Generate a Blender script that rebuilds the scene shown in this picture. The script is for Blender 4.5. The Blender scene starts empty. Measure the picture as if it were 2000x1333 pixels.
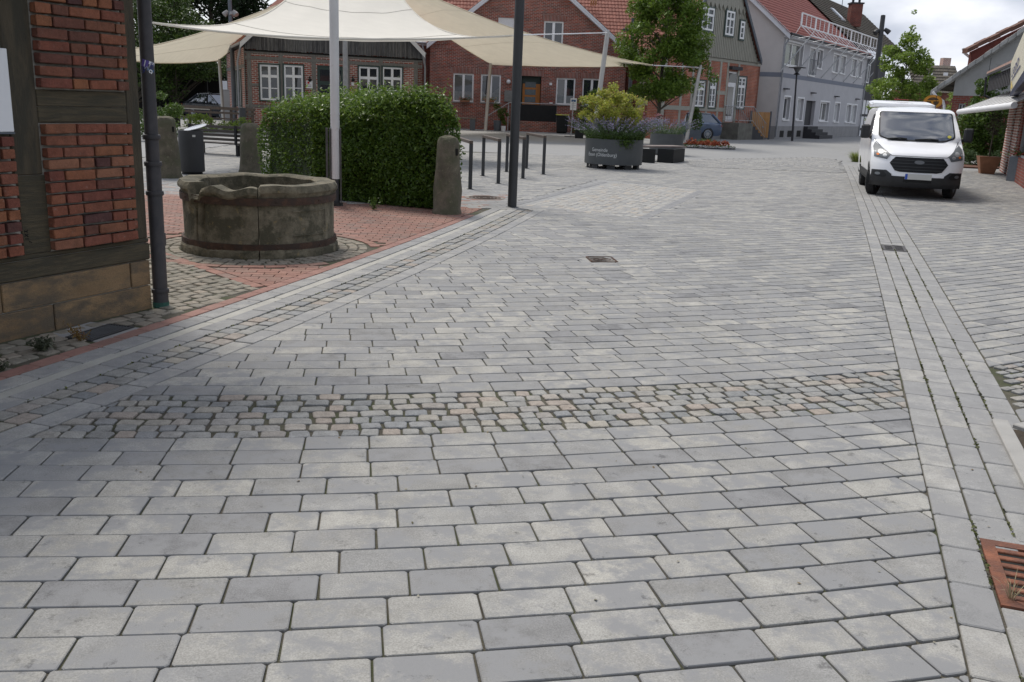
import bpy, math, random
import numpy as np
from mathutils import Vector, Matrix
S = bpy.context.scene
COL = S.collection
R = random.Random(7)
NR = np.random.default_rng(11)
PI = math.pi
V = Vector

# ------------------------------------------------------------------ camera
FPX, CAMH, HOR, ROLL = 1800.0, 1.65, 203.0, 0.039
PITCH = math.atan((667 - HOR) / FPX)
cf = V((0, math.cos(PITCH), -math.sin(PITCH)))
u0 = V((0, math.sin(PITCH), math.cos(PITCH)))
cr = math.cos(ROLL) * V((1, 0, 0)) + math.sin(ROLL) * u0
cu = math.cos(ROLL) * u0 - math.sin(ROLL) * V((1, 0, 0))
CP = V((0, 0, CAMH))
cam = bpy.data.cameras.new('camera')
camo = bpy.data.objects.new('camera', cam)
COL.objects.link(camo)
m = Matrix.Identity(4)
for i in range(3):
    m[i][0], m[i][1], m[i][2], m[i][3] = cr[i], cu[i], -cf[i], CP[i]
camo.matrix_world = m
cam.sensor_width = 36.0
cam.lens = 36.0 * FPX / 2000.0
cam.clip_start, cam.clip_end = 0.05, 2000.0
S.camera = camo

# ------------------------------------------------------------------ sky, sun, exposure
SUN_EL, SUN_AZ = math.radians(56), math.radians(-30)      # azimuth from +Y towards +X
W = bpy.data.worlds.new('World')
S.world = W
W.use_nodes = True
nt = W.node_tree
nt.nodes.clear()
wo = nt.nodes.new('ShaderNodeOutputWorld')
bg = nt.nodes.new('ShaderNodeBackground')
sky = nt.nodes.new('ShaderNodeTexSky')
sky.sky_type = 'NISHITA'
sky.sun_disc = False
sky.sun_elevation, sky.sun_rotation = SUN_EL, SUN_AZ
sky.air_density, sky.dust_density, sky.ozone_density = 1.0, 1.5, 1.0
tc = nt.nodes.new('ShaderNodeTexCoord')
mp = nt.nodes.new('ShaderNodeMapping')
mp.inputs['Scale'].default_value = (1.0, 1.0, 2.2)
n1 = nt.nodes.new('ShaderNodeTexNoise')
n1.inputs['Scale'].default_value = 3.6
n1.inputs['Detail'].default_value = 7
n1.inputs['Roughness'].default_value = 0.55
cr1 = nt.nodes.new('ShaderNodeValToRGB')
cr1.color_ramp.elements[0].position = 0.40
cr1.color_ramp.elements[0].color = (0.16, 0.16, 0.16, 1)
cr1.color_ramp.elements[1].position = 0.58
cr1.color_ramp.elements[1].color = (1, 1, 1, 1)
n2 = nt.nodes.new('ShaderNodeTexNoise')
n2.inputs['Scale'].default_value = 6.0
n2.inputs['Detail'].default_value = 6
cr2 = nt.nodes.new('ShaderNodeValToRGB')
cr2.color_ramp.elements[0].position = 0.38
cr2.color_ramp.elements[0].color = (5.0, 5.4, 6.3, 1)
cr2.color_ramp.elements[1].position = 0.62
cr2.color_ramp.elements[1].color = (8.9, 9.1, 9.7, 1)
mx = nt.nodes.new('ShaderNodeMix')
mx.data_type = 'RGBA'
L = nt.links.new
L(tc.outputs['Generated'], mp.inputs['Vector'])
L(mp.outputs[0], n1.inputs['Vector'])
L(mp.outputs[0], n2.inputs['Vector'])
L(n1.outputs['Fac'], cr1.inputs[0])
L(n2.outputs['Fac'], cr2.inputs[0])
L(cr1.outputs[0], mx.inputs['Factor'])
L(sky.outputs[0], mx.inputs['A'])
L(cr2.outputs[0], mx.inputs['B'])
L(mx.outputs['Result'], bg.inputs['Color'])
bg.inputs['Strength'].default_value = 0.083
L(bg.outputs[0], wo.inputs[0])

sl = bpy.data.lights.new('sun', 'SUN')
sl.energy, sl.angle, sl.color = 2.1, math.radians(17), (1.0, 0.95, 0.87)
so = bpy.data.objects.new('sun', sl)
COL.objects.link(so)
sd = V((math.sin(SUN_AZ) * math.cos(SUN_EL), math.cos(SUN_AZ) * math.cos(SUN_EL), math.sin(SUN_EL)))
so.rotation_euler = sd.to_track_quat('Z', 'Y').to_euler()
so.location = (0, 0, 30)
vs = S.view_settings
vs.view_transform, vs.look, vs.gamma, vs.exposure = 'Standard', 'None', 1.0, 0.53
vs.use_curve_mapping = False

# ------------------------------------------------------------------ helpers
def ray(x, y):
    return cf + cr * ((x - 1000) / FPX) + cu * ((666.5 - y) / FPX)
def gp(x, y, z=0.0):
    """point of the ground (or of height z) seen at pixel x, y of the 2000 px photograph"""
    d = ray(x, y)
    return CP + d * ((z - CAMH) / d.z)
def col(x, dist):
    """ground point in the picture column x at depth dist"""
    a = (x - 1000) / FPX
    b = (-CAMH / dist - cf.z - cr.z * a) / cu.z
    p = CP + (cf + cr * a + cu * b) * dist
    return V((p.x, p.y, 0))
def at(x, y, dist):
    return CP + ray(x, y) * dist
def ppm(p):
    return FPX / ((p - CP).dot(cf))

# ---- materials
MATS = {}
def nodes_of(mt):
    return mt.node_tree.nodes, mt.node_tree.links.new
def M(name, c, rough=0.8, var=0.18, scale=6.0, detail=5, c2=None, rnd=0.0, bump=0.0, bscale=80.0, metal=0.0,
      spec=0.4, ramp=None, stretch=None, speck=0.0, coat=0.0, dirt=None, transl=0.0, macro=0.0):
    """procedural surface: base colour broken up by world-space noise; ramp = per-piece colours picked by a random value"""
    if name in MATS: return MATS[name]
    mt = bpy.data.materials.new(name); mt.use_nodes = True
    N, K = nodes_of(mt)
    b = N['Principled BSDF']
    b.inputs['Roughness'].default_value = rough
    b.inputs['Metallic'].default_value = metal
    b.inputs['Specular IOR Level'].default_value = spec
    if coat: b.inputs['Coat Weight'].default_value = coat; b.inputs['Coat Roughness'].default_value = 0.04
    geo = N.new('ShaderNodeNewGeometry')
    vec = geo.outputs['Position']
    oi = N.new('ShaderNodeObjectInfo'); at_ = N.new('ShaderNodeAttribute'); at_.attribute_name = 'pc'
    ad = N.new('ShaderNodeMath'); ad.operation = 'ADD'; K(oi.outputs['Random'], ad.inputs[0]); K(at_.outputs['Fac'], ad.inputs[1])
    fr = N.new('ShaderNodeMath'); fr.operation = 'FRACT'; K(ad.outputs[0], fr.inputs[0])
    rv = fr.outputs[0]
    if ramp or rnd:                     # shift the noise per piece so that patterns never run on
        sc_ = N.new('ShaderNodeVectorMath'); sc_.operation = 'SCALE'; sc_.inputs[0].default_value = (37, 53, 71); K(rv, sc_.inputs['Scale'])
        va = N.new('ShaderNodeVectorMath'); va.operation = 'ADD'; K(vec, va.inputs[0]); K(sc_.outputs[0], va.inputs[1]); vec = va.outputs[0]
    if stretch:
        mpn = N.new('ShaderNodeMapping'); mpn.inputs['Scale'].default_value = stretch; K(vec, mpn.inputs['Vector']); vecs = mpn.outputs[0]
    else: vecs = vec
    nz = N.new('ShaderNodeTexNoise'); nz.inputs['Scale'].default_value = scale; nz.inputs['Detail'].default_value = detail
    nz.inputs['Roughness'].default_value = 0.6; K(vecs, nz.inputs['Vector'])
    if ramp:
        rp = N.new('ShaderNodeValToRGB'); rp.color_ramp.interpolation = 'LINEAR'
        e = rp.color_ramp.elements
        while len(e) < len(ramp): e.new(0.5)
        for i, cc in enumerate(ramp): e[i].position = i / (len(ramp) - 1); e[i].color = (*cc, 1)
        K(rv, rp.inputs[0]); basec = rp.outputs[0]
    else:
        rg = N.new('ShaderNodeRGB'); rg.outputs[0].default_value = (*c, 1); basec = rg.outputs[0]
    # brightness modulation
    mr = N.new('ShaderNodeMapRange'); mr.inputs['From Min'].default_value = 0.3; mr.inputs['From Max'].default_value = 0.7
    mr.inputs['To Min'].default_value = 1 - var; mr.inputs['To Max'].default_value = 1 + var; K(nz.outputs['Fac'], mr.inputs['Value'])
    val = mr.outputs[0]
    if speck:
        n3 = N.new('ShaderNodeTexNoise'); n3.inputs['Scale'].default_value = 170; n3.inputs['Detail'].default_value = 3; K(vec, n3.inputs['Vector'])
        m3 = N.new('ShaderNodeMapRange'); m3.inputs['From Min'].default_value = 0.3; m3.inputs['From Max'].default_value = 0.7
        m3.inputs['To Min'].default_value = 1 - speck; m3.inputs['To Max'].default_value = 1 + speck; K(n3.outputs['Fac'], m3.inputs['Value'])
        mm = N.new('ShaderNodeMath'); mm.operation = 'MULTIPLY'; K(val, mm.inputs[0]); K(m3.outputs[0], mm.inputs[1]); val = mm.outputs[0]
    if macro:                            # wheel tracks and wide worn areas
        n8 = N.new('ShaderNodeTexNoise'); n8.inputs['Scale'].default_value = .55; n8.inputs['Detail'].default_value = 4; K(geo.outputs['Position'], n8.inputs['Vector'])
        m8 = N.new('ShaderNodeMapRange'); m8.inputs['From Min'].default_value = 0.3; m8.inputs['From Max'].default_value = 0.7; m8.inputs['To Min'].default_value = 1 - macro; m8.inputs['To Max'].default_value = 1 + macro; K(n8.outputs['Fac'], m8.inputs['Value'])
        mm = N.new('ShaderNodeMath'); mm.operation = 'MULTIPLY'; K(val, mm.inputs[0]); K(m8.outputs[0], mm.inputs[1]); val = mm.outputs[0]
    if rnd:
        m4 = N.new('ShaderNodeMapRange'); m4.inputs['To Min'].default_value = 1 - rnd; m4.inputs['To Max'].default_value = 1 + rnd; K(rv, m4.inputs['Value'])
        mm = N.new('ShaderNodeMath'); mm.operation = 'MULTIPLY'; K(val, mm.inputs[0]); K(m4.outputs[0], mm.inputs[1]); val = mm.outputs[0]
    sv = N.new('ShaderNodeVectorMath'); sv.operation = 'SCALE'; K(basec, sv.inputs[0]); K(val, sv.inputs['Scale'])
    outc = sv.outputs[0]
    if c2:                               # second tone in patches
        n5 = N.new('ShaderNodeTexNoise'); n5.inputs['Scale'].default_value = scale * 0.7; n5.inputs['Detail'].default_value = 9; n5.inputs['Roughness'].default_value = 0.72
        K(vecs, n5.inputs['Vector'])
        m5 = N.new('ShaderNodeMapRange'); m5.inputs['From Min'].default_value = 0.46; m5.inputs['From Max'].default_value = 0.57; K(n5.outputs['Fac'], m5.inputs['Value'])
        mxx = N.new('ShaderNodeMix'); mxx.data_type = 'RGBA'; mxx.inputs['B'].default_value = (*c2, 1); K(m5.outputs[0], mxx.inputs['Factor']); K(outc, mxx.inputs['A']); outc = mxx.outputs['Result']
    if dirt:                             # small dark spots
        n6 = N.new('ShaderNodeTexNoise'); n6.inputs['Scale'].default_value = dirt[1]; n6.inputs['Detail'].default_value = 8; n6.inputs['Roughness'].default_value = 0.8; K(vec, n6.inputs['Vector'])
        m6 = N.new('ShaderNodeMapRange'); m6.inputs['From Min'].default_value = 0.585; m6.inputs['From Max'].default_value = 0.67; m6.inputs['To Max'].default_value = dirt[2]; K(n6.outputs['Fac'], m6.inputs['Value'])
        mxx = N.new('ShaderNodeMix'); mxx.data_type = 'RGBA'; mxx.inputs['B'].default_value = (*dirt[0], 1); K(m6.outputs[0], mxx.inputs['Factor']); K(outc, mxx.inputs['A']); outc = mxx.outputs['Result']
    K(outc, b.inputs['Base Color'])
    if bump:
        nb = N.new('ShaderNodeTexNoise'); nb.inputs['Scale'].default_value = bscale; nb.inputs['Detail'].default_value = 4; K(vecs, nb.inputs['Vector'])
        bm = N.new('ShaderNodeBump'); bm.inputs['Strength'].default_value = bump; bm.inputs['Distance'].default_value = 0.01; K(nb.outputs['Fac'], bm.inputs['Height']); K(bm.outputs[0], b.inputs['Normal'])
    if transl:
        tr = N.new('ShaderNodeBsdfTranslucent'); K(outc, tr.inputs['Color'])
        ms = N.new('ShaderNodeMixShader'); ms.inputs[0].default_value = transl
        K(b.outputs[0], ms.inputs[1]); K(tr.outputs[0], ms.inputs[2]); K(ms.outputs[0], N['Material Output'].inputs[0])
    MATS[name] = mt
    return mt
def brickmat(name, ca, cb, mortar, bw=0.24, bh=0.0715, mo=0.012, var=0.25):
    """far walls: courses too small to pick apart, laid out in wall metres by UV"""
    mt = bpy.data.materials.new(name); mt.use_nodes = True
    N, K = nodes_of(mt); b = N['Principled BSDF']; b.inputs['Roughness'].default_value = 0.9; b.inputs['Specular IOR Level'].default_value = 0.2
    uv = N.new('ShaderNodeUVMap'); uv.uv_map = 'UVMap'
    br = N.new('ShaderNodeTexBrick'); br.inputs['Scale'].default_value = 1.0
    br.inputs['Brick Width'].default_value = bw; br.inputs['Row Height'].default_value = bh; br.inputs['Mortar Size'].default_value = mo
    br.inputs['Mortar Smooth'].default_value = 0.2; br.inputs['Bias'].default_value = 0.0
    br.inputs['Color1'].default_value = (*ca, 1); br.inputs['Color2'].default_value = (*cb, 1); br.inputs['Mortar'].default_value = (*mortar, 1)
    K(uv.outputs[0], br.inputs['Vector'])
    nz = N.new('ShaderNodeTexNoise'); nz.inputs['Scale'].default_value = 1.3; nz.inputs['Detail'].default_value = 8; K(uv.outputs[0], nz.inputs['Vector'])
    mr = N.new('ShaderNodeMapRange'); mr.inputs['From Min'].default_value = 0.3; mr.inputs['From Max'].default_value = 0.7; mr.inputs['To Min'].default_value = 1 - var; mr.inputs['To Max'].default_value = 1 + var; K(nz.outputs['Fac'], mr.inputs['Value'])
    sv = N.new('ShaderNodeVectorMath'); sv.operation = 'SCALE'; K(br.outputs['Color'], sv.inputs[0]); K(mr.outputs[0], sv.inputs['Scale']); K(sv.outputs[0], b.inputs['Base Color'])
    bm = N.new('ShaderNodeBump'); bm.invert = True; bm.inputs['Strength'].default_value = 0.6; bm.inputs['Distance'].default_value = 0.008; K(br.outputs['Fac'], bm.inputs['Height']); K(bm.outputs[0], b.inputs['Normal'])
    MATS[name] = mt
    return mt
def glassmat(name, c=(0.02, 0.025, 0.03), rough=0.03, spec=0.9, ior=1.52):
    if name in MATS: return MATS[name]
    mt = bpy.data.materials.new(name); mt.use_nodes = True
    N, K = nodes_of(mt); b = N['Principled BSDF']
    b.inputs['Base Color'].default_value = (*c, 1); b.inputs['Roughness'].default_value = rough; b.inputs['Specular IOR Level'].default_value = spec
    b.inputs['IOR'].default_value = ior
    geo = N.new('ShaderNodeNewGeometry'); nz = N.new('ShaderNodeTexNoise'); nz.inputs['Scale'].default_value = 1.2; K(geo.outputs['Position'], nz.inputs['Vector'])
    bm = N.new('ShaderNodeBump'); bm.inputs['Strength'].default_value = 0.04; K(nz.outputs['Fac'], bm.inputs['Height']); K(bm.outputs[0], b.inputs['Normal'])
    MATS[name] = mt
    return mt

# ---- objects
WL = {}
def setp(o, label=None, cat=None, group=None, kind=None):
    if label: o['label'] = label
    if cat: o['category'] = cat
    if group: o['group'] = group
    if kind: o['kind'] = kind
    return o
def thing(name, label, cat, loc, group=None):
    o = bpy.data.objects.new(name, None); o.empty_display_size = 0.2; COL.objects.link(o)
    o.location = loc; WL[o] = V(loc)
    return setp(o, label, cat, group)
def structure(name, loc=(0, 0, 0)):
    o = bpy.data.objects.new(name, None); COL.objects.link(o); o.location = loc; WL[o] = V(loc); o['kind'] = 'structure'
    return o
class MB:
    def __init__(s, T=None):
        s.v, s.f, s.uv, s.mi, s.T = [], [], [], [], T
    def face(s, pts, uv=None, mi=0):
        n = len(s.v); s.v += [V(p) for p in pts]; s.f.append(list(range(n, n + len(pts)))); s.uv.append(uv); s.mi.append(mi)
    def raw(s, vs, fs, mi=0):
        n = len(s.v); s.v += [V(p) for p in vs]
        for f in fs: s.f.append([i + n for i in f]); s.uv.append(None); s.mi.append(mi)
    def obox(s, o, a, b, c, mi=0, bev=0.0):
        o, a, b, c = V(o), V(a), V(b), V(c)
        if a.cross(b).dot(c) < 0: a, b = b, a
        if bev > 0:
            la, lb, lc = a.length, b.length, c.length
            e = min(bev, la * .3, lb * .3, lc * .3); ua, ub, uc = a / la, b / lb, c / lc
            vs = []; idx = {}
            for sx in (0, 1):
                for sy in (0, 1):
                    for sz in (0, 1):
                        for ax in range(3):
                            p = o + a * sx + b * sy + c * sz
                            if ax != 0: p = p + ua * (e if sx == 0 else -e)
                            if ax != 1: p = p + ub * (e if sy == 0 else -e)
                            if ax != 2: p = p + uc * (e if sz == 0 else -e)
                            idx[(sx, sy, sz, ax)] = len(vs); vs.append(p)
            fs = []
            for ax in range(3):
                for sd_ in (0, 1):
                    k = []
                    for (p, q) in ((0, 0), (1, 0), (1, 1), (0, 1)):
                        t = [0, 0, 0]; t[ax] = sd_; t[(ax + 1) % 3] = p; t[(ax + 2) % 3] = q; k.append(idx[(*t, ax)])
                    fs.append(k if sd_ else k[::-1])
            for ax in range(3):
                a1, a2 = (ax + 1) % 3, (ax + 2) % 3
                for p in (0, 1):
                    for q in (0, 1):
                        t0 = [0, 0, 0]; t1 = [0, 0, 0]; t1[ax] = 1
                        for t in (t0, t1): t[a1] = p; t[a2] = q
                        k = [idx[(*t0, a1)], idx[(*t1, a1)], idx[(*t1, a2)], idx[(*t0, a2)]]
                        fs.append(k if (p != q) else k[::-1])
            for sx in (0, 1):
                for sy in (0, 1):
                    for sz in (0, 1):
                        k = [idx[(sx, sy, sz, 0)], idx[(sx, sy, sz, 1)], idx[(sx, sy, sz, 2)]]
                        fs.append(k if (sx + sy + sz) % 2 == 1 else k[::-1])
            s.raw(vs, fs, mi); return
        p = [o, o + a, o + a + b, o + b, o + c, o + a + c, o + a + b + c, o + b + c]
        s.raw(p, [(3, 2, 1, 0), (4, 5, 6, 7), (0, 1, 5, 4), (1, 2, 6, 5), (2, 3, 7, 6), (3, 0, 4, 7)], mi)
    def box(s, c, d, rz=0.0, mi=0, bev=0.0):
        x = V((math.cos(rz), math.sin(rz), 0)) * d[0]; y = V((-math.sin(rz), math.cos(rz), 0)) * d[1]; z = V((0, 0, d[2]))
        s.obox(V(c) - (x + y + z) / 2, x, y, z, mi, bev)
    def tube(s, pts, r, n=8, cap=True, mi=0):
        pts = [V(p) for p in pts]; rs = r if isinstance(r, (list, tuple)) else [r] * len(pts)
        rings = []; up = None
        for i, p in enumerate(pts):
            t = (pts[min(i + 1, len(pts) - 1)] - pts[max(i - 1, 0)]).normalized()
            if up is None: up = t.orthogonal().normalized()
            up = (up - t * up.dot(t)).normalized(); w = t.cross(up)
            rings.append([p + (up * math.cos(2 * PI * k / n) + w * math.sin(2 * PI * k / n)) * rs[i] for k in range(n)])
        vs = [q for g_ in rings for q in g_]; fs = []
        for i in range(len(pts) - 1):
            for k in range(n): fs.append((i * n + k, i * n + (k + 1) % n, (i + 1) * n + (k + 1) % n, (i + 1) * n + k))
        if cap: fs.append(tuple(range(n))[::-1]); fs.append(tuple((len(pts) - 1) * n + k for k in range(n)))
        s.raw(vs, fs, mi)
    def lathe(s, c, prof, n=32, a0=0.0, a1=2 * PI, fn=None, mi=0, closed=False):
        c = V(c); full = abs(a1 - a0 - 2 * PI) < 1e-6; m_ = n if full else n + 1; k = len(prof); vs = []
        for i in range(m_):
            a = a0 + (a1 - a0) * i / n
            for j, (r, z) in enumerate(prof):
                if fn: r, z = fn(a, j, r, z)
                vs.append(c + V((r * math.cos(a), r * math.sin(a), z)))
        fs = []
        for i in range(n):
            i2 = (i + 1) % m_
            for j in range(k if closed else k - 1):
                j2 = (j + 1) % k
                fs.append((i * k + j, i2 * k + j, i2 * k + j2, i * k + j2))
        if closed and not full:
            fs.append(tuple(range(k))); fs.append(tuple((m_ - 1) * k + j for j in range(k))[::-1])
        s.raw(vs, fs, mi)
    def prism(s, poly, vec, mi=0):
        poly = [V(p) for p in poly]; vec = V(vec); n = len(poly)
        nrm = V((0, 0, 0))
        for i in range(n): nrm += poly[i].cross(poly[(i + 1) % n])
        if nrm.dot(vec) < 0: poly = poly[::-1]
        s.raw(poly + [p + vec for p in poly], [tuple(range(n))[::-1], tuple(range(n, 2 * n))] + [(i, (i + 1) % n, n + (i + 1) % n, n + i) for i in range(n)], mi)
    def ball(s, c, r, nu=10, nv=6, mi=0, sc=(1, 1, 1)):
        c = V(c); vs = [c + V((0, 0, -r * sc[2]))]
        for j in range(1, nv):
            t = -PI / 2 + PI * j / nv
            for i in range(nu):
                a = 2 * PI * i / nu; vs.append(c + V((r * math.cos(t) * math.cos(a) * sc[0], r * math.cos(t) * math.sin(a) * sc[1], r * math.sin(t) * sc[2])))
        vs.append(c + V((0, 0, r * sc[2]))); fs = []
        for i in range(nu): fs.append((0, 1 + (i + 1) % nu, 1 + i)); fs.append((len(vs) - 1, len(vs) - 1 - nu + i, len(vs) - 1 - nu + (i + 1) % nu))
        for j in range(nv - 2):
            for i in range(nu): fs.append((1 + j * nu + i, 1 + j * nu + (i + 1) % nu, 1 + (j + 1) * nu + (i + 1) % nu, 1 + (j + 1) * nu + i))
        s.raw(vs, fs, mi)
    def build(s, name, mat, parent=None, smooth=False, label=None, cat=None, group=None, kind=None, loc=None):
        me = bpy.data.meshes.new(name); vs = s.v if s.T is None else [s.T @ p for p in s.v]
        if parent is not None: o0 = WL[parent]
        elif loc is not None: o0 = V(loc)
        else:
            xs = [p.x for p in vs]; ys = [p.y for p in vs]; zs = [p.z for p in vs]
            o0 = V(((min(xs) + max(xs)) / 2, (min(ys) + max(ys)) / 2, min(zs)))
        me.from_pydata([p - o0 for p in vs], [], s.f)
        m0 = mat[0] if isinstance(mat, (list, tuple)) else mat
        if m0.name.startswith('brick'):          # metre-scaled wall coordinates for every face
            for i, f in enumerate(s.f):
                if s.uv[i] is None:
                    P_ = [vs[k] for k in f]; n_ = (P_[1] - P_[0]).cross(P_[2] - P_[0])
                    if n_.length < 1e-9: n_ = V((0, 0, 1))
                    n_.normalize()
                    if abs(n_.z) > .8: s.uv[i] = [(p.x, p.y) for p in P_]
                    else: t_ = V((0, 0, 1)).cross(n_).normalized(); s.uv[i] = [(p.dot(t_), p.z) for p in P_]
        if any(u is not None for u in s.uv):
            ul = me.uv_layers.new(name='UVMap'); k = 0
            for f, u in zip(s.f, s.uv):
                for i in range(len(f)):
                    ul.data[k].uv = u[i] if u else (0, 0)
                    k += 1
        for x in (mat if isinstance(mat, (list, tuple)) else [mat]): me.materials.append(x)
        if any(s.mi): me.polygons.foreach_set('material_index', s.mi)
        if smooth: me.polygons.foreach_set('use_smooth', [True] * len(s.f))
        ob = bpy.data.objects.new(name, me); COL.objects.link(ob)
        if smooth and smooth != 2:
            try: me.set_sharp_from_angle(angle=math.radians(38))
            except Exception: pass
        if parent is not None: ob.parent = parent
        else: ob.location = o0
        WL[ob] = o0
        return setp(ob, label, cat, group, kind)
def npmesh(name, verts, loops_per, nface, mat, parent=None, pc=None, smooth=False, kind=None, loc=(0, 0, 0), **kw):
    """fast mesh of nface faces with loops_per own vertices each; verts (nface*loops_per, 3); pc per-face random value"""
    o0 = np.array(WL[parent]) if parent is not None else np.array(loc, float)
    me = bpy.data.meshes.new(name); nv = len(verts)
    me.vertices.add(nv); me.vertices.foreach_set('co', (np.asarray(verts) - o0).astype(np.float32).ravel())
    me.loops.add(nv); me.loops.foreach_set('vertex_index', np.arange(nv, dtype=np.int32))
    me.polygons.add(nface); me.polygons.foreach_set('loop_start', np.arange(0, nv, loops_per, dtype=np.int32))
    if pc is not None:
        a = me.attributes.new('pc', 'FLOAT', 'POINT'); a.data.foreach_set('value', np.repeat(np.asarray(pc, np.float32), loops_per))
    me.materials.append(mat); me.update(calc_edges=True)
    ob = bpy.data.objects.new(name, me); COL.objects.link(ob)
    if parent is not None: ob.parent = parent
    else: ob.location = o0
    WL[ob] = V(o0)
    return setp(ob, kind=kind, **kw)
def copy_tree(o, loc=None, parent=None, label=None):
    c = o.copy(); COL.objects.link(c)
    if parent is not None: c.parent = parent
    if loc is not None: c.location = loc
    if label: c['label'] = label
    for ch in list(o.children): copy_tree(ch, None, c)
    return c
def leaves(name, P, size, mat, parent=None, up=0.3, out=None, aspect=0.45, kind='stuff', droop=0.0, **kw):
    """leaf-sized faces: one folded rhombus (two triangles) per point"""
    n = len(P); rng = NR
    nrm = rng.normal(size=(n, 3)); nrm[:, 2] = np.abs(nrm[:, 2]) + up
    if out is not None: nrm += out * 1.3
    nrm /= np.linalg.norm(nrm, axis=1)[:, None]
    d = rng.normal(size=(n, 3)); d[:, 2] -= droop
    d -= nrm * (d * nrm).sum(1)[:, None]; d /= np.linalg.norm(d, axis=1)[:, None] + 1e-9
    w = np.cross(nrm, d); sz = size * rng.uniform(0.65, 1.35, n)[:, None]
    a = P - d * sz * .5; b = P + w * sz * aspect * .5 - nrm * sz * .08 ; c = P + d * sz * .5 - nrm * sz * .1; e = P - w * sz * aspect * .5 - nrm * sz * .08
    q = np.stack([a, b, c, e], 1).reshape(-1, 3)
    return npmesh(name, q, 4, n, mat, parent, rng.uniform(0, 1, n), kind=kind, **kw)
def clump_points(cs, rs, n, inner=0.35):
    """points spread through ellipsoid clumps, denser near their surface; returns points and outward directions"""
    cs = np.asarray(cs, float); rs = np.asarray(rs, float)
    if rs.ndim == 1: rs = np.repeat(rs[:, None], 3, 1)
    wgt = (rs.prod(1)) ** (2 / 3); k = NR.choice(len(cs), n, p=wgt / wgt.sum())
    d = NR.normal(size=(n, 3)); d /= np.linalg.norm(d, axis=1)[:, None]
    r = NR.uniform(inner, 1.08, n) ** 0.6
    return cs[k] + d * rs[k] * r[:, None], d
class Wall:
    """vertical plane from ground point a to b, a on the left as seen from in front"""
    def __init__(s, a, b):
        s.o = V((a.x, a.y, 0)); d = V((b.x, b.y, 0)) - s.o; s.L = d.length; s.x = d / s.L; s.n = s.x.cross(V((0, 0, 1)))
    def P(s, u, z, d=0.0): return s.o + s.x * u + V((0, 0, z)) + s.n * d
    def uv(s, px, py):
        d = ray(px, py); t = (s.o - CP).dot(s.n) / d.dot(s.n); p = CP + d * t
        return (p - s.o).dot(s.x), p.z
    def rect(s, x0, y0, x1, y1):
        uc0 = s.uv(x0, (y0 + y1) / 2)[0]; uc1 = s.uv(x1, (y0 + y1) / 2)[0]; xm = (x0 + x1) / 2
        return uc0, s.uv(xm, y1)[1], uc1, s.uv(xm, y0)[1]
    def box(s, mb, u0, z0, u1, z1, d0=0.0, d1=0.03, mi=0, bev=0.0):
        mb.obox(s.P(u0, z0, d0), s.x * (u1 - u0), V((0, 0, z1 - z0)), s.n * (d1 - d0), mi, bev)
    def beam(s, mb, p, q, w, d0=0.0, d1=0.03):
        a, b = s.P(*p, d0), s.P(*q, d0); t = (b - a).normalized(); k = t.cross(s.n).normalized() * w
        mb.obox(a - k / 2, b - a, k, s.n * (d1 - d0))
def clip_poly(poly, fn):
    """keep the part of a 2-D polygon where fn(p) >= 0"""
    out = []
    for i in range(len(poly)):
        p, q = poly[i], poly[(i + 1) % len(poly)]; a, b = fn(p), fn(q)
        if a >= 0: out.append(p)
        if (a >= 0) != (b >= 0):
            t = a / (a - b); out.append((p[0] + (q[0] - p[0]) * t, p[1] + (q[1] - p[1]) * t))
    return out
def area2(poly):
    return 0.5 * sum(poly[i][0] * poly[(i + 1) % len(poly)][1] - poly[(i + 1) % len(poly)][0] * poly[i][1] for i in range(len(poly)))
def facade(w, parent, mat, outline, holes=(), reveal=0.14, name='wall', thick=0.3, kind=None):
    """wall face with real openings: cells between the opening edges, clipped to the convex outline, with reveals"""
    if area2(outline) < 0: outline = outline[::-1]
    us = sorted({p[0] for p in outline} | {h[0] for h in holes} | {h[2] for h in holes})
    zs = sorted({p[1] for p in outline} | {h[1] for h in holes} | {h[3] for h in holes})
    mb = MB()
    for i in range(len(us) - 1):
        for j in range(len(zs) - 1):
            u0_, u1, z0, z1 = us[i], us[i + 1], zs[j], zs[j + 1]; cu_, cz = (u0_ + u1) / 2, (z0 + z1) / 2
            if any(h[0] < cu_ < h[2] and h[1] < cz < h[3] for h in holes): continue
            poly = [(u0_, z0), (u1, z0), (u1, z1), (u0_, z1)]
            for k in range(len(outline)):
                a, b = outline[k], outline[(k + 1) % len(outline)]
                poly = clip_poly(poly, lambda p: (b[0] - a[0]) * (p[1] - a[1]) - (b[1] - a[1]) * (p[0] - a[0]) + 1e-9)
                if len(poly) < 3: break
            if len(poly) >= 3 and abs(area2(poly)) > 1e-6: mb.face([w.P(*p) for p in poly], poly)
    for (u0_, z0, u1, z1) in holes:
        for a, b in (((u0_, z0), (u1, z0)), ((u1, z0), (u1, z1)), ((u1, z1), (u0_, z1)), ((u0_, z1), (u0_, z0))):
            mb.face([w.P(*a), w.P(*a, -reveal), w.P(*b, -reveal), w.P(*b)], [(a[0], a[1]), (a[0] + reveal, a[1]), (b[0] + reveal, b[1]), b])
    for k in range(len(outline)):        # edge returns give the wall its thickness
        a, b = outline[k], outline[(k + 1) % len(outline)]
        mb.face([w.P(*b), w.P(*b, -thick), w.P(*a, -thick), w.P(*a)], [b, (b[0] + thick, b[1]), (a[0] + thick, a[1]), a])
    return mb.build(name, mat, parent, kind=kind)
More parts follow.
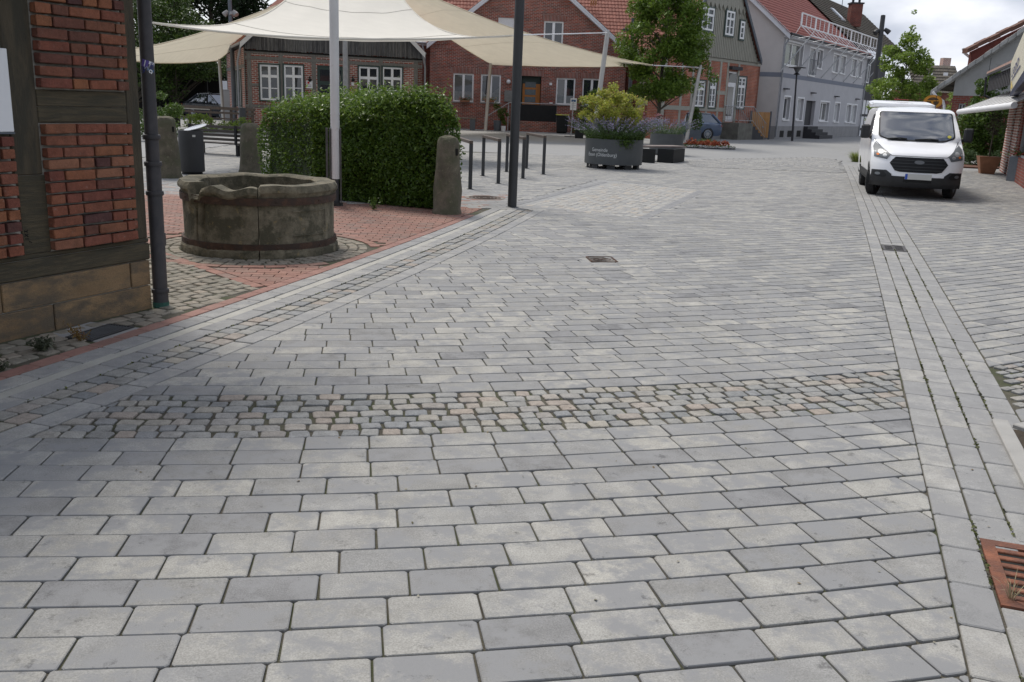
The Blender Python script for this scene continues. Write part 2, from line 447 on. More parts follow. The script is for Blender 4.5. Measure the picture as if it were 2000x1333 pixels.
def window(w, parent, r, d=-0.10, fr=0.07, nx=1, rows=(), mat='wframe', glass='glass', sill=None, casing=None, name='window', mull=0.05, bars=None, surround=None):
    """casement: outer frame, mullions, bars; the pane and the sill hang under it"""
    u0_, z0, u1, z1 = r; mb = MB(); g0 = d - 0.03
    w.box(mb, u0_, z0, u0_ + fr, z1, g0, d + .05); w.box(mb, u1 - fr, z0, u1, z1, g0, d + .05)
    w.box(mb, u0_ + fr, z0, u1 - fr, z0 + fr, g0, d + .048); w.box(mb, u0_ + fr, z1 - fr, u1 - fr, z1, g0, d + .048)
    for i in range(1, nx + 1):
        uc = u0_ + (u1 - u0_) * i / (nx + 1); w.box(mb, uc - mull, z0 + fr, uc + mull, z1 - fr, g0, d + .046)
    for zr, th in rows:
        zc = z0 + (z1 - z0) * zr; w.box(mb, u0_ + fr, zc - th / 2, u1 - fr, zc + th / 2, g0, d + (.044 if th > .06 else .02))
    for uc_ in (bars or ()):
        uc = u0_ + (u1 - u0_) * uc_; w.box(mb, uc - .015, z0 + fr, uc + .015, z1 - fr, g0, d + .018)
    o = mb.build(name, MATS[mat], parent)
    pb = MB(); w.box(pb, u0_ + .02, z0 + .02, u1 - .02, z1 - .02, d - .06, d - .015); pb.build('pane', MATS[glass], o)
    if sill:
        sb = MB(); w.box(sb, u0_ - .05, z0 - sill[1], u1 + .05, z0 - .002, d - .02, sill[2]); sb.build('sill', MATS[sill[0]], o)
    if casing:
        cb = MB(); c_, k = casing
        w.box(cb, u0_ - k, z0 - k, u0_ - .002, z1 + k, -.02, .045); w.box(cb, u1 + .002, z0 - k, u1 + k, z1 + k, -.02, .045)
        w.box(cb, u0_ - .002, z1 + .002, u1 + .002, z1 + k, -.02, .044); w.box(cb, u0_ - .002, z0 - k, u1 + .002, z0 - .002, -.02, .044)
        cb.build('casing', MATS[c_], o)
    return o
def pantiles(name, o, eu, ev, Wd, Ln, mat, parent, tw=0.22, th=0.34, amp=0.028, lip=0.03, kind='stuff', smp=4):
    """roof covering: corrugated courses with a lip at every course (real relief)"""
    eu, ev = V(eu).normalized(), V(ev).normalized(); nn = eu.cross(ev)
    if nn.z < 0: nn = -nn
    nu = max(2, int(Wd / tw * smp)); nvr = max(1, int(Ln / th)); th = Ln / nvr
    us = np.linspace(0, Wd, nu + 1); h = amp * np.abs(np.sin(PI * us / tw)) if smp >= 4 else amp * (np.arange(nu + 1) % 2)
    rows = []
    for k in range(nvr):
        rows += [(k * th - .015, lip), ((k + 1) * th, 0.0)]
    O, EU, EV, NN = map(np.array, (o, eu, ev, nn)); q = []; pc = []
    for k in range(nvr):
        lines = []
        for (v, l_) in (rows[2 * k], rows[2 * k + 1]):
            lines.append(O + EU * us[:, None] + EV * v + NN * (h + l_)[:, None])
        low = O + EU * us[:, None] + EV * (k * th - .015) + NN * (h - .005)[:, None]
        for A, B in ((lines[0], lines[1]), (low, lines[0])):
            q.append(np.stack([A[:-1], A[1:], B[1:], B[:-1]], 1))
            tid = (np.arange(nu) * tw * 0 + us[:-1] / tw).astype(int)
            rr = (np.sin((tid * 12.9898 + k * 78.233)) * 43758.5453) % 1.0; pc.append(rr)
    q = np.concatenate(q).reshape(-1, 3)
    return npmesh(name, q, 4, len(q) // 4, mat, parent, np.concatenate(pc), kind=kind)
def text_mesh(body, size, fn, name, mat, parent, depth=0.0, shear=0.0):
    """lettering as flat geometry, mapped on its surface by fn(x, y)"""
    cu_ = bpy.data.curves.new('lettering', 'FONT'); cu_.body = body; cu_.size = size; cu_.shear = shear; cu_.resolution_u = 3
    o = bpy.data.objects.new('lettering_curve', cu_); COL.objects.link(o)
    me = bpy.data.meshes.new_from_object(o.evaluated_get(bpy.context.evaluated_depsgraph_get()))
    bpy.data.objects.remove(o); bpy.data.curves.remove(cu_)
    mb = MB(); mb.raw([fn(v.co.x, v.co.y) for v in me.vertices], [tuple(p.vertices) for p in me.polygons])
    bpy.data.meshes.remove(me)
    return mb.build(name, mat, parent)
# ------------------------------------------------------------------ materials
PAVE = M('paver_concrete', None, 0.88, 0.16, 7, macro=.07, ramp=[(.165, .165, .167), (.318, .309, .284), (.245, .243, .237), (.36, .346, .31), (.20, .199, .20), (.30, .292, .271), (.335, .324, .294)], c2=(.238, .238, .238), speck=.2, bump=.25, bscale=300, dirt=((.05, .05, .05), 10, .6))
SLAB = M('slab_concrete', None, 0.88, 0.16, 7, macro=.06, ramp=[(.235, .235, .234), (.305, .299, .283), (.265, .263, .257), (.33, .32, .296), (.255, .254, .25)], c2=(.25, .248, .245), speck=.18, bump=.25, bscale=300, dirt=((.05, .05, .05), 12, .5))
COBB = M('cobble_stone', None, 0.85, 0.2, 18, ramp=[(.22, .215, .20), (.28, .275, .255), (.19, .195, .195), (.31, .285, .24), (.25, .25, .24), (.30, .255, .215), (.30, .29, .265), (.21, .215, .22), (.31, .285, .24)], speck=.2, bump=.7, bscale=60)
COBOLD = M('old_cobble_stone', None, 0.9, 0.22, 15, ramp=[(.17, .155, .125), (.23, .205, .165), (.20, .185, .15), (.28, .24, .19), (.19, .175, .145)], speck=.14, bump=.5, bscale=60)
COBPALE = M('pale_cobble_stone', None, 0.85, 0.15, 12, ramp=[(.33, .322, .302), (.365, .352, .325), (.29, .286, .276), (.37, .33, .28), (.31, .305, .29)], speck=.12, bump=.4, bscale=60)
REDP = M('red_clay_paver', None, 0.85, 0.2, 9, ramp=[(.225, .115, .088), (.275, .145, .112), (.205, .125, .10), (.25, .13, .095), (.20, .145, .122)], speck=.10, bump=.3, bscale=200, dirt=((.08, .07, .055), 5, .6))
REDS = M('red_slab', None, 0.85, 0.15, 9, ramp=[(.245, .13, .105), (.28, .155, .125), (.225, .13, .105)], speck=.12, bump=.3, bscale=200)
SLABD = M('dark_slab', None, 0.88, .12, 7, ramp=[(.20, .201, .205), (.23, .23, .232), (.215, .216, .22)], speck=.15)
SEAM = M('sail_seam', (.58, .54, .46), .9, .05, 3)
CHAN = M('channel_concrete', (.36, .35, .315), 0.85, .12, 5, speck=.08, bump=.2, bscale=200)
KERB = M('kerb_concrete', (.33, .32, .30), 0.85, .1, 5, speck=.08, bump=.2, bscale=200)
JOINT = M('joint_sand', (.085, .076, .058), 0.95, .4, 3, c2=(.06, .066, .032), bump=.8, bscale=150, speck=.3)
FARPAVE = M('far_paving', (.255, .255, .252), 0.88, .14, 1.2, speck=.05, detail=9, stretch=(1, 6, 1))
SOIL = M('soil', (.05, .038, .025), 0.95, .4, 12, bump=1, bscale=50)
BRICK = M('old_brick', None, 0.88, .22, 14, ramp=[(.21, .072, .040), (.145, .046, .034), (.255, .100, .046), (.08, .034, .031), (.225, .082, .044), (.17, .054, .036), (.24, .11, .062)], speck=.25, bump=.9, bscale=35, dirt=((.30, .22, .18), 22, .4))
MORT = M('mortar', (.33, .31, .27), 0.95, .15, 10, bump=.6, bscale=90)
TIMB = M('dark_oak', (.070, .056, .036), 0.85, .3, 5, stretch=(3, 3, .5), bump=.6, bscale=60, c2=(.045, .040, .028))
TIMBH = M('oak_rail', (.082, .066, .040), 0.85, .3, 5, stretch=(1, 1, 14), bump=.6, bscale=20, c2=(.055, .048, .032))
SAND = M('sandstone', None, 0.9, .22, 2.5, ramp=[(.21, .135, .072), (.25, .165, .088), (.22, .145, .08)], c2=(.12, .095, .066), stretch=(1, 1, 2.5), speck=.2, bump=.8, bscale=80)
WELL = M('weathered_sandstone', (.150, .130, .090), 0.92, .5, 6, c2=(.068, .062, .040), speck=.2, bump=.9, bscale=40, dirt=((.34, .24, .09), 7, .6))
BOLL = M('mossy_granite', (.115, .10, .072), 0.92, .35, 6, c2=(.09, .088, .055), speck=.25, bump=.9, bscale=60, dirt=((.35, .32, .22), 16, .5))
RUST = M('rusty_iron', (.075, .042, .028), 0.8, .35, 10, bump=.6, bscale=60, c2=(.052, .036, .028), metal=.2)
RUSTR = M('bright_rust', (.20, .075, .04), 0.8, .35, 12, bump=.5, bscale=80, c2=(.13, .055, .035))
ANTH = M('anthracite_metal', (.040, .041, .043), 0.55, .1, 4, spec=.4)
ANTHP = M('anthracite_planter', (.072, .078, .080), 0.6, .12, 2, spec=.4)
PIPE = M('painted_downpipe', (.045, .040, .042), 0.5, .25, 9, spec=.4, c2=(.035, .033, .036))
BLACK = M('black_plastic', (.016, .017, .018), 0.6, .1, 6, spec=.25)
WSTEEL = M('white_steel', (.62, .62, .61), 0.45, .06, 3, dirt=((.30, .22, .15), 6, .5))
STEEL = M('brushed_steel', (.40, .38, .35), 0.5, .12, 4, metal=.35, stretch=(1, 1, .2))
GALV = M('galvanised_steel', (.40, .41, .42), 0.5, .15, 8, metal=.5)
ZINC = M('zinc_pipe', (.30, .31, .33), 0.5, .15, 6, metal=.4)
SAILW = M('white_sailcloth', (.77, .735, .655), 0.85, .03, 2, transl=.25)
SAILB = M('beige_sailcloth', (.70, .635, .50), 0.85, .05, 2, transl=.42)
M('wframe', (.78, .78, .78), 0.4, .03, 3)
glassmat('glass')
glassmat('glass_curtain', (.16, .16, .155), .06)
glassmat('glass_white', (.52, .53, .53), .1, .6)
M('greenwood', (.028, .05, .042), 0.5, .1, 5)
M('grey_sill', (.30, .30, .30), 0.7, .1, 5)
BRA = brickmat('brick_panel', (.36, .085, .055), (.21, .06, .045), (.44, .41, .37), .25, .092, .017)
BRB = brickmat('brick_house', (.32, .07, .042), (.15, .058, .048), (.33, .29, .25), .25, .085, .012)
BRS = brickmat('brick_soldier', (.26, .068, .045), (.17, .062, .05), (.36, .32, .28), .085, .5, .014)
BRC = brickmat('brick_orange', (.40, .12, .065), (.31, .085, .055), (.34, .25, .20), .25, .085, .014)
BRG = brickmat('brick_right', (.22, .05, .035), (.14, .04, .032), (.17, .13, .11), .24, .08, .012)
GTIMB = M('grey_timber', (.17, .16, .145), 0.85, .25, 6, stretch=(3, 3, .6), bump=.4, bscale=40)
GBOARD = M('weathered_boards', None, 0.85, .35, 5, ramp=[(.10, .098, .098), (.15, .145, .14), (.075, .072, .074), (.125, .122, .12)], stretch=(5, 5, .7), bump=.5, bscale=30)
CBOARD = M('khaki_boards', None, 0.8, .12, 4, ramp=[(.27, .26, .22), (.31, .30, .255), (.25, .24, .205)], stretch=(4, 4, .6))
CTIMB = M('pale_timber', (.33, .32, .275), 0.8, .12, 5)
TILER = M('red_pantile', None, 0.8, .15, 3, ramp=[(.27, .105, .075), (.31, .125, .09), (.235, .092, .066), (.29, .115, .08)], rnd=.0)
TILED = M('wine_pantile', None, 0.75, .12, 3, ramp=[(.225, .075, .06), (.255, .085, .07), (.20, .068, .056)])
TILEB = M('brown_pantile', None, 0.85, .2, 3, ramp=[(.05, .042, .034), (.075, .06, .047), (.06, .056, .04)])
TILEF = M('grey_brown_tile', None, 0.85, .2, 3, ramp=[(.115, .10, .08), (.14, .12, .095), (.10, .09, .075)])
VERGE = M('white_verge', (.66, .67, .70), 0.6, .05, 2)
REND = M('grey_render', (.44, .435, .45), 0.9, .05, 1.5, speck=.06)
RENDL = M('beige_render', (.52, .49, .47), 0.9, .05, 1.5, speck=.06)
BAND = M('blue_grey_band', (.19, .205, .245), 0.85, .05, 2)
PLINTH = M('grey_plinth', (.27, .265, .265), 0.9, .1, 2)
CONCG = M('stained_render', (.30, .30, .295), 0.9, .14, .8, dirt=((.15, .15, .145), 1.2, .5))
PINE = M('larch_planks', None, 0.6, .15, 5, ramp=[(.47, .24, .085), (.53, .29, .115), (.42, .21, .075)], stretch=(6, 6, .5))
ORANGE = M('orange_stain', (.42, .15, .025), 0.45, .12, 4)
WHITEM = M('white_paint', (.74, .74, .75), 0.5, .03, 3)
VANW = M('van_white', (.86, .86, .87), 0.28, .015, 2, coat=.6)
CARB = M('car_blue_grey', (.085, .12, .19), 0.3, .05, 2, coat=.7, metal=.4)
CARK = M('car_black', (.012, .014, .02), 0.25, .05, 2, coat=.7)
CARS = M('car_silver', (.62, .66, .68), 0.3, .03, 2, coat=.7, metal=.3)
TRIM = M('grey_black_trim', (.028, .029, .031), 0.62, .12, 8)
TYRE = M('tyre_rubber', (.022, .022, .023), 0.85, .2, 20, bump=.3, bscale=120)
CHROME = M('silver_alloy', (.42, .43, .44), 0.55, .05, 5, metal=.7)
LAMPG = glassmat('lamp_glass', (.13, .14, .15), .45, .4)
DARKG = glassmat('car_glass', (.012, .014, .016), .02, 1.0, 2.1)
LAMPO = M('orange_lens', (.75, .20, .03), 0.3, .05, 5)
LAMPR = M('red_lens', (.22, .015, .015), 0.45, .05, 5)
BLUEP = M('blue_plastic', (.03, .09, .45), 0.5, .05, 5)
PLATE = M('pale_plate', (.55, .55, .52), 0.5, .03, 5)
HEDGE = M('privet_leaf', None, 0.42, .1, 2, ramp=[(.054, .104, .012), (.082, .142, .017), (.042, .085, .010), (.115, .185, .026), (.068, .122, .013)], transl=.34, spec=.35)
TOPLIT = M('lit_top_leaf', None, 0.4, .1, 2, ramp=[(.13, .21, .028), (.18, .27, .04), (.10, .17, .024), (.23, .32, .07)], transl=.35, spec=.5)  # paler privet green: light on the hedge top put into the colour
HEDGEC = M('hedge_twigs', (.018, .03, .008), 0.95, .4, 9)
LEAFT = M('oak_leaf', None, 0.5, .1, 2, ramp=[(.095, .165, .02), (.135, .215, .026), (.075, .135, .016), (.17, .245, .036)], transl=.32, spec=.4)
LEAFR = M('maple_leaf', None, 0.5, .1, 2, ramp=[(.17, .25, .04), (.22, .31, .055), (.13, .205, .03), (.25, .34, .065)], transl=.4, spec=.4)
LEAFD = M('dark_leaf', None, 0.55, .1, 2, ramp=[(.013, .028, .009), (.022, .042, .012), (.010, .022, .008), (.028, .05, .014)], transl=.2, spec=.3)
LEAFM = M('bush_leaf', None, 0.5, .1, 2, ramp=[(.065, .115, .016), (.09, .155, .022), (.045, .085, .012), (.11, .18, .028)], transl=.3, spec=.4)
LEAFY = M('golden_leaf', None, 0.55, .1, 2, ramp=[(.36, .40, .055), (.44, .46, .08), (.27, .35, .045), (.48, .42, .10), (.21, .29, .04), (.46, .32, .12)], transl=.4, spec=.3)
LEAFP = M('red_leaf', None, 0.55, .1, 2, ramp=[(.11, .035, .045), (.30, .09, .11), (.08, .04, .035), (.48, .26, .28), (.07, .05, .03)], transl=.25, spec=.3)
LEAFG = M('catmint_leaf', None, 0.6, .1, 2, ramp=[(.085, .14, .055), (.115, .175, .075), (.06, .11, .04), (.13, .17, .09)], transl=.3, spec=.3)
FLOWV = M('violet_flower', None, 0.7, .1, 2, ramp=[(.24, .21, .37), (.30, .26, .42), (.20, .18, .30), (.32, .29, .40)], transl=.3)
FLOWR = M('orange_red_flower', None, 0.6, .1, 2, ramp=[(.50, .07, .035), (.58, .17, .07), (.36, .05, .03), (.62, .27, .14), (.20, .06, .03)], transl=.3)
FLOWW = M('white_flower', None, 0.6, .1, 2, ramp=[(.70, .68, .66), (.60, .55, .55)], transl=.3)
GRASSY = M('yellow_grass', None, 0.6, .1, 2, ramp=[(.22, .27, .06), (.28, .32, .08), (.16, .21, .05)], transl=.3)
WEED = M('weed_leaf', None, 0.6, .1, 2, ramp=[(.05, .06, .035), (.08, .085, .05), (.035, .045, .025)], transl=.2)
WEEDR = M('red_weed_leaf', None, 0.6, .1, 2, ramp=[(.16, .07, .03), (.20, .13, .03), (.11, .05, .025)], transl=.2)
BARK = M('bark', (.10, .085, .065), 0.9, .3, 8, bump=.8, bscale=30, stretch=(2, 2, .5))
TERRA = M('terracotta_pot', (.26, .12, .065), 0.75, .2, 4)
GREYP = M('slate_pot', (.10, .112, .13), 0.7, .12, 5)
INK = M('navy_print', (.035, .045, .17), 0.5, .05, 5)
PURP = M('purple_print', (.09, .06, .26), 0.45, .06, 30)
TEALP = M('teal_print', (.03, .10, .22), 0.45, .06, 30)
LETT = M('pale_lettering', (.62, .63, .62), 0.6, .05, 5)
WSLAT = M('bench_slats', (.10, .075, .058), 0.7, .25, 6, stretch=(1, 6, 6))
SLATE = M('dark_slate', (.035, .034, .038), 0.7, .2, 4)
YEW = M('yew_leaf', None, 0.55, .1, 2, ramp=[(.042, .078, .013), (.062, .108, .018), (.030, .060, .010), (.09, .145, .024)], transl=.2, spec=.3)
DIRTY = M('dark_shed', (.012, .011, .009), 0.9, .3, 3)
# ------------------------------------------------------------------ ground and paving
mb = MB(); mb.face([(-400, -60, 0), (400, -60, 0), (400, 500, 0), (-400, 500, 0)])
setp(mb.build('ground', JOINT, loc=(0, 0, 0)), kind='structure')

def inset(poly, d):
    n = len(poly); ls = []
    for i in range(n):
        a, b = poly[i], poly[(i + 1) % n]; dx, dy = b[0] - a[0], b[1] - a[1]; l = math.hypot(dx, dy) or 1e-9
        ls.append((-dy / l, dx / l, a[0], a[1]))
    out = list(poly)
    for nx_, ny, ax, ay in ls:
        out = clip_poly(out, lambda p: (p[0] - ax) * nx_ + (p[1] - ay) * ny - d)
        if len(out) < 3: return []
    return out
def clean(poly, e=0.012):
    out = []
    for p in poly:
        if not out or math.hypot(p[0] - out[-1][0], p[1] - out[-1][1]) > e: out.append(p)
    if len(out) > 2 and math.hypot(out[0][0] - out[-1][0], out[0][1] - out[-1][1]) <= e: out.pop()
    return out
def roundc(poly, r):
    out = []; n = len(poly)
    for i in range(n):
        p, a, b = poly[i], poly[i - 1], poly[(i + 1) % n]
        for q in (a, b):
            l = math.hypot(q[0] - p[0], q[1] - p[1]); t = min(r, l * .3) / max(l, 1e-9); out.append((p[0] + (q[0] - p[0]) * t, p[1] + (q[1] - p[1]) * t))
    return out
def slab_mesh(poly, z0, z1, ch=0.006, rc=0.012, dome=0.0):
    """chamfered stone over a polygon: sides, chamfer ring, top"""
    if area2(poly) < 0: poly = poly[::-1]
    if rc: poly = roundc(poly, rc)
    n = len(poly); cx = sum(p[0] for p in poly) / n; cy = sum(p[1] for p in poly) / n
    rad = max(.02, min(math.hypot(p[0] - cx, p[1] - cy) for p in poly)); k = 1 - ch / rad
    inn = [(cx + (p[0] - cx) * k, cy + (p[1] - cy) * k) for p in poly]
    vs = [(p[0], p[1], z0) for p in poly] + [(p[0], p[1], z1 - ch * .7) for p in poly] + [(p[0], p[1], z1) for p in inn]
    fs = [(i, (i + 1) % n, n + (i + 1) % n, n + i) for i in range(n)] + [(n + i, n + (i + 1) % n, 2 * n + (i + 1) % n, 2 * n + i) for i in range(n)]
    if dome:
        vs.append((cx, cy, z1 + dome)); fs += [(2 * n + i, 2 * n + (i + 1) % n, 3 * n) for i in range(n)]
    else: fs.append(tuple(range(2 * n, 3 * n)))
    return vs, fs
class Paving:
    """one piece of the setting made of stones: the 300 that show largest are parts, the others one part of stuff"""
    def __init__(s, name, mat, piece, gap=0.007, top=0.011, ch=0.006, rc=0.010, jit=0.0012, nominal=(.31, .178)):
        s.o = structure(name); s.mat, s.piece, s.gap, s.top, s.ch, s.rc, s.jit = mat, piece, gap, top, ch, rc, jit
        s.items = []; s.nom = nominal; s.skip = []
        s.var = None
    def rect(s, cx, cy, ang, l, w): s.items.append(('r', cx, cy, ang, l, w))
    def poly(s, p): s.items.append(('p', p))
    def cent(s, it):
        if it[0] == 'r': return it[1], it[2]
        p = it[1]; return sum(q[0] for q in p) / len(p), sum(q[1] for q in p) / len(p)
    def flush(s, nmax=300, rough=0.0, dome=0.0, pname=None):
        n0 = pname or s.piece
        def d(it):
            c = s.cent(it); a = it[4] * it[5] if it[0] == 'r' else abs(area2(it[1]))
            # pieces outside the frame count as far
            px_ = FPX * ((V((*c, 0)) - CP).dot(cr)) / max(.1, (V((*c, 0)) - CP).dot(cf)); py_ = FPX * ((V((*c, 0)) - CP).dot(cu)) / max(.1, (V((*c, 0)) - CP).dot(cf))
            return (c[0] ** 2 + c[1] ** 2) ** .75 / max(a, .002) ** .5 + (1e6 if abs(px_) > 1040 or abs(py_) > 700 else 0)
        its = [it for it in s.items if not any(h(s.cent(it)) for h in s.skip)]
        its.sort(key=d)
        if s.var is None:
            s.var = []
            for k in range(5):
                l, w = s.nom[0] - s.gap, s.nom[1] - s.gap
                if rough: pts = cobble_poly(l, w, rough)
                else:
                    pts = [(-l / 2, -w / 2), (l / 2, -w / 2), (l / 2, w / 2), (-l / 2, w / 2)]
                    pts = [(x + R.uniform(-.002, .002), y + R.uniform(-.002, .002)) for x, y in pts]
                vs, fs = slab_mesh(pts, -s.top - .02, 0, s.ch, 0 if rough else s.rc * R.uniform(.5, 1.6), dome)
                me = bpy.data.meshes.new(s.piece); me.from_pydata(vs, [], fs); me.materials.append(s.mat)
                pass
                s.var.append(me)
        rest_v, rest_f, rest_pc = [], [], []
        for i, it in enumerate(its):
            zt = s.top + R.uniform(-s.jit, s.jit)
            if i < nmax:
                if it[0] == 'r':
                    _, cx, cy, an, l, w = it
                    ob = bpy.data.objects.new(n0, R.choice(s.var)); ob.location = (cx, cy, zt)
                    ob.scale = ((l - s.gap) / (s.nom[0] - s.gap), (w - s.gap) / (s.nom[1] - s.gap), 1)
                    ob.rotation_euler = (R.gauss(0, .004 + rough * .05), R.gauss(0, .004 + rough * .05), an + (PI if R.random() < .5 else 0))
                else:
                    p = inset(it[1] if area2(it[1]) > 0 else it[1][::-1], s.gap / 2); p = clean(p)
                    if len(p) < 3: continue
                    c = s.cent(('p', p)); vs, fs = slab_mesh([(x - c[0], y - c[1]) for x, y in p], -s.top - .02, 0, s.ch, s.rc, dome)
                    me = bpy.data.meshes.new(n0); me.from_pydata(vs, [], fs); me.materials.append(s.mat)
                    ob = bpy.data.objects.new(n0, me); ob.location = (*c, zt)
                COL.objects.link(ob); ob.parent = s.o
            else:
                if it[0] == 'r':
                    _, cx, cy, an, l, w = it; l -= s.gap; w -= s.gap; ca, sa = math.cos(an), math.sin(an)
                    p = cobble_poly(l, w, rough) if rough else [(-l / 2, -w / 2), (l / 2, -w / 2), (l / 2, w / 2), (-l / 2, w / 2)]
                    p = [(cx + x * ca - y * sa, cy + x * sa + y * ca) for x, y in p]
                else:
                    p = clean(inset(it[1] if area2(it[1]) > 0 else it[1][::-1], s.gap / 2))
                    if len(p) < 3: continue
                far = math.hypot(*s.cent(it)) > 9
                vs, fs = slab_mesh(p, -.012, zt, s.ch, 0 if (far or rough) else s.rc, dome); n = len(rest_v)
                rest_v += vs; rest_f += [tuple(k + n for k in f) for f in fs]; rest_pc += [R.random()] * len(vs)
        if rest_v:
            me = bpy.data.meshes.new(n0 + '_field'); me.from_pydata(rest_v, [], rest_f)
            a = me.attributes.new('pc', 'FLOAT', 'POINT'); a.data.foreach_set('value', rest_pc); me.materials.append(s.mat)
            pass
            ob = bpy.data.objects.new(n0 + '_field', me); COL.objects.link(ob); ob.parent = s.o; ob['kind'] = 'stuff'
def cobble_poly(l, w, rough):
    out = []
    for sx, sy in ((1, -1), (1, 1), (-1, 1), (-1, -1)):
        c1, c2 = R.uniform(.06, .30), R.uniform(.08, .32); jx, jy = R.uniform(1 - rough, 1.02), R.uniform(1 - rough, 1.02)
        a, b = (sx * jx * l / 2, sy * (1 - c2) * jy * w / 2), (sx * (1 - c1) * jx * l / 2, sy * jy * w / 2)
        out += [a, b] if sx * sy > 0 else [b, a]
    return out

# lines measured on the ground: left channel edge L5(y), right channel R0(y)
def L5(y): return -3.70788 + .35755 * y - .0053 * y * y
def R0(y): return .5937 + .34033 * y - .00042 * y * y
def left_pt(y, off):
    t = V((.35755 - .0106 * y, 1)).normalized(); return (L5(y) - t.y * off, y + t.x * off)
def right_pt(y, off):
    t = V((.34033 - .00084 * y, 1)).normalized(); return (R0(y) + t.y * off, y - t.x * off)
def strip(pv, fn, o0, o1, y0, y1, ln, jit=.02, skew=0.0):
    y = y0
    while y < y1:
        dy = ln * .95 * R.uniform(1 - jit, 1 + jit); yb = y + dy
        pts = [fn(y, o0), fn(y, o1), fn(yb, o1), fn(yb, o0)]
        if fn is right_pt: pts = [fn(y, o1), fn(y, o0), fn(yb, o0), fn(yb, o1)]
        a, b = pts[0], pts[3]; cx = sum(p[0] for p in pts) / 4; cy = sum(p[1] for p in pts) / 4
        pv.rect(cx, cy, math.atan2(b[1] - a[1], b[0] - a[0]), math.hypot(b[0] - a[0], b[1] - a[1]), abs(o1 - o0))
        y = yb

# ---- road: courses that bow with the street
def sk(Y): return .15 + .0155 * min(Y, 15.5)
def crs(Y, x): return Y + sk(Y) * x + .030 * x * x
road = Paving('road', PAVE, 'paver', ch=.0042, rc=.010, gap=.008)
PATCH = [(2.0, 14.15), (4.05, 19.9), (1.9, 21.7), (-.10, 15.6)]
def inpoly(P):
    P = P if area2(P) > 0 else P[::-1]
    def f(c): return all((P[(i + 1) % len(P)][0] - P[i][0]) * (c[1] - P[i][1]) - (P[(i + 1) % len(P)][1] - P[i][1]) * (c[0] - P[i][0]) > 0 for i in range(len(P)))
    return f
COVER = [(.83, 9.93), (1.13, 9.98), (1.09, 10.33), (.79, 10.28)]
MANH = (-.58, 16.45, .36)
road.skip += [inpoly(PATCH), inpoly(COVER), lambda c: (c[0] - MANH[0]) ** 2 + (c[1] - MANH[1]) ** 2 < (MANH[2] + .05) ** 2]
DY = .178
rows_y = [4.488 - DY * (k + 1) for k in range(16)] + [5.195 + DY * k for k in range(150)]
for ri, Y in enumerate(rows_y):
    x = -9.5 - R.random() * .1 + (.155 if ri % 2 else 0) + R.uniform(-.03, .03); Yn = Y + DY
    while x < 12:
        ln = .31 if R.random() > .03 else .2
        xm = x + ln / 2; ym = crs(Y + DY / 2, xm)
        if ym > 32: x += ln; continue
        if xm < -9.3: x += ln; continue
        sl_ = sk(Y) + .06 * xm; an = math.atan(sl_); dx = ln * math.cos(an)
        xm = x + dx / 2; ym = crs(Y + DY / 2, xm); x += dx
        lb = L5(ym) if ym < 14.75 else -9.5; rb = R0(ym)
        if xm < lb - .3 or xm > rb + .3 or ym < 1.9: continue
        w = DY * math.cos(an) * (1 if abs(xm) < 99 else 1)
        ca, sa = math.cos(an), math.sin(an); h, g_ = w / 2, ln / 2
        pts = [(xm + a * ca - b * sa, ym + a * sa + b * ca) for a, b in ((-g_, -h), (g_, -h), (g_, h), (-g_, h))]
        full = all(p[0] > (L5(p[1]) if p[1] < 14.75 else -99) and p[0] < R0(p[1]) for p in pts)
        if full: road.rect(xm, ym, an, ln, w)
        else:
            q = clip_poly(pts, lambda p: R0(p[1]) - p[0])
            if ym < 14.75 and len(q) >= 3: q = clip_poly(q, lambda p: p[0] - L5(p[1]))
            if len(q) >= 3 and abs(area2(q)) > .0012: road.poly(q)
road.flush()

# ---- cobbled band across the road
band = Paving('cobble_band', COBB, 'cobble', gap=.0075, top=.011, ch=.005, rc=0, jit=.0035, nominal=(.115, .10))
nb = 7
for j in range(nb):
    x = -2.6 + R.random() * .1
    while x < 2.9:
        ln = R.uniform(.085, .15); xm = x + ln / 2; x += ln
        Y = 4.49 + (j + .5) * .70 / nb; ym = crs(4.488 if Y < 4.8 else 5.195, xm) + Y - (4.488 if Y < 4.8 else 5.195)
        Ya, Yb = crs(4.49, xm), crs(5.19, xm); ym = Ya + (Yb - Ya) * (j + .5) / nb + R.uniform(-.008, .008)
        if xm < L5(ym) - .06 or xm > R0(ym) + .06: continue
        if xm < L5(ym) + .085 or xm > R0(ym) - .085:
            an_ = math.atan(.2 + .06 * xm); ca, sa = math.cos(an_), math.sin(an_)
            pg = [(xm + x_ * ca - y_ * sa, ym + x_ * sa + y_ * ca) for x_, y_ in cobble_poly(ln, (Yb - Ya) / nb * .97, .1)]
            pg = clip_poly(pg, lambda p: p[0] - L5(p[1]) - .006); pg = clip_poly(pg, lambda p: R0(p[1]) - .006 - p[0]) if len(pg) > 2 else []
            if len(pg) > 2 and abs(area2(pg)) > .0012: band.poly(pg)
            continue
        band.rect(xm, ym, math.atan(.2 + .06 * xm) + R.gauss(0, .05), ln, (Yb - Ya) / nb * R.uniform(.92, 1.03))
band.flush(rough=.16, dome=.0025)

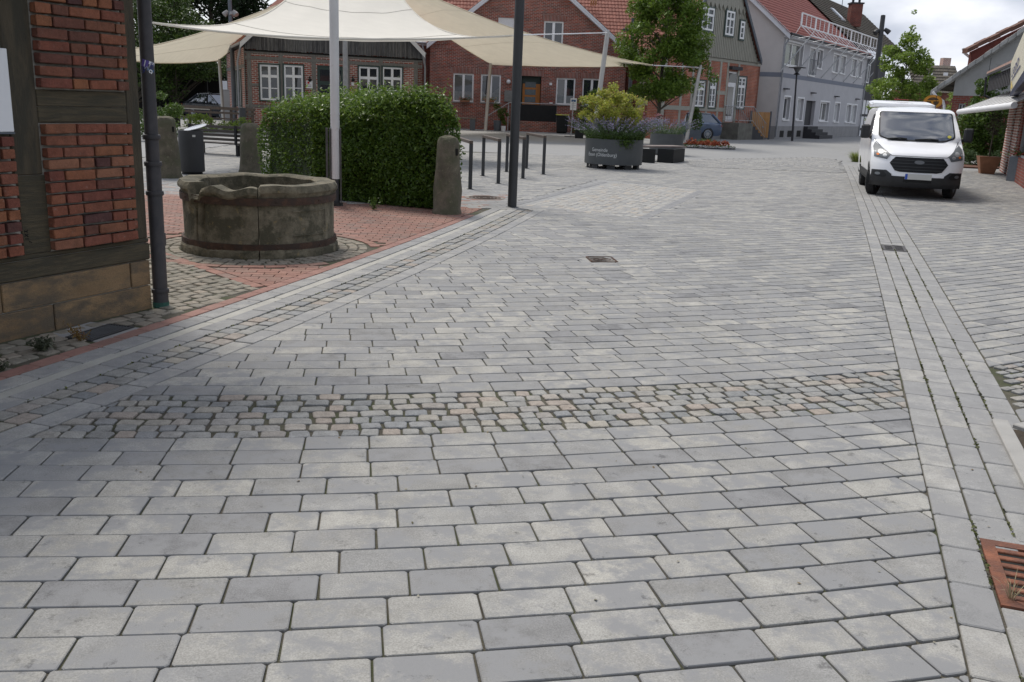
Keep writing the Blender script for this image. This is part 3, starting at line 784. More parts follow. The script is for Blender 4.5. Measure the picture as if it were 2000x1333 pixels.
# ---- left gutter: slabs, pale channel, two rows of cobbles, slabs
gut = Paving('gutter', SLAB, 'slab', nominal=(.33, .16))
strip(gut, left_pt, .82, .66, 2.6, 14.5, .345)
strip(gut, left_pt, .565, .405, 2.6, 14.5, .345)
strip(gut, left_pt, .155, .0, 2.6, 14.6, .36)
gut.flush()
chn = Paving('drain_channel', CHAN, 'channel_stone', gap=.004, top=.006, nominal=(1.0, .085))
strip(chn, left_pt, .657, .568, 2.6, 14.5, 1.0)
chn.flush()
gc = Paving('gutter_cobbles', COBB, 'cobble', gap=.0075, top=.011, ch=.005, rc=0, jit=.0035, nominal=(.15, .115))
strip(gc, left_pt, .402, .282, 2.6, 14.6, .14, .25)
strip(gc, left_pt, .278, .158, 2.6, 14.6, .14, .25)
gc.flush(rough=.14, dome=.002)

# ---- red border course, red forecourt, old cobbles by the house, ring round the well
WC = (-2.82, 10.12)
bord = Paving('border_course', REDS, 'red_slab', gap=.005, nominal=(.25, .115))
strip(bord, left_pt, .94, .825, 3.4, 13.4, .25)
bord.flush()
HC = gp(300, 603) + V((-.02, .02, 0))               # house corner
HD = (gp(0, 672) - gp(300, 603)).normalized()       # along the house wall, towards the camera
DVA, DVB = gp(506, 562), gp(320, 498)               # red course dividing cobbles from the forecourt
def side_div(p): return (DVB.x - DVA.x) * (p[1] - DVA.y) - (DVB.y - DVA.y) * (p[0] - DVA.x)   # >0: house side
def left_of_border(p): return p[0] < left_pt(p[1], 0)[0] - .965 * 1.04
def house_side(p): return (p[0] - HC.x) * (HD.y) - (p[1] - HC.y) * HD.x
oc = Paving('house_cobbles', COBOLD, 'cobble', gap=.010, top=.010, ch=.008, rc=0, jit=.004, nominal=(.125, .12))
for i in range(-40, 44):
    for j in range(-18, 22):
        s_, t_ = i * .118 + R.uniform(-.012, .012) + (j % 2) * .06, j * .118 + R.uniform(-.012, .012)
        p = V((HC.x, HC.y)) + V((HD.x, HD.y)) * -s_ + V((-HD.y, HD.x)) * t_
        if p.x > left_pt(p.y, 0)[0] - 1.02 or p.y < 3.2 or p.y > 9.4 or p.x < -5.2: continue
        if side_div(p) > -.1 and p.y > 6.4 and side_div(p) < .0: continue
        hs = house_side(p)
        inhouse = (p - V((HC.x, HC.y))).dot(V((HD.x, HD.y))) > -.02 and (p - V((HC.x, HC.y))).dot(V((-HD.y, HD.x))) < .02
        if inhouse: continue
        if side_div(p) < .09: continue
        if (p.x - WC[0]) ** 2 + (p.y - WC[1]) ** 2 < 1.28 ** 2: continue
        oc.rect(p.x, p.y, math.atan2(HD.y, HD.x) + R.gauss(0, .12), R.uniform(.10, .14), R.uniform(.10, .13))
GLA, GLB = gp(178, 668), gp(262, 641); GLN = V((0, 0, 1)).cross((GLB - GLA).normalized()) * .21
oc.skip.append(inpoly([tuple(p.xy) for p in (GLA - GLN * .15, GLB - GLN * .15, GLB + GLN * 1.15, GLA + GLN * 1.15)]))
oc.flush(rough=.16, dome=.0025)
fc = Paving('forecourt', REDP, 'clay_paver', gap=.006, top=.010, nominal=(.205, .103), ch=.004, rc=.006)
n_ = 9; da = (DVB - DVA); dl = da.length; da.normalize()
k = 0.0
while k < dl + .8:                                   # the dividing course
    c = DVA + da * (k + .12); fc.rect(c.x, c.y, math.atan2(da.y, da.x), .24, .11); k += .24
for j in range(0, 118):
    y0_ = 6.8 + j * .104; x = -10.5 + (.1 if j % 2 else 0) + R.random() * .02
    while x < 0:
        xm, ym = x + .1025, y0_ + (x + .1) * .10; x += .206
        p = (xm, ym)
        r2 = math.hypot(xm - WC[0], ym - WC[1])
        if r2 < 1.36 or ym > 17.2 or xm > left_pt(ym, 0)[0] - .85 or side_div(p) > .05: continue
        pts = [(xm + a_ * .995 - b_ * .0998, ym + a_ * .0998 + b_ * .995) for a_, b_ in ((-.103, -.052), (.103, -.052), (.103, .052), (-.103, .052))]
        fb = lambda p: left_pt(p[1], 0)[0] - .975 - p[0]
        fd = lambda p: -side_div(p) / dl - .06
        if all(fb(p) > 0 and fd(p) > 0 for p in pts): fc.rect(xm, ym, .10, .206, .104)
        else:
            q = clip_poly(clip_poly(pts, fb) or pts, fd) if len(clip_poly(pts, fb)) >= 3 else []
            if len(q) >= 3 and abs(area2(q)) > .0012: fc.poly(q)
fc.flush()
wr = Paving('well_surround', COBOLD, 'cobble', gap=.010, top=.010, ch=.008, rc=0, jit=.004, nominal=(.12, .11))
for j, rr in enumerate((.90, 1.01, 1.12)):
    n = int(2 * PI * rr / .125)
    for k in range(n):
        a = 2 * PI * (k + .5 * (j % 2)) / n; wr.rect(WC[0] + rr * math.cos(a), WC[1] + rr * math.sin(a), a + PI / 2, .125, .11)
wr.skip.append(lambda c: c[0] > left_pt(c[1], 0)[0] - 1.01)
wr.flush(rough=.15, dome=.002)
w2 = Paving('well_ring', REDP, 'clay_paver', gap=.006, nominal=(.21, .10), ch=.004, rc=.006)
n = int(2 * PI * 1.26 / .21)
for k in range(n):
    a = 2 * PI * k / n; c = (WC[0] + 1.26 * math.cos(a), WC[1] + 1.26 * math.sin(a))
    if c[0] < left_pt(c[1], 0)[0] - 1.03: w2.rect(*c, a + PI / 2, .21, .12)
w2.flush()

# ---- right gutter: four rows of slabs
GR_ = [right_pt(3.17, .157), right_pt(3.70, .157)]
rg = Paving('side_gutter', SLAB, 'slab', nominal=(.31, .155))
strip(rg, right_pt, .0, .15, 1.9, 33, .31, .03)
strip(rg, right_pt, .152, .298, 1.95, 33, .31, .03)
strip(rg, right_pt, .30, .446, 2.05, 33, .31, .03)
strip(rg, right_pt, .448, .595, 5.0, 33, .31, .03)
gq = [right_pt(3.51, .152), right_pt(2.96, .152), right_pt(2.96, .70), right_pt(3.51, .70)]
g2 = [right_pt(12.37, .155), right_pt(11.84, .155), right_pt(11.84, .446), right_pt(12.37, .446)]
rg.skip += [inpoly(gq), inpoly(g2)]
# stones beside the pit and the rusty grate
for y_ in np.arange(1.9, 3.2, .31):
    p = right_pt(float(y_), .53); rg.rect(p[0], p[1], math.atan(1 / .34), .30, .15)
rg.flush()

# ---- pavement on the right
rp = Paving('pavement', PAVE, 'paver', nominal=(.31, .165), ch=.006)
RC0, RC1 = right_pt(6.38, .6), right_pt(5.52, .6)
def prow(Y, dx): return .55 * dx + .05 * dx * dx if dx < 3.5 else .55 * 3.5 + .05 * 12.25 + .9 * (dx - 3.5)
yk = 5.05; ri = 0
rcob = Paving('pavement_cobbles', COBB, 'cobble', gap=.0075, top=.011, ch=.005, rc=0, jit=.0035, nominal=(.12, .11))
PITB = 5.06
while yk < 40:
    b = right_pt(yk, .6); dx = R.random() * .1 + (.15 if ri % 2 else 0) - .3; ri += 1
    while dx < 13:
        sl_ = .55 + .1 * min(dx + .13, 3.5); an = math.atan(sl_); st = .31 * math.cos(an); xm = dx + st / 2; dx += st
        px_, py_ = b[0] + xm, b[1] + prow(yk, xm)
        if py_ > 32 or px_ > 19: break
        w = .238 * math.sin(math.atan(1 / .34) - an)
        if w < .06: break
        off = px_ - R0(py_)
        if off < .35: continue
        ca, sa = math.cos(an), math.sin(an)
        if 5.50 < yk < 6.36:
            for q in range(3):
                for e in range(2):
                    ax, bx = -.155 + .103 * (q + .5), -w / 2 + w * (e + .5) / 2
                    X, Y_ = px_ + ax * ca - bx * sa, py_ + ax * sa + bx * ca
                    if X - R0(Y_) > .668: rcob.rect(X, Y_, an + R.gauss(0, .08), R.uniform(.09, .115), w / 2 * R.uniform(.85, 1.0))
            continue
        pts = [(px_ + a_ * ca - b_ * sa, py_ + a_ * sa + b_ * ca) for a_, b_ in ((-.155, -w / 2), (.155, -w / 2), (.155, w / 2), (-.155, w / 2))]
        fn = lambda p: p[0] - right_pt(p[1], .0)[0] - .632
        if all(fn(p) > 0 for p in pts): rp.rect(px_, py_, an, .31, w)
        else:
            q = clip_poly(pts, fn)
            if len(q) >= 3 and abs(area2(q)) > .0015: rp.poly(q)
    yk += .238
rp.flush(); rcob.flush(rough=.15, dome=.0025)

# ---- pale cobble patch with its slab border
pc_ = Paving('cobble_patch', COBPALE, 'cobble', gap=.006, top=.009, ch=.004, rc=0, jit=.003, nominal=(.17, .13))
e1 = V(PATCH[1]) - V(PATCH[0]); e2 = V(PATCH[3]) - V(PATCH[0]); l1, l2 = e1.length, e2.length; e1.normalize(); e2.normalize()
bd = Paving('patch_border', SLABD, 'slab', nominal=(.31, .16))
for i in range(int(l1 / .31)):
    p = V(PATCH[0]) + e1 * (i + .5) * .31; q = p + e2 * .08; bd.rect(q.x, q.y, math.atan2(e1.y, e1.x), .31, .16)
    p = V(PATCH[3]) + e1 * (i + .5) * .31; q = p - e2 * .08; bd.rect(q.x, q.y, math.atan2(e1.y, e1.x), .31, .16)
bd.flush()
bs = MB(); _c = sum((V((*p, 0)) for p in PATCH), V((0, 0, 0))) / 4; bs.prism([_c + (V((*p, 0)) - _c) * 1.05 + V((0, 0, .002)) for p in PATCH], (0, 0, .004)); bs.build('bedding_sand', FARPAVE, bd.o)
for i in range(int(l1 / .17)):
    for j in range(int((l2 - .36) / .14)):
        p = V(PATCH[0]) + e1 * (i + .5 + (j % 2) * .5) * .17 + e2 * (.18 + (j + .5) * .14)
        pc_.rect(p.x + R.gauss(0, .012), p.y + R.gauss(0, .012), math.atan2(e1.y, e1.x) + R.gauss(0, .09), .17 * R.uniform(.75, 1.05), .14 * R.uniform(.8, 1))
pc_.flush(rough=.12, dome=.002)

# ---- square beyond: arcs of pavers, then paving too far to tell stones apart
mb = MB(); mb.face([(-75, 31.9, .007), (75, 31.9, .007), (75, 130, .007), (-75, 130, .007)])
mb.face([(-75, 14.8, .007), (-9.4, 14.8, .007), (-9.4, 31.9, .007), (-75, 31.9, .007)])
mb.face([(18.6, 8, .007), (75, 8, .007), (75, 31.9, .007), (18.6, 31.9, .007)])
setp(mb.build('square', FARPAVE, loc=(0, 0, 0)), kind='structure')
ar = Paving('paver_arcs', PAVE, 'paver', gap=.012, top=.02, nominal=(.31, .178), rc=0)
AC = gp(1352, 312)
for j in range(3, 42):
    rr = j * .185; n = int(PI * rr / .31)
    for k in range(n):
        a = -PI * .62 + PI * .85 * (k + .5 * (j % 2)) / max(1, n)
        x, y = AC.x + rr * math.cos(a), AC.y + rr * math.sin(a)
        if y > 28.0 and x < R0(y) - .1 and not (y < 31 and x < 5.3): ar.rect(x, y, a + PI / 2, .31 * .85, .18)
ar.flush()
# ------------------------------------------------------------------ half-timbered corner house on the left
w = Wall(HC + HD * 6.0, HC)                          # seen from the street: far end of u is the corner by the downpipe
LW = w.L
corner = thing('timber_frame_house', 'dark half-timbered house corner with old red bricks, at the left edge of the street', 'house', (HC.x, HC.y, 0))
WTOP = 3.15
def U(px, py): return w.uv(px, py)[0]
def Zz(px, py): return w.uv(px, py)[1]
zs0 = Zz(200, 522); zs1 = Zz(200, 478)               # sill beam bottom and top
z_r0, z_r1 = Zz(165, 240), Zz(165, 178)              # middle rail
u_c0 = U(250, 250)                                   # corner post, inner edge
u_l0, u_l1 = U(18, 250), U(76, 250)                  # left post
u_e = U(-150, 400)
core = MB(); w.box(core, 0, 0, LW - .02, WTOP, -6.0, -.0125); core.build('wall', MORT, corner)
bb = MB(); w.box(bb, u_c0, zs1 + .002, LW, WTOP, -.12, .0, bev=.006); bb.build('post', TIMB, corner)
bb = MB(); w.box(bb, u_l0, Zz(50, 343), u_l1, WTOP, -.12, .004, bev=.008); bb.build('post', TIMB, corner)
bb = MB(); w.box(bb, u_l0 + .02, zs1 + .002, u_l1 + .015, Zz(50, 343) - .004, -.12, .001, bev=.006); bb.build('post', TIMBH, corner, label='repaired lower end of the timber post')
bb = MB(); w.box(bb, u_l1 + .002, z_r0, u_c0 - .002, (z_r0 + z_r1) / 2 - .004, -.12, .001, bev=.006); w.box(bb, u_l1 + .002, (z_r0 + z_r1) / 2 - .001, u_c0 - .002, z_r1, -.12, .003, bev=.006); bb.build('rail', TIMBH, corner)
bb = MB(); w.box(bb, 0, zs0, LW + .01, zs1 - .035, -.15, .012, bev=.012); w.box(bb, 0, zs1 - .031, LW + .01, zs1, -.15, .002, bev=.008); bb.build('sill_beam', TIMBH, corner)
bb = MB(); w.box(bb, 0, z_r0 - .1, u_l0 - .002, z_r0 + .02, -.12, .0, bev=.006); bb.build('rail', TIMBH, corner)
bb = MB(); w.box(bb, 0, WTOP - .25, LW, WTOP, -.1, .02, bev=.006); bb.build('top_plate', TIMB, corner)
# bricks, one by one
BMESH = {}
def brick_obj(u0_, z0, l, h):
    k = round(l, 2)
    if (k, 0) not in BMESH:
        for q in range(3):
            mbx = MB(); mbx.obox((0, 0, 0), (k, 0, 0), (0, -.06, 0), (0, 0, h), bev=.0045)
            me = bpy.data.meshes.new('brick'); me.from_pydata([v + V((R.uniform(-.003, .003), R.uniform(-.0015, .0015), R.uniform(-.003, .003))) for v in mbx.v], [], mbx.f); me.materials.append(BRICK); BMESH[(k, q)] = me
    ob = bpy.data.objects.new('brick', BMESH[(k, R.randrange(3))]); COL.objects.link(ob); ob.parent = corner
    p = w.P(u0_, z0, R.uniform(-.0112, -.0065)) - WL[corner]
    ob.location = p; ob.rotation_euler = (0, R.uniform(-.012, .012), math.atan2(w.x.y, w.x.x))
    ob.scale = (l / k, 1, 1)
def brick_panel(u0_, u1, z0, z1):
    z = z0 + .012; hh = .062
    while z + hh < z1 + .02:
        u = u0_ + .012
        while u < u1 - .03:
            l = R.choice((.235, .235, .225, .115, .11, .24)); l = min(l, u1 - .008 - u)
            if u1 - (u + l) < .07: l = u1 - .010 - u
            if l > .03: brick_obj(u, z, max(l, .05), hh)
            u += l + .016
        z += hh + .016
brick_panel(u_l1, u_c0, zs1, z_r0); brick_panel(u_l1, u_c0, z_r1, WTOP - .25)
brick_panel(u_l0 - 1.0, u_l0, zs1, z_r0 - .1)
# sandstone plinth blocks
zj = Zz(150, 585)
def block(u0_, z0, u1, z1):
    b_ = MB(); w.box(b_, u0_ + .005, z0, u1 - .005, z1, -.2, R.uniform(.004, .012), bev=.006); b_.build('plinth_block', SAND, corner)
uj = U(254, 530); block(uj, zj + .005, LW - .0, zs0 - .006); block(U(4, 600), zj + .005, uj, zs0 - .006); block(U(-90, 600), zj + .005, U(4, 600), zs0 - .006)
uk = U(106, 620); block(uk, -.05, LW + .002, zj - .004); block(U(-70, 660), -.05, uk, zj - .004); block(.0, -.05, U(-70, 660), zj - .004)
# the other side of the corner, and the roof with its deep eaves
b_ = MB(); b_.obox(w.P(LW, 0, -.2), -w.n * 5.5, -w.x * .05, V((0, 0, WTOP))); b_.build('gable_wall', MORT, corner)
b_ = MB(); ev_ = w.n * .62 - V((0, 0, .38)); 
b_.obox(w.P(-.5, WTOP + .28, .75), w.x * (LW + 1.0), -w.n * 4.2 + V((0, 0, 3.1)), V((0, 0, .10))); b_.build('roof', TILEB, corner)
b_ = MB(); b_.obox(w.P(-.5, WTOP + .23, .74), w.x * (LW + 1.0), -w.n * .9 + V((0, 0, .03)), V((0, 0, .03))); b_.build('eaves_board', TIMB, corner)
# downpipe with its collars and the sticker
pb = gp(315, 600); pt = at(283, 0, (pb - CP).dot(cf) * 1.0)
px0 = V((pb.x, pb.y, 0)) + w.n * .0
def ppt(z): return px0 + V((0, 0, z)) + (V((pt.x, pt.y, 0)) - px0) * (z / max(pt.z, .1)) * 0.25
zc1, zc2 = 1.05, .12
p_ = MB(); p_.tube([ppt(.0), ppt(.13)], .058, 20); p_.tube([ppt(.13), ppt(1.12)], .055, 20); p_.tube([ppt(1.12), ppt(3.3)], .050, 20)
pipe = p_.build('downpipe', PIPE, corner, smooth=True)
for z_ in (.13, 1.10, 1.30, .88):
    p_ = MB(); p_.lathe(ppt(z_), [(.05, -.02), (.064, -.016), (.067, 0), (.064, .016), (.05, .02)], 20); p_.build('collar', PIPE, pipe, smooth=True)
p_ = MB(); p_.box(ppt(.52) + w.x * .055 + V((0, 0, .0)), (.03, .05, .10)); p_.build('bracket', PIPE, pipe)
p_ = MB(); p_.lathe(ppt(0), [(.0605, .004), (.0605, .045)], 20); p_.build('verdigris_foot', M('verdigris', (.03, .10, .075), .8, .4, 30), pipe, smooth=True)
# sticker on the pipe: four coloured squares with the digits 1 8 9 9
zst = w.uv(281, 133)[1]; pcen = ppt(zst); view = (CP - pcen); view.z = 0; view.normalize()
sidev = V((0, 0, 1)).cross(view).normalized()
def onpipe(x, y, r=.0508):
    a = x / r; ca, sa = math.cos(.16), math.sin(.16); return pcen + (view * math.cos(a) + sidev * math.sin(a)) * r + V((0, 0, y))
def rotst(x, y): ca, sa = math.cos(-.28), math.sin(-.28); return x * ca - y * sa, x * sa + y * ca
def stq(x0, y0, x1, y1, mat, r):
    q = MB(); n = 5
    for i in range(n):
        a, b = x0 + (x1 - x0) * i / n, x0 + (x1 - x0) * (i + 1) / n
        q.face([onpipe(*rotst(a, y0), r), onpipe(*rotst(b, y0), r), onpipe(*rotst(b, y1), r), onpipe(*rotst(a, y1), r)])
    return q
s4 = .054
q = stq(-s4, -s4, s4, s4, WHITEM, .0512); stick = q.build('sticker', WHITEM, corner)
for (x0, y0, x1, y1, mt, ch, tm, ix) in ((-s4, 0, 0, s4, PURP, '1', WHITEM, 0), (0, 0, s4, s4, WHITEM, '8', INK, 1), (-s4, -s4, 0, 0, WHITEM, '9', INK, 2), (0, -s4, s4, 0, TEALP, '9', WHITEM, 3)):
    if mt is not WHITEM: stq(x0, y0, x1, y1, mt, .0516).build('print_field', mt, stick)
    text_mesh(ch, .068, lambda x, y, x0=x0, y0=y0: onpipe(*rotst(x0 + .010 + x, y0 + .005 + y), .0522), 'digit', tm, stick)
text_mesh('VfL', .036, lambda x, y: onpipe(*rotst(-.028 + x, -.012 + y), .0526), 'script', M('grey_script', (.35, .36, .42), .5), stick)
# carved carpenter's marks on the repaired post
cm = MB()
for (xa, ya, xb, yb) in ((47, 451, 54, 454), (47, 454, 54, 450), (48, 457, 55, 463), (48, 462, 55, 458), (49, 467, 56, 467), (57, 472, 62, 474)):
    cm_a, cm_b = w.uv(xa, ya), w.uv(xb, yb); w.beam(cm, cm_a, cm_b, .006, .0005, .0035)
cm.build('carved_mark', DIRTY, corner)
# white notice board on the wall, cut by the picture edge
b_ = MB(); u_s = U(17, 200); w.box(b_, u_s - .55, Zz(10, 258), u_s, Zz(5, 95), .006, .03, bev=.004)
nb_ = b_.build('notice_board', WHITEM, None, label='white board fixed to the timber wall at the left edge', cat='sign')
b_ = MB(); w.box(b_, u_s - .55, Zz(10, 258) - .012, u_s, Zz(10, 258) - .001, .004, .034); b_.build('edge_strip', GREYP, nb_)

# ------------------------------------------------------------------ stone well
well = thing('stone_well', 'round weathered sandstone well held by two rusty iron hoops, its rim broken', 'well', (WC[0], WC[1], 0))
from mathutils import noise as mn
cdir = math.atan2(-WC[1], -WC[0])                    # towards the camera
RO, RI, HW = .795, .62, .745
prof = [(RO + .045, 0), (RO + .045, .07), (RO + .012, .11), (RO, .14), (RO, .56), (RO - .005, .585), (RO + .012, .61), (RO + .02, .65), (RO + .045, .675), (RO + .045, .705), (RO + .02, HW), (RI + .03, HW), (RI, HW - .02), (RI - .01, .1), (RI, .02)]
def wfn(a, j, r, z):
    p = V((math.cos(a) * r, math.sin(a) * r, z)); n_ = mn.noise(p * 4.0) * .012 + mn.noise(p * 14.0) * .005
    n_ += mn.noise(p * 30.0) * .004; r += n_; d_ = (a - cdir + PI) % (2 * PI) - PI
    if z > .575:
        cut = 0
        if -.80 < d_ < -.0: cut = .040 + .02 * math.sin(d_ * 13) + .03 * mn.noise(V((d_ * 4, 0, 3)))
        if -.98 < d_ < -.80: cut = .125
        if 4 <= 0: cut = 0
        z -= max(0, cut) * min(1, (z - .575) / .05)
        z += mn.noise(V((math.cos(a) * 3, math.sin(a) * 3, 9))) * .012
    if .46 < z < .57 and -.90 < d_ < -.72 and r > .8: r -= .05
    return r, z
seams = [cdir - .0 - .02, cdir + 2.0, cdir - 2.1 + 2 * PI]
seams = sorted(s % (2 * PI) for s in seams)
for i in range(3):
    a0, a1 = seams[i] + .006, seams[(i + 1) % 3] - .006
    if a1 < a0: a1 += 2 * PI
    b_ = MB(); b_.lathe(WC + (0,), prof, 64, a0, a1, wfn, closed=True); b_.build('basin_stone', WELL, well, smooth=True)
for z0, h in ((.585, .075), (.115, .075)):
    b_ = MB(); r0 = RO + .004; b_.lathe(WC + (z0 - h / 2,), [(r0, 0), (r0 + .024, 0), (r0 + .026, h / 2), (r0 + .024, h), (r0, h)], 72, closed=True); hp = b_.build('iron_hoop', RUST, well, smooth=True)
    for k in range(10):
        a = cdir + .2 + k * .62; b_ = MB(); b_.ball(V(WC + (z0,)) + V((math.cos(a), math.sin(a), 0)) * (r0 + .024), .011, 6, 4); b_.build('rivet', RUST, hp)
# sunk inscription panel and the inside
b_ = MB(); b_.lathe(WC + (0,), [(RI - .02, .06), (.0, .06)], 40); b_.build('well_bottom', SOIL, well)
pm = MB()
for (d0, d1, z0, z1) in ((.42, 1.0, .475, .49), (.42, 1.0, .225, .24), (.985, 1.0, .24, .475)):
    pm.lathe(WC + (0,), [(RO + .002, z0), (RO + .014, z0 + .003), (RO + .014, z1 - .003), (RO + .002, z1)], 16, cdir + d0, cdir + d1)
pm.build('panel_moulding', WELL, well, smooth=True)

# ------------------------------------------------------------------ granite bollards
def bollard(px, py, top_py, wpx, label, seed, hole):
    p = gp(px, py); k = ppm(p); h = (py - top_py) / k * 1.01; r = wpx / k / 2
    def fn(a, j, r_, z):
        q = V((math.cos(a) * 2, math.sin(a) * 2, z * 3 + seed)); n_ = mn.noise(q) * .022 + mn.noise(q * 4) * .010
        return max(0, r_ + (n_ if r_ > .01 else 0)), z + (n_ * .8 if z > h * .9 else 0)
    pr = [(r * 1.34, -.03), (r * 1.34, .03), (r * 1.26, .08), (r * 1.18, h * .3), (r * 1.08, h * .6), (r * .98, h * .88), (r * .93, h * .94), (r * .80, h * .975), (r * .45, h * .995), (0, h)]
    t = thing('stone_bollard', label, 'bollard', p, 'weathered stone bollards')
    b_ = MB(); b_.lathe(p, pr, 28, fn=fn); b_.build('stone', BOLL, t, smooth=True)
    if hole:
        v_ = (CP - p); v_.z = 0; v_.normalize(); s_ = V((0, 0, 1)).cross(v_); dd = (v_ * .75 + s_ * .65).normalized()
        c = p + dd * (r * .99) + V((0, 0, h * .80)); b_ = MB(); b_.obox(c - s_ * .02 - V((0, 0, .05)) - v_ * .03, s_ * .055, v_ * .045, V((0, 0, .10)), bev=.008); b_.build('mortise', DIRTY, t)
    return t
bollard(873, 418, 270, 44, 'weathered stone bollard at the right end of the hedge, beside the lamp post', 1.3, True)
bollard(491, 338, 244, 36, 'dark stone bollard behind the well, against the left end of the hedge', 5.1, False)
bollard(327, 348, 232, 42, 'stone bollard partly hidden behind the downpipe, left of the round bin', 9.7, True)

# ------------------------------------------------------------------ hedge
hl, hr = gp(664, 396), gp(868, 416)
hb = gp(489, 360)
hedge = thing('clipped_hedge', 'thick clipped green privet hedge behind the well, paler leaves on top painting the light there', 'hedge', (hr.x - 1, hr.y + 1, 0))
ex = (V((hr.x, hr.y, 0)) - V((hl.x, hl.y, 0))).normalized()
fr_off = V((-ex.y, ex.x, 0)) * -.12
c0 = V((hl.x, hl.y, 0)) - ex * .50; c1 = V((hr.x, hr.y, 0)) + ex * .16 - fr_off
cb0 = V((hb.x, hb.y, 0)) + V((.15, .2, 0)); cb1 = cb0 + (c1 - c0) + V((.35, .1, 0))
def hq(a, b): return (c0 * (1 - a) + c1 * a) * (1 - b) + (cb0 * (1 - a) + cb1 * a) * b
def htop(a, b): return 1.43 + .33 * max(0, min(1, (a - .30) / .22)) * (1 - b * .5) - .06 * a * a + .05 * math.sin(a * 9 + b * 4)
b_ = MB(); g = [[None] * 13 for _ in range(9)]
for i in range(8):
    for j in range(6):
        pass
core = []
N1, N2 = 10, 8
b_ = MB(); cs_ = .14
lo = [hq(.035, .08), hq(.95, .08), hq(.95, .92), hq(.035, .92)]
vs = [p + V((0, 0, .02)) for p in lo] + [hq(a, b) + V((0, 0, htop(a, b) - .26)) for a, b in ((.05, .12), (.93, .12), (.93, .9), (.05, .9))]
b_.raw(vs, [(3, 2, 1, 0), (4, 5, 6, 7), (0, 1, 5, 4), (1, 2, 6, 5), (2, 3, 7, 6), (3, 0, 4, 7)])
b_.build('twig_core', HEDGEC, hedge)
pts = []; outs = []
nrm_f = V((0, 0, 1)).cross(ex) * -1
fr_n = (hq(.5, 0) - hq(.5, 1)).normalized(); 
def wob(p): return mn.noise(p * 1.6) * .16 + mn.noise(p * 5) * .07 - .02
for k in range(46000):
    f = R.random(); a, b, h = R.random(), R.random(), R.random()
    if f < .40: b = abs(R.gauss(0, .035)); o_ = fr_n
    elif f < .62: h = 1 - abs(R.gauss(0, .05)); o_ = V((0, 0, 1))
    elif f < .76: a = 1 - abs(R.gauss(0, .05)); o_ = ex
    elif f < .88: a = abs(R.gauss(0, .05)); o_ = -ex
    else: b = 1 - abs(R.gauss(0, .05)); o_ = -fr_n
    t_ = htop(a, b); z = .03 + h * (t_ - .03); p = hq(a, b) + V((0, 0, z))
    wv = wob(p); p = p + o_ * wv
    bulge = .10 * math.sin(PI * min(1, h)) - .22 * max(0, h - .80) / .2 * (1 - abs(o_.z)) ; p.z -= .20 * o_.z * (max(0, abs(a - .5) - .38) / .12) ** 2 * 1.0 + .16 * o_.z * (max(0, .12 - b) / .12) ** 2; p = p + (o_ if o_.z == 0 else V((0, 0, 0))) * (bulge - .05)
    if h > .93 and R.random() < .35: p.z += R.random() ** 2 * .22
    pts.append(p); outs.append(o_)
leaves('foliage', np.array(pts), .062, HEDGE, hedge, up=.25, out=np.array(outs) * .5, aspect=.42)
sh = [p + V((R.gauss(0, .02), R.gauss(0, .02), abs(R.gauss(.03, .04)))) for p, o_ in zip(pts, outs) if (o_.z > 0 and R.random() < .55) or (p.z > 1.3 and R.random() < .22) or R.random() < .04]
leaves('lit_top_leaves', np.array(sh), .066, TOPLIT, hedge, up=.1, aspect=.36)  # paler leaf layer, mostly on top, paints the light falling there

# ------------------------------------------------------------------ white mast with its hinged foot
mp_ = gp(656, 403); k = ppm(mp_); v_ = V((CP.x - mp_.x, CP.y - mp_.y, 0)).normalized(); s_ = V((0, 0, 1)).cross(v_)
mast = thing('white_mast', 'tall white steel mast in front of the hedge, held in a dark hinged foot', 'mast', mp_)
r = 8.6 / k
b_ = MB(); b_.tube([mp_ + V((0, 0, .42)), mp_ + V((0, 0, 6.5))], r, 20); b_.build('pole', WSTEEL, mast, smooth=True)
b_ = MB(); b_.tube([mp_ + V((0, 0, 1.38)) + v_ * .0, mp_ + V((0, 0, 1.405))], r * 1.05, 20); b_.build('ring', WSTEEL, mast, smooth=True)
ft = MB()
for sx in (-1, 1):
    ft.obox(mp_ + s_ * (sx * (r + .012)) - s_ * .01 - v_ * .05, s_ * .02, v_ * .10, V((0, 0, 1.18)))
ft.obox(mp_ - s_ * (r + .075) - v_ * .05, s_ * .035, v_ * .08, V((0, 0, 1.18)))
for z_ in (1.12, .62, .30): ft.obox(mp_ - s_ * (r + .04) + v_ * (r * .75), s_ * (2 * r + .08), v_ * .03, V((0, 0, .06)))
ft.build('hinged_foot', M('foot_steel', (.075, .072, .07), .55, .25, 8), mast)
b_ = MB(); b_.tube([mp_, mp_ + V((0, 0, .44))], r * .9, 14); b_.build('stub', ANTH, mast, smooth=True)

# ------------------------------------------------------------------ dark lamp post
lp = gp(1000, 406); k = ppm(lp); r = 8.6 / k
post = thing('lamp_post', 'dark grey steel lamp post rising out of the picture beside the gutter', 'lamp post', lp)
b_ = MB(); b_.tube([lp - V((0, 0, .02)), lp + V((0, 0, 6.8))], [r * 1.02, r * 1.08], 24); b_.build('pole', ANTH, post, smooth=True)
b_ = MB(); b_.lathe(lp, [(r * 1.5, 0), (r * 1.5, .012), (r * 1.03, .02)], 24); b_.build('base_collar', ANTH, post)
b_ = MB(); b_.box(lp + V((.45, -.2, 6.85)), (1.2, .32, .10), .3, bev=.03); b_.build('lamp_head', ANTH, post)

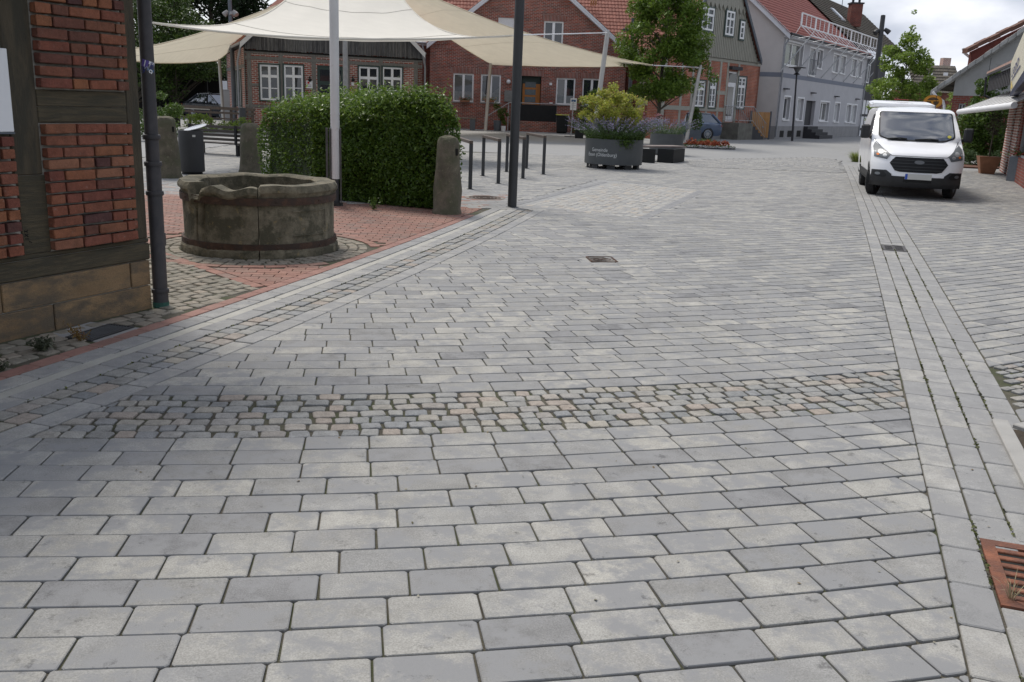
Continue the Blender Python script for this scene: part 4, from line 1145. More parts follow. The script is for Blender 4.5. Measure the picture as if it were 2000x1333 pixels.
# ------------------------------------------------------------------ bicycle stands
fr_ = [(918, 371), (973, 360), (1021, 350), (1061, 342)]; bk = [None, (943, 345), (987, 337), (1020, 331)]
d0 = (gp(943, 345) - gp(973, 360))
names = ['nearest bicycle stand of the row, its rear half hidden by the bollard', 'second bicycle stand from the stone bollard, left of the lamp post', 'bicycle stand partly covered by the lamp post', 'bicycle stand right of the lamp post, farthest from the hedge']
for i in range(4):
    a = gp(*fr_[i]); b = a + d0 * 1.0
    t = thing('bicycle_stand', names[i], 'bike rack', (a + b) / 2, 'bicycle stands beside the lamp post')
    H_ = .93; fl = (b - a).normalized(); sd_ = V((0, 0, 1)).cross(fl)
    for p in (a, b):
        q = MB(); q.obox(p - fl * .02 - sd_ * .035, fl * .04, sd_ * .07, V((0, 0, H_ - .06))); q.build('leg', ANTH, t)
        q = MB(); q.box(p + V((0, 0, .012)), (.14, .12, .012), math.atan2(fl.y, fl.x)); q.build('foot_plate', ANTH, t)
    q = MB(); q.obox(a - fl * .02 - sd_ * .035 + V((0, 0, H_ - .06)), (b - a) + fl * .04, sd_ * .07, V((0, 0, .06)), bev=.006); q.build('top_rail', M('wood_rail', (.085, .062, .048), .6, .2, 9), t)

# ------------------------------------------------------------------ iron covers, grates and kerb
def grate(q4, name, label, mat, nb, bar, rim, depth=.14, cat='grate', cross=1):
    """q4: corners a, b, c, d on the ground; slots run along a-b"""
    a, b, c, d = [V((*p, 0)) for p in q4]; ce = (a + b + c + d) / 4
    t = thing(name, label, cat, ce)
    ax, ay = (b - a), (d - a); lx, ly = ax.length, ay.length; ax.normalize(); ay.normalize(); tz = .012
    f = MB(); zz = V((0, 0, .03)); o = V((0, 0, tz - .03))
    f.obox(a + o, ax * lx, ay * rim, zz); f.obox(d + o - ay * rim, ax * lx, ay * rim, zz); f.obox(a + o + ay * rim, ax * rim, ay * (ly - 2 * rim), zz); f.obox(b + o + ay * rim - ax * rim, ax * rim, ay * (ly - 2 * rim), zz)
    f.build('frame', mat, t)
    for i in range(nb):
        y_ = rim + (ly - 2 * rim) * (i + .5) / nb; g = MB(); g.obox(a + o + ax * rim + ay * (y_ - bar / 2) + V((0, 0, -.002)), ax * (lx - 2 * rim), ay * bar, zz, bev=.003); g.build('bar', mat, t)
    for j in range(cross):
        x_ = rim + (lx - 2 * rim) * (j + 1) / (cross + 1); g = MB(); g.obox(a + o + ax * (x_ - .018) + ay * rim - V((0, 0, .004)), ax * .036, ay * (ly - 2 * rim), zz); g.build('web', mat, t)
    for o_, s_ in ((a - ay * .165, 1), (d + ay * .008, 1)):
        p = MB(); p.obox(o_ + V((0, 0, -.012)), ax * lx, ay * .155, V((0, 0, .019)), bev=.004); p.build('bedding_slab', SLAB, t)
    p = MB(); p.obox(a + V((0, 0, -.09)), ax * lx, ay * ly, V((0, 0, .092))); p.build('sump', DIRTY, t)
    return t
gq3 = [right_pt(3.50, .160), right_pt(2.97, .160), right_pt(2.97, .69), right_pt(3.50, .69)]
grate([gq3[0], gq3[3], gq3[2], gq3[1]], 'drain_grate', 'rust-red cast iron drain grate at the lower right, dry grass in its corner', RUSTR, 7, .032, .05, cross=2)
grate([g2[0], g2[3], g2[2], g2[1]], 'drain_grate', 'dark iron drain grate in the slab gutter in front of the van', M('worn_iron', (.075, .07, .068), .6, .3, 20, metal=.3), 6, .03, .035, cross=1)
GL = [gp(147 + 8, 655), gp(222, 633), gp(267, 640), gp(180, 671)]
gl0, gl1, wd_ = GLA, GLB, GLN
grate([gl0.xy, gl1.xy, (gl1 + wd_).xy, (gl0 + wd_).xy], 'light_well_grate', 'galvanised grating with fine bars beside the sandstone plinth', M('dull_zinc', (.06, .061, .063), .55, .2, 8, metal=.3), 8, .009, .014, cross=0)
# square valve cover in the road and round manhole by the lamp post
cv = [V((*p, 0)) for p in COVER]; cc = sum(cv, V((0, 0, 0))) / 4
t = thing('valve_cover', 'small square iron cover set in the middle of the road', 'cover', cc)
q = MB(); q.prism([cc + (p - cc) * 1.75 + V((0, 0, -.01)) for p in cv], (0, 0, .016)); q.build('surround', PAVE, t)
q = MB(); q.prism([cc + (p - cc) * .94 + V((0, 0, -.01)) for p in cv], (0, 0, .019)); q.build('lid', M('cover_iron', (.12, .112, .10), .7, .3, 20), t)
for e in range(4):
    q = MB(); a, b = cc + (cv[e] - cc) * .94, cc + (cv[(e + 1) % 4] - cc) * .94; q.tube([a + V((0, 0, .009)), b + V((0, 0, .009))], .012, 6); q.build('rim', RUST, t)
for rr in (.03, .07):
    for sx in (-1, 1):
        q = MB(); q.lathe(cc + (cv[0] - cv[1]) * .2 * sx + V((0, 0, .009)), [(rr, 0), (rr, .005), (rr + .012, .005), (rr + .012, 0)], 14); q.build('raised_ring', RUST, t)
t = thing('manhole_cover', 'round cobble-patterned manhole cover behind the stone bollard', 'manhole', (MANH[0], MANH[1], 0))
q = MB(); q.lathe((MANH[0], MANH[1], 0), [(MANH[2] + .16, 0), (MANH[2] + .16, .007), (0, .007)], 32); q.build('surround', PAVE, t)
q = MB(); q.lathe((MANH[0], MANH[1], 0), [(MANH[2], 0), (MANH[2], .014), (MANH[2] - .05, .014), (0, .012)], 32); q.build('lid', M('manhole_iron', (.19, .17, .15), .8, .3, 14, bump=.8, bscale=30), t)
for i in range(4):
    rr = .06 + i * .065; q = MB(); q.lathe((MANH[0], MANH[1], .012), [(rr, 0), (rr, .007), (rr + .03, .007), (rr + .03, 0)], 28); q.build('raised_ring', RUST, t)
# planting pit with its kerb, cut by the right edge
pit = thing('planting_pit', 'planting pit with pale concrete kerb at the right edge, full of soil and weeds', 'flower bed', (*right_pt(4.4, 1.0), 0))
a = V((*right_pt(5.09, .430), 0)); b = V((*right_pt(3.70, .430), 0)); td = (b - a).normalized(); sd_ = V((0, 0, 1)).cross(td)
if sd_.x < 0: sd_ = -sd_
q = MB(); q.obox(a, td * (b - a).length, sd_ * .085, V((0, 0, .035)), bev=.006); q.build('kerbstone', KERB, pit)
rd = V((1, .56, 0)).normalized(); a2 = a + sd_ * .095 + td * .06
q = MB(); q.obox(a2, rd * 1.6, V((rd.y, -rd.x, 0)) * .085, V((0, 0, .035)), bev=.006); q.build('kerbstone', KERB, pit)
q = MB(); q.prism([a2 + V((0, 0, .004)), b + sd_ * .09 + V((0, 0, .004)), b + rd * 1.6 + V((0, 0, .004)), a2 + rd * 1.6 + V((0, 0, .004))], (0, 0, .006)); q.build('soil', SOIL, pit)
P = []
for _ in range(1500):
    e, f = R.random(), R.random(); p = a2 + (b + sd_ * .1 - a2) * e + rd * (.12 + 1.3 * f); P.append((p.x, p.y, .02 + R.random() ** 2 * .09))
leaves('weeds', np.array(P), .035, WEED, pit, up=.2)
# weeds along the house and by the grates
def weed(p, label, mat, n, h, rr, sz, cat='weed'):
    t = thing('weed', label, cat, p)
    q = MB(); st = []
    for k in range(9):
        a_ = R.random() * 6.28; d_ = V((math.cos(a_), math.sin(a_), 0)) * rr * R.uniform(.2, 1); tp = p + d_ + V((0, 0, h * R.uniform(.5, 1))); q.tube([p + d_ * .1, p + d_ * .5 + V((0, 0, h * .35)), tp], .0025, 4); st.append((d_, tp))
    q.build('stem', mat, t); P = []
    for _ in range(n):
        d_, tp = R.choice(st); f = R.uniform(.15, 1); P.append(p + d_ * f + V((R.gauss(0, .018), R.gauss(0, .018), (tp.z - p.z) * f + .01)))
    leaves('foliage', np.array(P), sz, mat, t, up=.2); return t
weed(gp(86, 688), 'dark leafy weed growing from the cobbles below the sandstone plinth', WEED, 260, .10, .10, .032)
weed(gp(160, 668), 'reddish weed with yellow tips beside the light well grating', WEEDR, 190, .12, .10, .018)
weed(gp(3, 728), 'small dark weed at the left edge beside the red border', WEED, 90, .07, .05, .025)
weed(gp(730, 412) , 'pale weed at the foot of the hedge beside the mast', LEAFM, 120, .2, .12, .04)
def tuft(p, label, mat, n, h, rr, wd=.004):
    t = thing('grass_tuft', label, 'grass', p); P = []
    for _ in range(n):
        a_ = R.random() * 6.28; d_ = V((math.cos(a_), math.sin(a_), 0)); b0 = p + d_ * rr * R.random() * .4; tp = b0 + d_ * h * R.uniform(.2, .9) + V((0, 0, h * R.uniform(.4, 1))); s_ = V((-d_.y, d_.x, 0)) * wd; md = (b0 + tp) / 2 + V((0, 0, h * .2))
        P += [b0 - s_, b0 + s_, md + s_, md - s_, md - s_, md + s_, tp + s_ * .2, tp - s_ * .2]
    npmesh('blades', np.array([tuple(x) for x in P]), 4, len(P) // 4, mat, t, np.repeat(NR.uniform(0, 1, n), 2), kind='stuff'); return t
tuft(V((*right_pt(3.03, .20), 0.005)), 'dry straw-coloured grass tuft in the corner of the rusty grate', M('straw', (.30, .25, .15), .8, .2, 9), 22, .10, .03, .0012)
tuft(gp(1674, 317), 'yellow-green ornamental grass growing beside the van', GRASSY, 420, .42, .5, .006)
# tiny moss cushions in the gutter joints
P = []
for o_ in (.151, .299, .447):
    for _ in range(700):
        y_ = R.uniform(2.2, 12); x_, yy = right_pt(y_, o_ + R.gauss(0, .004)); 
        if mn.noise(V((x_ * 2, yy * 2, o_ * 9))) > .0: P.append((x_, yy, .010 + R.random() * .006))
for _ in range(300):
    y_ = R.uniform(4.5, 14); x_, yy = left_pt(y_, .404 + R.gauss(0, .004)); P.append((x_, yy, .010 + R.random() * .005))
mo_ = leaves('joint_moss', np.array(P), .016, M('moss_leaf', None, .8, .1, 3, ramp=[(.06, .07, .02), (.10, .11, .03), (.05, .05, .02)]), None, up=.6, aspect=.8)
mo_['label'] = 'moss growing in the joints of the slab gutters'; mo_['category'] = 'moss'

# a few fallen leaves and bits of litter on the paving
P = []
for _ in range(150):
    y_ = R.uniform(2.6, 13); P.append((R.uniform(L5(y_) - .8, R0(y_) + .9), y_, .0165))
for _ in range(130):
    f = R.random(); p = hq(f, 0) - fr_n * -R.uniform(.02, .55); P.append((p.x, p.y, .016 + R.random() * .01))
o = leaves('fallen_leaves', np.array(P), .017, M('dry_leaf', None, .8, .1, 3, ramp=[(.13, .085, .04), (.20, .15, .07), (.09, .08, .04), (.30, .28, .22)]), None, up=6, aspect=.6)
o['label'] = 'small dry leaves and crumbs scattered over the paving'; o['category'] = 'litter'
# ------------------------------------------------------------------ buildings
def roofslab(parent, a, b, c, d, th, mat, name='roof'):
    q = MB(); n = (V(b) - V(a)).cross(V(d) - V(a)).normalized()
    if n.z > 0: n = -n
    q.prism([a, b, c, d], n * th); return q.build(name, mat, parent)
# ---- A: half-timbered house with boarded gable
w = Wall(col(482, 46), col(823, 49.2)); A = thing('half_timbered_house', 'half-timbered house with weathered board gable and red brick panels, behind the hedge', 'house', w.P(w.L / 2, 0))
zbd = w.uv(485, 95)[1]; zpl = zbd - .14
wins = [w.rect(*r) for r in ((508, 127, 545, 196), (555, 128, 592, 195), (701, 131, 739, 199), (747, 132, 785, 200))]
door = w.rect(620, 129, 672, 232)
holes = wins + [(door[0], .25, door[2], door[3])]
facade(w, A, BRA, [(0, 0), (w.L, 0), (w.L, zbd), (0, zbd)], holes)
for r in wins: window(w, A, r, d=-.05, fr=.085, nx=1, rows=((.68, .13), (.34, .045)), mull=.06, casing=('greenwood', .07))
r = holes[-1]; q = MB(); w.box(q, r[0], r[1], r[2], r[3], -.12, -.06); dr = q.build('door', MATS['greenwood'], A)
q = MB(); w.box(q, r[0] + .15, r[3] - .75, r[2] - .15, r[3] - .2, -.058, -.045); q.build('pane', MATS['glass'], dr)
for k in range(2):
    q = MB(); uu = r[0] + .18 + k * (r[2] - r[0] - .2) / 2; w.box(q, uu, r[1] + .9, uu + .42, r[3] - .95, -.058, -.048); q.build('pane', MATS['glass'], dr)
for xx in (487, 549, 613, 679, 744, 812):            # posts
    u_ = w.uv(xx, 150)[0]; u_ = min(max(u_, .11), w.L - .11); q = MB(); w.box(q, u_ - .105, .5, u_ + .105, zpl - .08, -.05, .022); q.build('post', GTIMB, A)
for z_, h_ in ((w.uv(650, 121)[1], .17), (zpl, .17), (w.uv(490, 207)[1], .16)):
    q = MB(); w.box(q, 0, z_ - h_ / 2, w.L, z_ + h_ / 2, -.05, .03); q.build('rail', GTIMB, A)
q = MB(); zz_ = w.uv(490, 166)[1]; w.box(q, .2, zz_ - .07, w.uv(508, 160)[0] - .08, zz_ + .07, -.05, .024); q.build('rail', GTIMB, A)
ul, zl = w.uv(467, 88); ur, zr = w.uv(826, 101); ua, za = w.uv(654, -83); ze = (zl + zr) / 2; slope = (za - ze) / ((ur - ul) / 2); um = (ul + ur) / 2
nb_ = int(w.L / .27)                                 # gable boards with cover strips
for i in range(nb_ * 2):
    u_ = w.L * i / nb_ / 2; wd_ = w.L / nb_; 
    if i % 2: ua_, ub_, d0, d1 = u_ - .03, u_ + .03, .12, .155
    else: ua_, ub_, d0, d1 = u_ + .01, u_ + wd_ - .01, .08, .12
    uc = (ua_ + ub_) / 2; zt = za - abs(uc - um) * slope - .05
    if zt > zbd + .1: q = MB(); w.box(q, ua_, zbd - R.uniform(.0, .06), ub_, zt, d0, d1); q.build('gable_board', GBOARD, A)
q = MB(); w.box(q, 0, zbd - .12, w.L, zbd - .04, 0, .07); q.build('rail', DIRTY, A)
q = MB(); q.face([w.P(0, zbd, .05), w.P(w.L, zbd, .05), w.P(um, za, .05)]); q.build('gable_wall', GBOARD, A)
DA = 12.0
for sgn, ue in ((1, ul), (-1, ur)):
    q = MB(); p0, p1 = w.P(ue, ze, .45), w.P(um, ze + slope * abs(um - ue), .45); t_ = (p1 - p0)
    q.obox(p0 - V((0, 0, .24)), t_, V((0, 0, .27)), -w.n * .04); q.build('bargeboard', VERGE, A)
    e_ = w.P(ue, ze + .03, .42); up_ = (p1 - p0).normalized(); pantiles('roof_tiles', e_, -w.n, up_, DA, t_.length, TILER, A, smp=2 if sgn < 0 else 4)
    q = MB(); q.tube([e_ + V((0, 0, -.05)), e_ - w.n * DA + V((0, 0, -.05))], .07, 8); q.build('gutter_pipe', ZINC, A)
    q = MB(); q.obox(e_ - V((0, 0, .12)), -w.n * DA, (w.P(0 if sgn > 0 else w.L, ze - .05, .42) - e_), V((0, 0, .03))); q.build('soffit', DIRTY, A)
# side walls
ws = Wall(w.P(0, 0) - w.n * 11, w.P(0, 0)); sw = [(ws.L - 5.2 + k * 1.15, 1.0, ws.L - 5.2 + k * 1.15 + .7, 2.75) for k in range(3)]
facade(ws, A, BRA, [(0, 0), (ws.L, 0), (ws.L, ze), (0, ze)], sw, name='side_wall')
for r in sw: window(ws, A, r, d=-.05, fr=.09, nx=0, rows=((.68, .1),), casing=('greenwood', .06), glass='glass_white')
for u_ in (.1, 3.2, 5.5, 7.6, 9.2, ws.L - .1): q = MB(); ws.box(q, u_ - .1, .5, u_ + .1, ze, -.05, .02); q.build('post', GTIMB, A)
for z_ in (.6, 2.95): q = MB(); ws.box(q, 0, z_ - .08, ws.L, z_ + .08, -.05, .03); q.build('rail', GTIMB, A)
wr_ = Wall(w.P(w.L, 0), w.P(w.L, 0) - w.n * 6); facade(wr_, A, BRA, [(0, 0), (wr_.L, 0), (wr_.L, ze), (0, ze)], name='side_wall')
for pts in (((833, 105), (832, 128), (824, 140), (834, 250)),):
    pass
q = MB(); a_ = w.P(w.L + .1, 0, .1); q.tube([w.P(ur - .1, ze - .05, .3), w.P(w.L + .12, ze - .7, .12), w.P(w.L + .12, .1, .12)], .05, 8); q.build('downpipe', ZINC, A, smooth=True)
q = MB(); a_ = w.P(.1, 0, .1); q.tube([w.P(ul + .05, ze - .08, .3), w.P(-.35, ze - .9, .1), w.P(-.35, .1, .1)], .05, 8); q.build('downpipe', ZINC, A, smooth=True)
def plaque(w, px, name, label, mats_, parent, d=.03):
    r = w.rect(*px); q = MB(); w.box(q, *r, .025, .025 + d); return q.build(name, mats_, parent)
pl = plaque(w, (598, 158, 610, 173), 'plaque', '', WHITEM, A)
q = MB(); r = w.rect(600, 160, 604, 164); w.box(q, *r, .056, .06); q.build('emblem', M('red_print', (.5, .03, .04)), pl)
for rr in ((600, 166, 608, 167), (600, 169, 608, 170)): q = MB(); r = w.rect(*rr); w.box(q, *r, .056, .06); q.build('text_line', GREYP, pl)
plaque(w, (686, 161, 691, 167), 'switch_box', '', WHITEM, A)
for px_ in (604, 688):
    u_, z_ = w.uv(px_, 152); q = MB(); q.tube([w.P(u_, z_, .03), w.P(u_, z_ + .05, .2), w.P(u_, z_ - .1, .2)], .025, 6); q.ball(w.P(u_, z_ - .12, .2), .09, 8, 6); q.build('wall_lamp', BLACK, A)

# ---- B: dark red brick house with street gable and a wing behind
w = Wall(col(838, 57.6), col(1214, 58.2)); B = thing('brick_house', 'dark red brick house with white-verged gable and white windows, behind the bicycle stands', 'house', w.P(w.L / 2, 0))
ul, zl = w.uv(834, 86); ur, zr = w.uv(1231, 104); ze = (zl + zr) / 2; ua, za = w.uv(1040, -75); um = (ul + ur) / 2; slope = (za - ze) / ((ur - ul) / 2)
gw = [w.rect(*r) for r in ((885, 144, 925, 199), (939, 146, 978, 201), (1086, 153, 1123, 205), (1137, 154, 1174, 207))]
uw = [w.rect(1062, 42, 1100, 91), w.rect(973, 35, 1004, 66)]
dd = w.rect(1016, 149, 1056, 232); dh = (dd[0], 1.05, dd[2], dd[3])
zw = ze - abs(ul) * slope * 0
ol = [(0, 0), (w.L, 0), (w.L, ze + (ur - w.L) * slope), (um, za), (0, ze + (-ul) * slope)]
facade(w, B, BRB, ol, gw + uw + [dh], reveal=.16)
for i, r in enumerate(gw):
    window(w, B, r, fr=.085, nx=1, mull=.07, sill=('grey_sill', .06, .05), glass='glass' if i else 'glass')
    q = MB(); w.box(q, r[0] + .1, r[1] + .08, r[2] - .1, r[1] + (.75 if i < 2 else .55), -.20, -.165); 
    wn = [o for o in B.children if o.name.startswith('window')][-1]
    cq = MB(); hw_w = (r[2] - r[0]) / 2; cz0, cz1 = r[1] + .09, r[1] + ((.62, 1.25, .55, .28)[i])
    nf = 26
    for k in range(nf):
        ua_, ub_ = r[0] + .09 + (2 * hw_w - .18) * k / nf, r[0] + .09 + (2 * hw_w - .18) * (k + 1) / nf; dd0 = -.112 + .004 * (k % 2)
        zt_ = cz1 if i != 1 else r[1] + .25 + 1.0 * abs((k / nf) - .35) ** .8
        cq.face([w.P(ua_, cz0, dd0), w.P(ub_, cz0, -.112 + .004 * ((k + 1) % 2)), w.P(ub_, zt_, -.112 + .004 * ((k + 1) % 2)), w.P(ua_, zt_, dd0)])
    cq.build('curtain', M('lace_curtain', (.22, .235, .24), .8, .2, 8), wn)
window(w, B, uw[0], fr=.085, nx=1, mull=.08, sill=('grey_sill', .05, .04))
r = uw[1]
for k in range(16):
    q = MB(); h_ = (r[3] - r[1]) / 16; w.box(q, r[0], r[1] + k * h_, r[2], r[1] + (k + 1) * h_ - .008, -.09, -.05)
    q.build('shutter_slat', WHITEM, B)
for r in gw + uw[:1] + [dh]:                          # soldier courses over the openings
    q = MB(); a_, b_, z_ = r[0] - .15, r[2] + .15, r[3]; q.face([w.P(a_, z_, .012), w.P(b_, z_, .012), w.P(b_, z_ + .34, .012), w.P(a_, z_ + .34, .012)], [(a_, 0.02), (b_, 0.02), (b_, .36), (a_, .36)])
    q.face([w.P(a_, z_, .012), w.P(a_, z_, -.1), w.P(b_, z_, -.1), w.P(b_, z_, .012)]); q.build('soldier_course', BRS, B)
for r in ((835, 88, 880, 94), (1143, 106, 1190, 112)):
    rr = w.rect(*r); q = MB(); q.face([w.P(rr[0], rr[1], .012), w.P(rr[2], rr[1], .012), w.P(rr[2], rr[3], .012), w.P(rr[0], rr[3], .012)], [(rr[0], 0.02), (rr[2], 0.02), (rr[2], .2), (rr[0], .2)]); q.build('soldier_course', BRS, B)
q = MB(); w.box(q, dh[0], dh[1], dh[2], dh[3], -.55, -.5); q.build('porch_back', MATS['greenwood'], B)
q = MB(); dw = dh[2] - .02; d0 = dh[0] + .15; w.box(q, d0, dh[1], dw, dh[3] - .45, -.48, -.42); dr = q.build('door', ORANGE, B)
for k in range(4):
    z0_ = dh[1] + .25 + k * .45; q = MB(); w.box(q, d0 + .15, z0_, dw - .28, z0_ + .33, -.43, -.405); q.build('pane', M('door_pane', (.09, .11, .12), .2), dr)
for sgn, ue in ((1, ul), (-1, ur)):
    p0, p1 = w.P(ue, ze, .38), w.P(um, za, .38)
    for k, (o_, h_) in enumerate(((.0, .13), (.14, .14))):
        q = MB(); q.obox(p0 - V((0, 0, .10 + o_)) - w.n * (.03 * k), p1 - p0, V((0, 0, h_)), -w.n * .05); q.build('bargeboard', VERGE, B)
    q = MB(); q.obox(p0 - V((0, 0, .27)), p1 - p0, V((0, 0, .02)), -w.n * .4); q.build('soffit', VERGE, B)
    up_ = (p1 - p0).normalized(); pantiles('roof_tiles', w.P(ue, ze + .04, .40), -w.n, up_, 7.5, (p1 - p0).length, TILER, B, smp=2)
# main roof facing the street
zev = w.uv(1245, 99)[1]
pA = w.P(w.uv(748, 78)[0], zev, -1.2); pB = w.P(w.uv(1262, 99)[0] + 5.0, zev, -1.2)
upm = (-w.n * 1.0 + V((0, 0, .95))).normalized(); mlen = (pB - pA).length
ux0 = w.uv(835, 90)[0]
pantiles('roof_tiles', pA, w.x, upm, mlen, 8.2, TILER, B, smp=4)
q = MB(); q.obox(pA - V((0, 0, .16)), w.x * mlen, -w.n * .1, V((0, 0, .14))); q.build('fascia', VERGE, B)
q = MB(); q.tube([pA - V((0, 0, .02)) + w.n * .08, pA + w.x * mlen - V((0, 0, .02)) + w.n * .08], .075, 8); q.build('gutter_pipe', ZINC, B)
q = MB(); q.obox(pA - w.x * .06 - w.n * .0 - V((0, 0, .1)), upm * 8.2, w.x * .1, V((0, 0, .16))); q.build('verge', GREYP, B)
q = MB(); q.obox(w.P((pA - w.o).dot(w.x) + .5, 0, -1.6), w.x * (mlen - 1), -w.n * 9, V((0, 0, zev - .1))); q.build('main_wall', BRG, B)
q = MB(); q.obox(w.P(0, 0, -.3), w.x * w.L, -w.n * 4, V((0, 0, ze - .2))); q.v = [v - w.n * .4 for v in q.v]; q.build('inner_wall', BRG, B)
q = MB(); q.tube([w.P(-.55, zev - .1, -.9), w.P(-.35, zev - .8, -.9), w.P(-.35, .2, -.9)], .055, 8); q.build('downpipe', ZINC, B, smooth=True)
sk_ = at(852, 30, 62)
# vent tile on the roof, lamps and letter box by the door
for k in range(3): q = MB(); p = at(1154 + k * 4.5, 11, 60.0); q.tube([p, p + V((.02, -.1, .30))], [.05, .05], 8); q.build('roof_vent', M('tan_tile', (.40, .22, .10), .8), B)
q = MB(); r = w.rect(985, 177, 1004, 199); w.box(q, *r, .0, .12); q.build('letter_box', M('grey_box', (.20, .20, .19), .6), B)
u_, z_ = w.uv(993, 160); q = MB(); q.ball(w.P(u_, z_, .14), .13, 10, 6); q.build('wall_lamp', WHITEM, B); plaque(w, (1073, 162, 1078, 167), 'bell_box', '', WHITEM, B, .06)
# entrance landing with black screen, steps and handrail
u0_, z0_, u1_, z1_ = w.rect(1014, 213, 1084, 258)
ld = MB(); w.box(ld, u0_ - .4, 0, u1_, z1_ * .46, .02, 1.35); lnd = ld.build('landing', BRB, B)
zt = z1_ * .46
q = MB(); w.box(q, u0_ - .6, zt - .05, u1_ - .05, zt + .98, 1.30, 1.335); q.build('privacy_screen', M('black_mesh', (.012, .012, .013), .8), B)
q = MB(); q.tube([w.P(u1_ - .05, zt, 1.3), w.P(u1_ - .05, zt + 1.06, 1.3), w.P(u0_ - .7, zt + 1.06, 1.3), w.P(u0_ - 2.2, zt + .1, 1.3)], .025, 8); q.tube([w.P(u1_ - .05, zt + 1.06, 1.3), w.P(u1_ - .05, zt + 1.06, .05)], .025, 8); q.tube([w.P(u0_ - .75, 0, 1.3), w.P(u0_ - .75, zt + 1.04, 1.3)], .03, 8); q.build('handrail', GALV, B)
for k in range(4): q = MB(); w.box(q, u0_ - .7 - .32 * (k + 1), 0, u0_ - .7 - .32 * k, zt * (4 - k) / 5, .05, 1.3); q.build('step', BRG, B)
# flower boxes on the sills
for (px_, lab, fm) in ((908, 'red geranium box on the left sill of the brick house', FLOWR), (956, 'pink and yellow flower box behind the leaning pole, on a sill', FLOWV)):
    p = w.P(w.uv(px_, 200)[0], w.uv(px_, 200)[1], .14); t = thing('flower_box', lab, 'flower box', p)
    q = MB(); q.box(p + V((0, 0, .06)), (.6, .16, .13), math.atan2(w.x.y, w.x.x), bev=.02); q.build('trough', TERRA, t)
    P = [(p.x + R.gauss(0, .22), p.y + R.gauss(0, .06), p.z + .12 + abs(R.gauss(0, .1))) for _ in range(260)]
    leaves('leaves', np.array(P[:130]), .08, LEAFM, t); leaves('blossoms', np.array(P[130:]), .07, FLOWR if fm is FLOWR else M('pink_flower', None, .6, .1, 2, ramp=[(.6, .12, .2), (.65, .5, .06), (.5, .08, .15)]), t)
lamp_p = w.P(w.uv(1073, 198)[0], zt + 1.09, 1.3); t = thing('ornament', 'small white and red ornament on the handrail of the entrance landing', 'ornament', lamp_p)
q = MB(); q.lathe(lamp_p, [(.10, 0), (.10, .07), (0, .07)], 10); q.build('base', WHITEM, t); q = MB(); q.lathe(lamp_p, [(.10, .075), (.05, .15), (0, .17)], 10); q.build('cap', LAMPR, t)

# ---- C: half-timbered house with board-clad gable
w0c = Wall(col(1247, 54), col(1300, 54)); w = Wall(col(1290, 51.6), col(1471, 60.5)); C_ = thing('half_timbered_house', 'half-timbered house with tall khaki board gable and orange-red brick, behind the blue-grey car', 'house', w.P(w.L / 2, 0))
zb = (w.uv(1375, 110)[1] + w.uv(1468, 123)[1]) / 2
cw = [w.rect(*r) for r in ((1354, 158, 1376, 209), (1385, 154, 1398, 211), (1440, 151, 1455, 212))]
cd = w.rect(1420, 140, 1437, 236); cd = (cd[0], 1.05, cd[2], cd[3])
facade(w, C_, BRC, [(0, 0), (w.L, 0), (w.L, zb), (0, zb)], cw + [cd], reveal=.12)
for r in cw: window(w, C_, r, d=-.05, fr=.10, nx=1, rows=((.70, .16), (.44, .04), (.22, .04), (.85, .04)), mull=.05, casing=('greenwood', .08))
q = MB(); w.box(q, cd[0], cd[1], cd[2], cd[3], -.1, -.05); dr = q.build('door', WHITEM, C_)
q = MB(); w.box(q, cd[0] + .12, cd[3] - .65, cd[2] - .12, cd[3] - .1, -.052, -.04); q.build('pane', MATS['glass'], dr)
q = MB(); w.box(q, cd[0] + .1, cd[1] + .35, cd[2] - .3, cd[3] - .9, -.052, -.035); q.build('pane', MATS['glass'], dr)
q = MB(); w.box(q, cd[0] - .12, cd[3] + .1, cd[2] + .12, cd[3] + .3, 0, .25); q.build('door_hood', SLATE, C_)
for xx in (1296, 1329, 1350, 1381, 1403, 1417, 1438):
    u_ = w.uv(xx, 190)[0]; q = MB(); w.box(q, u_ - .12, .6, u_ + .12, zb - .15, -.04, .02); q.build('post', CTIMB, C_)
for px_, py_, h_ in ((1410, 116, .3), (1372, 213, .24), (1410, 182, .22)):
    z_ = w.uv(px_, py_)[1]; ua_ = 0; ub_ = w.L if py_ != 182 else w.uv(1418, 180)[0]
    if py_ == 182: ua_ = w.uv(1400, 180)[0]
    if px_ == 1372: ub_ = w.uv(1418, 200)[0]
    q = MB(); w.box(q, ua_, z_ - h_ / 2, ub_, z_ + h_ / 2, -.04, .028 if py_ != 182 else .012); q.build('rail', CTIMB, C_)
q = MB(); w.box(q, 0, 0, w.L, .55, 0, .05); q.build('plinth', PLINTH, C_)
ur, zr = w.uv(1479, 121); um = w.L / 2; u2, z2 = w.uv(1447, 0); slope = (z2 - zr) / (ur - u2); za = zr + slope * (ur - um); slope_l = slope
q = MB()
nb_ = int(w.L / .22)
vs_ = []
for i in range(nb_):
    u_ = w.L * i / nb_; wd_ = w.L / nb_; uc = u_ + wd_ / 2; zt = min(za, za - abs(uc - um) * slope + .0) - .08
    if zt > zb: w.box(q, u_ + .012, zb + .02, u_ + wd_ - .012, zt, .06, .11); w.box(q, u_ - .03, zb + .02, u_ + .03, zt - .1, .11, .14)
q.build('gable_boards', CBOARD, C_, kind='stuff')
q = MB(); q.face([w.P(0, zb, .06), w.P(w.L, zb, .06), w.P(um, za - .1, .06)]); q.build('gable_wall', SLATE, C_)
q = MB(); zsc = w.uv(1420, 12)[1]; nsc = int(w.L * 2)
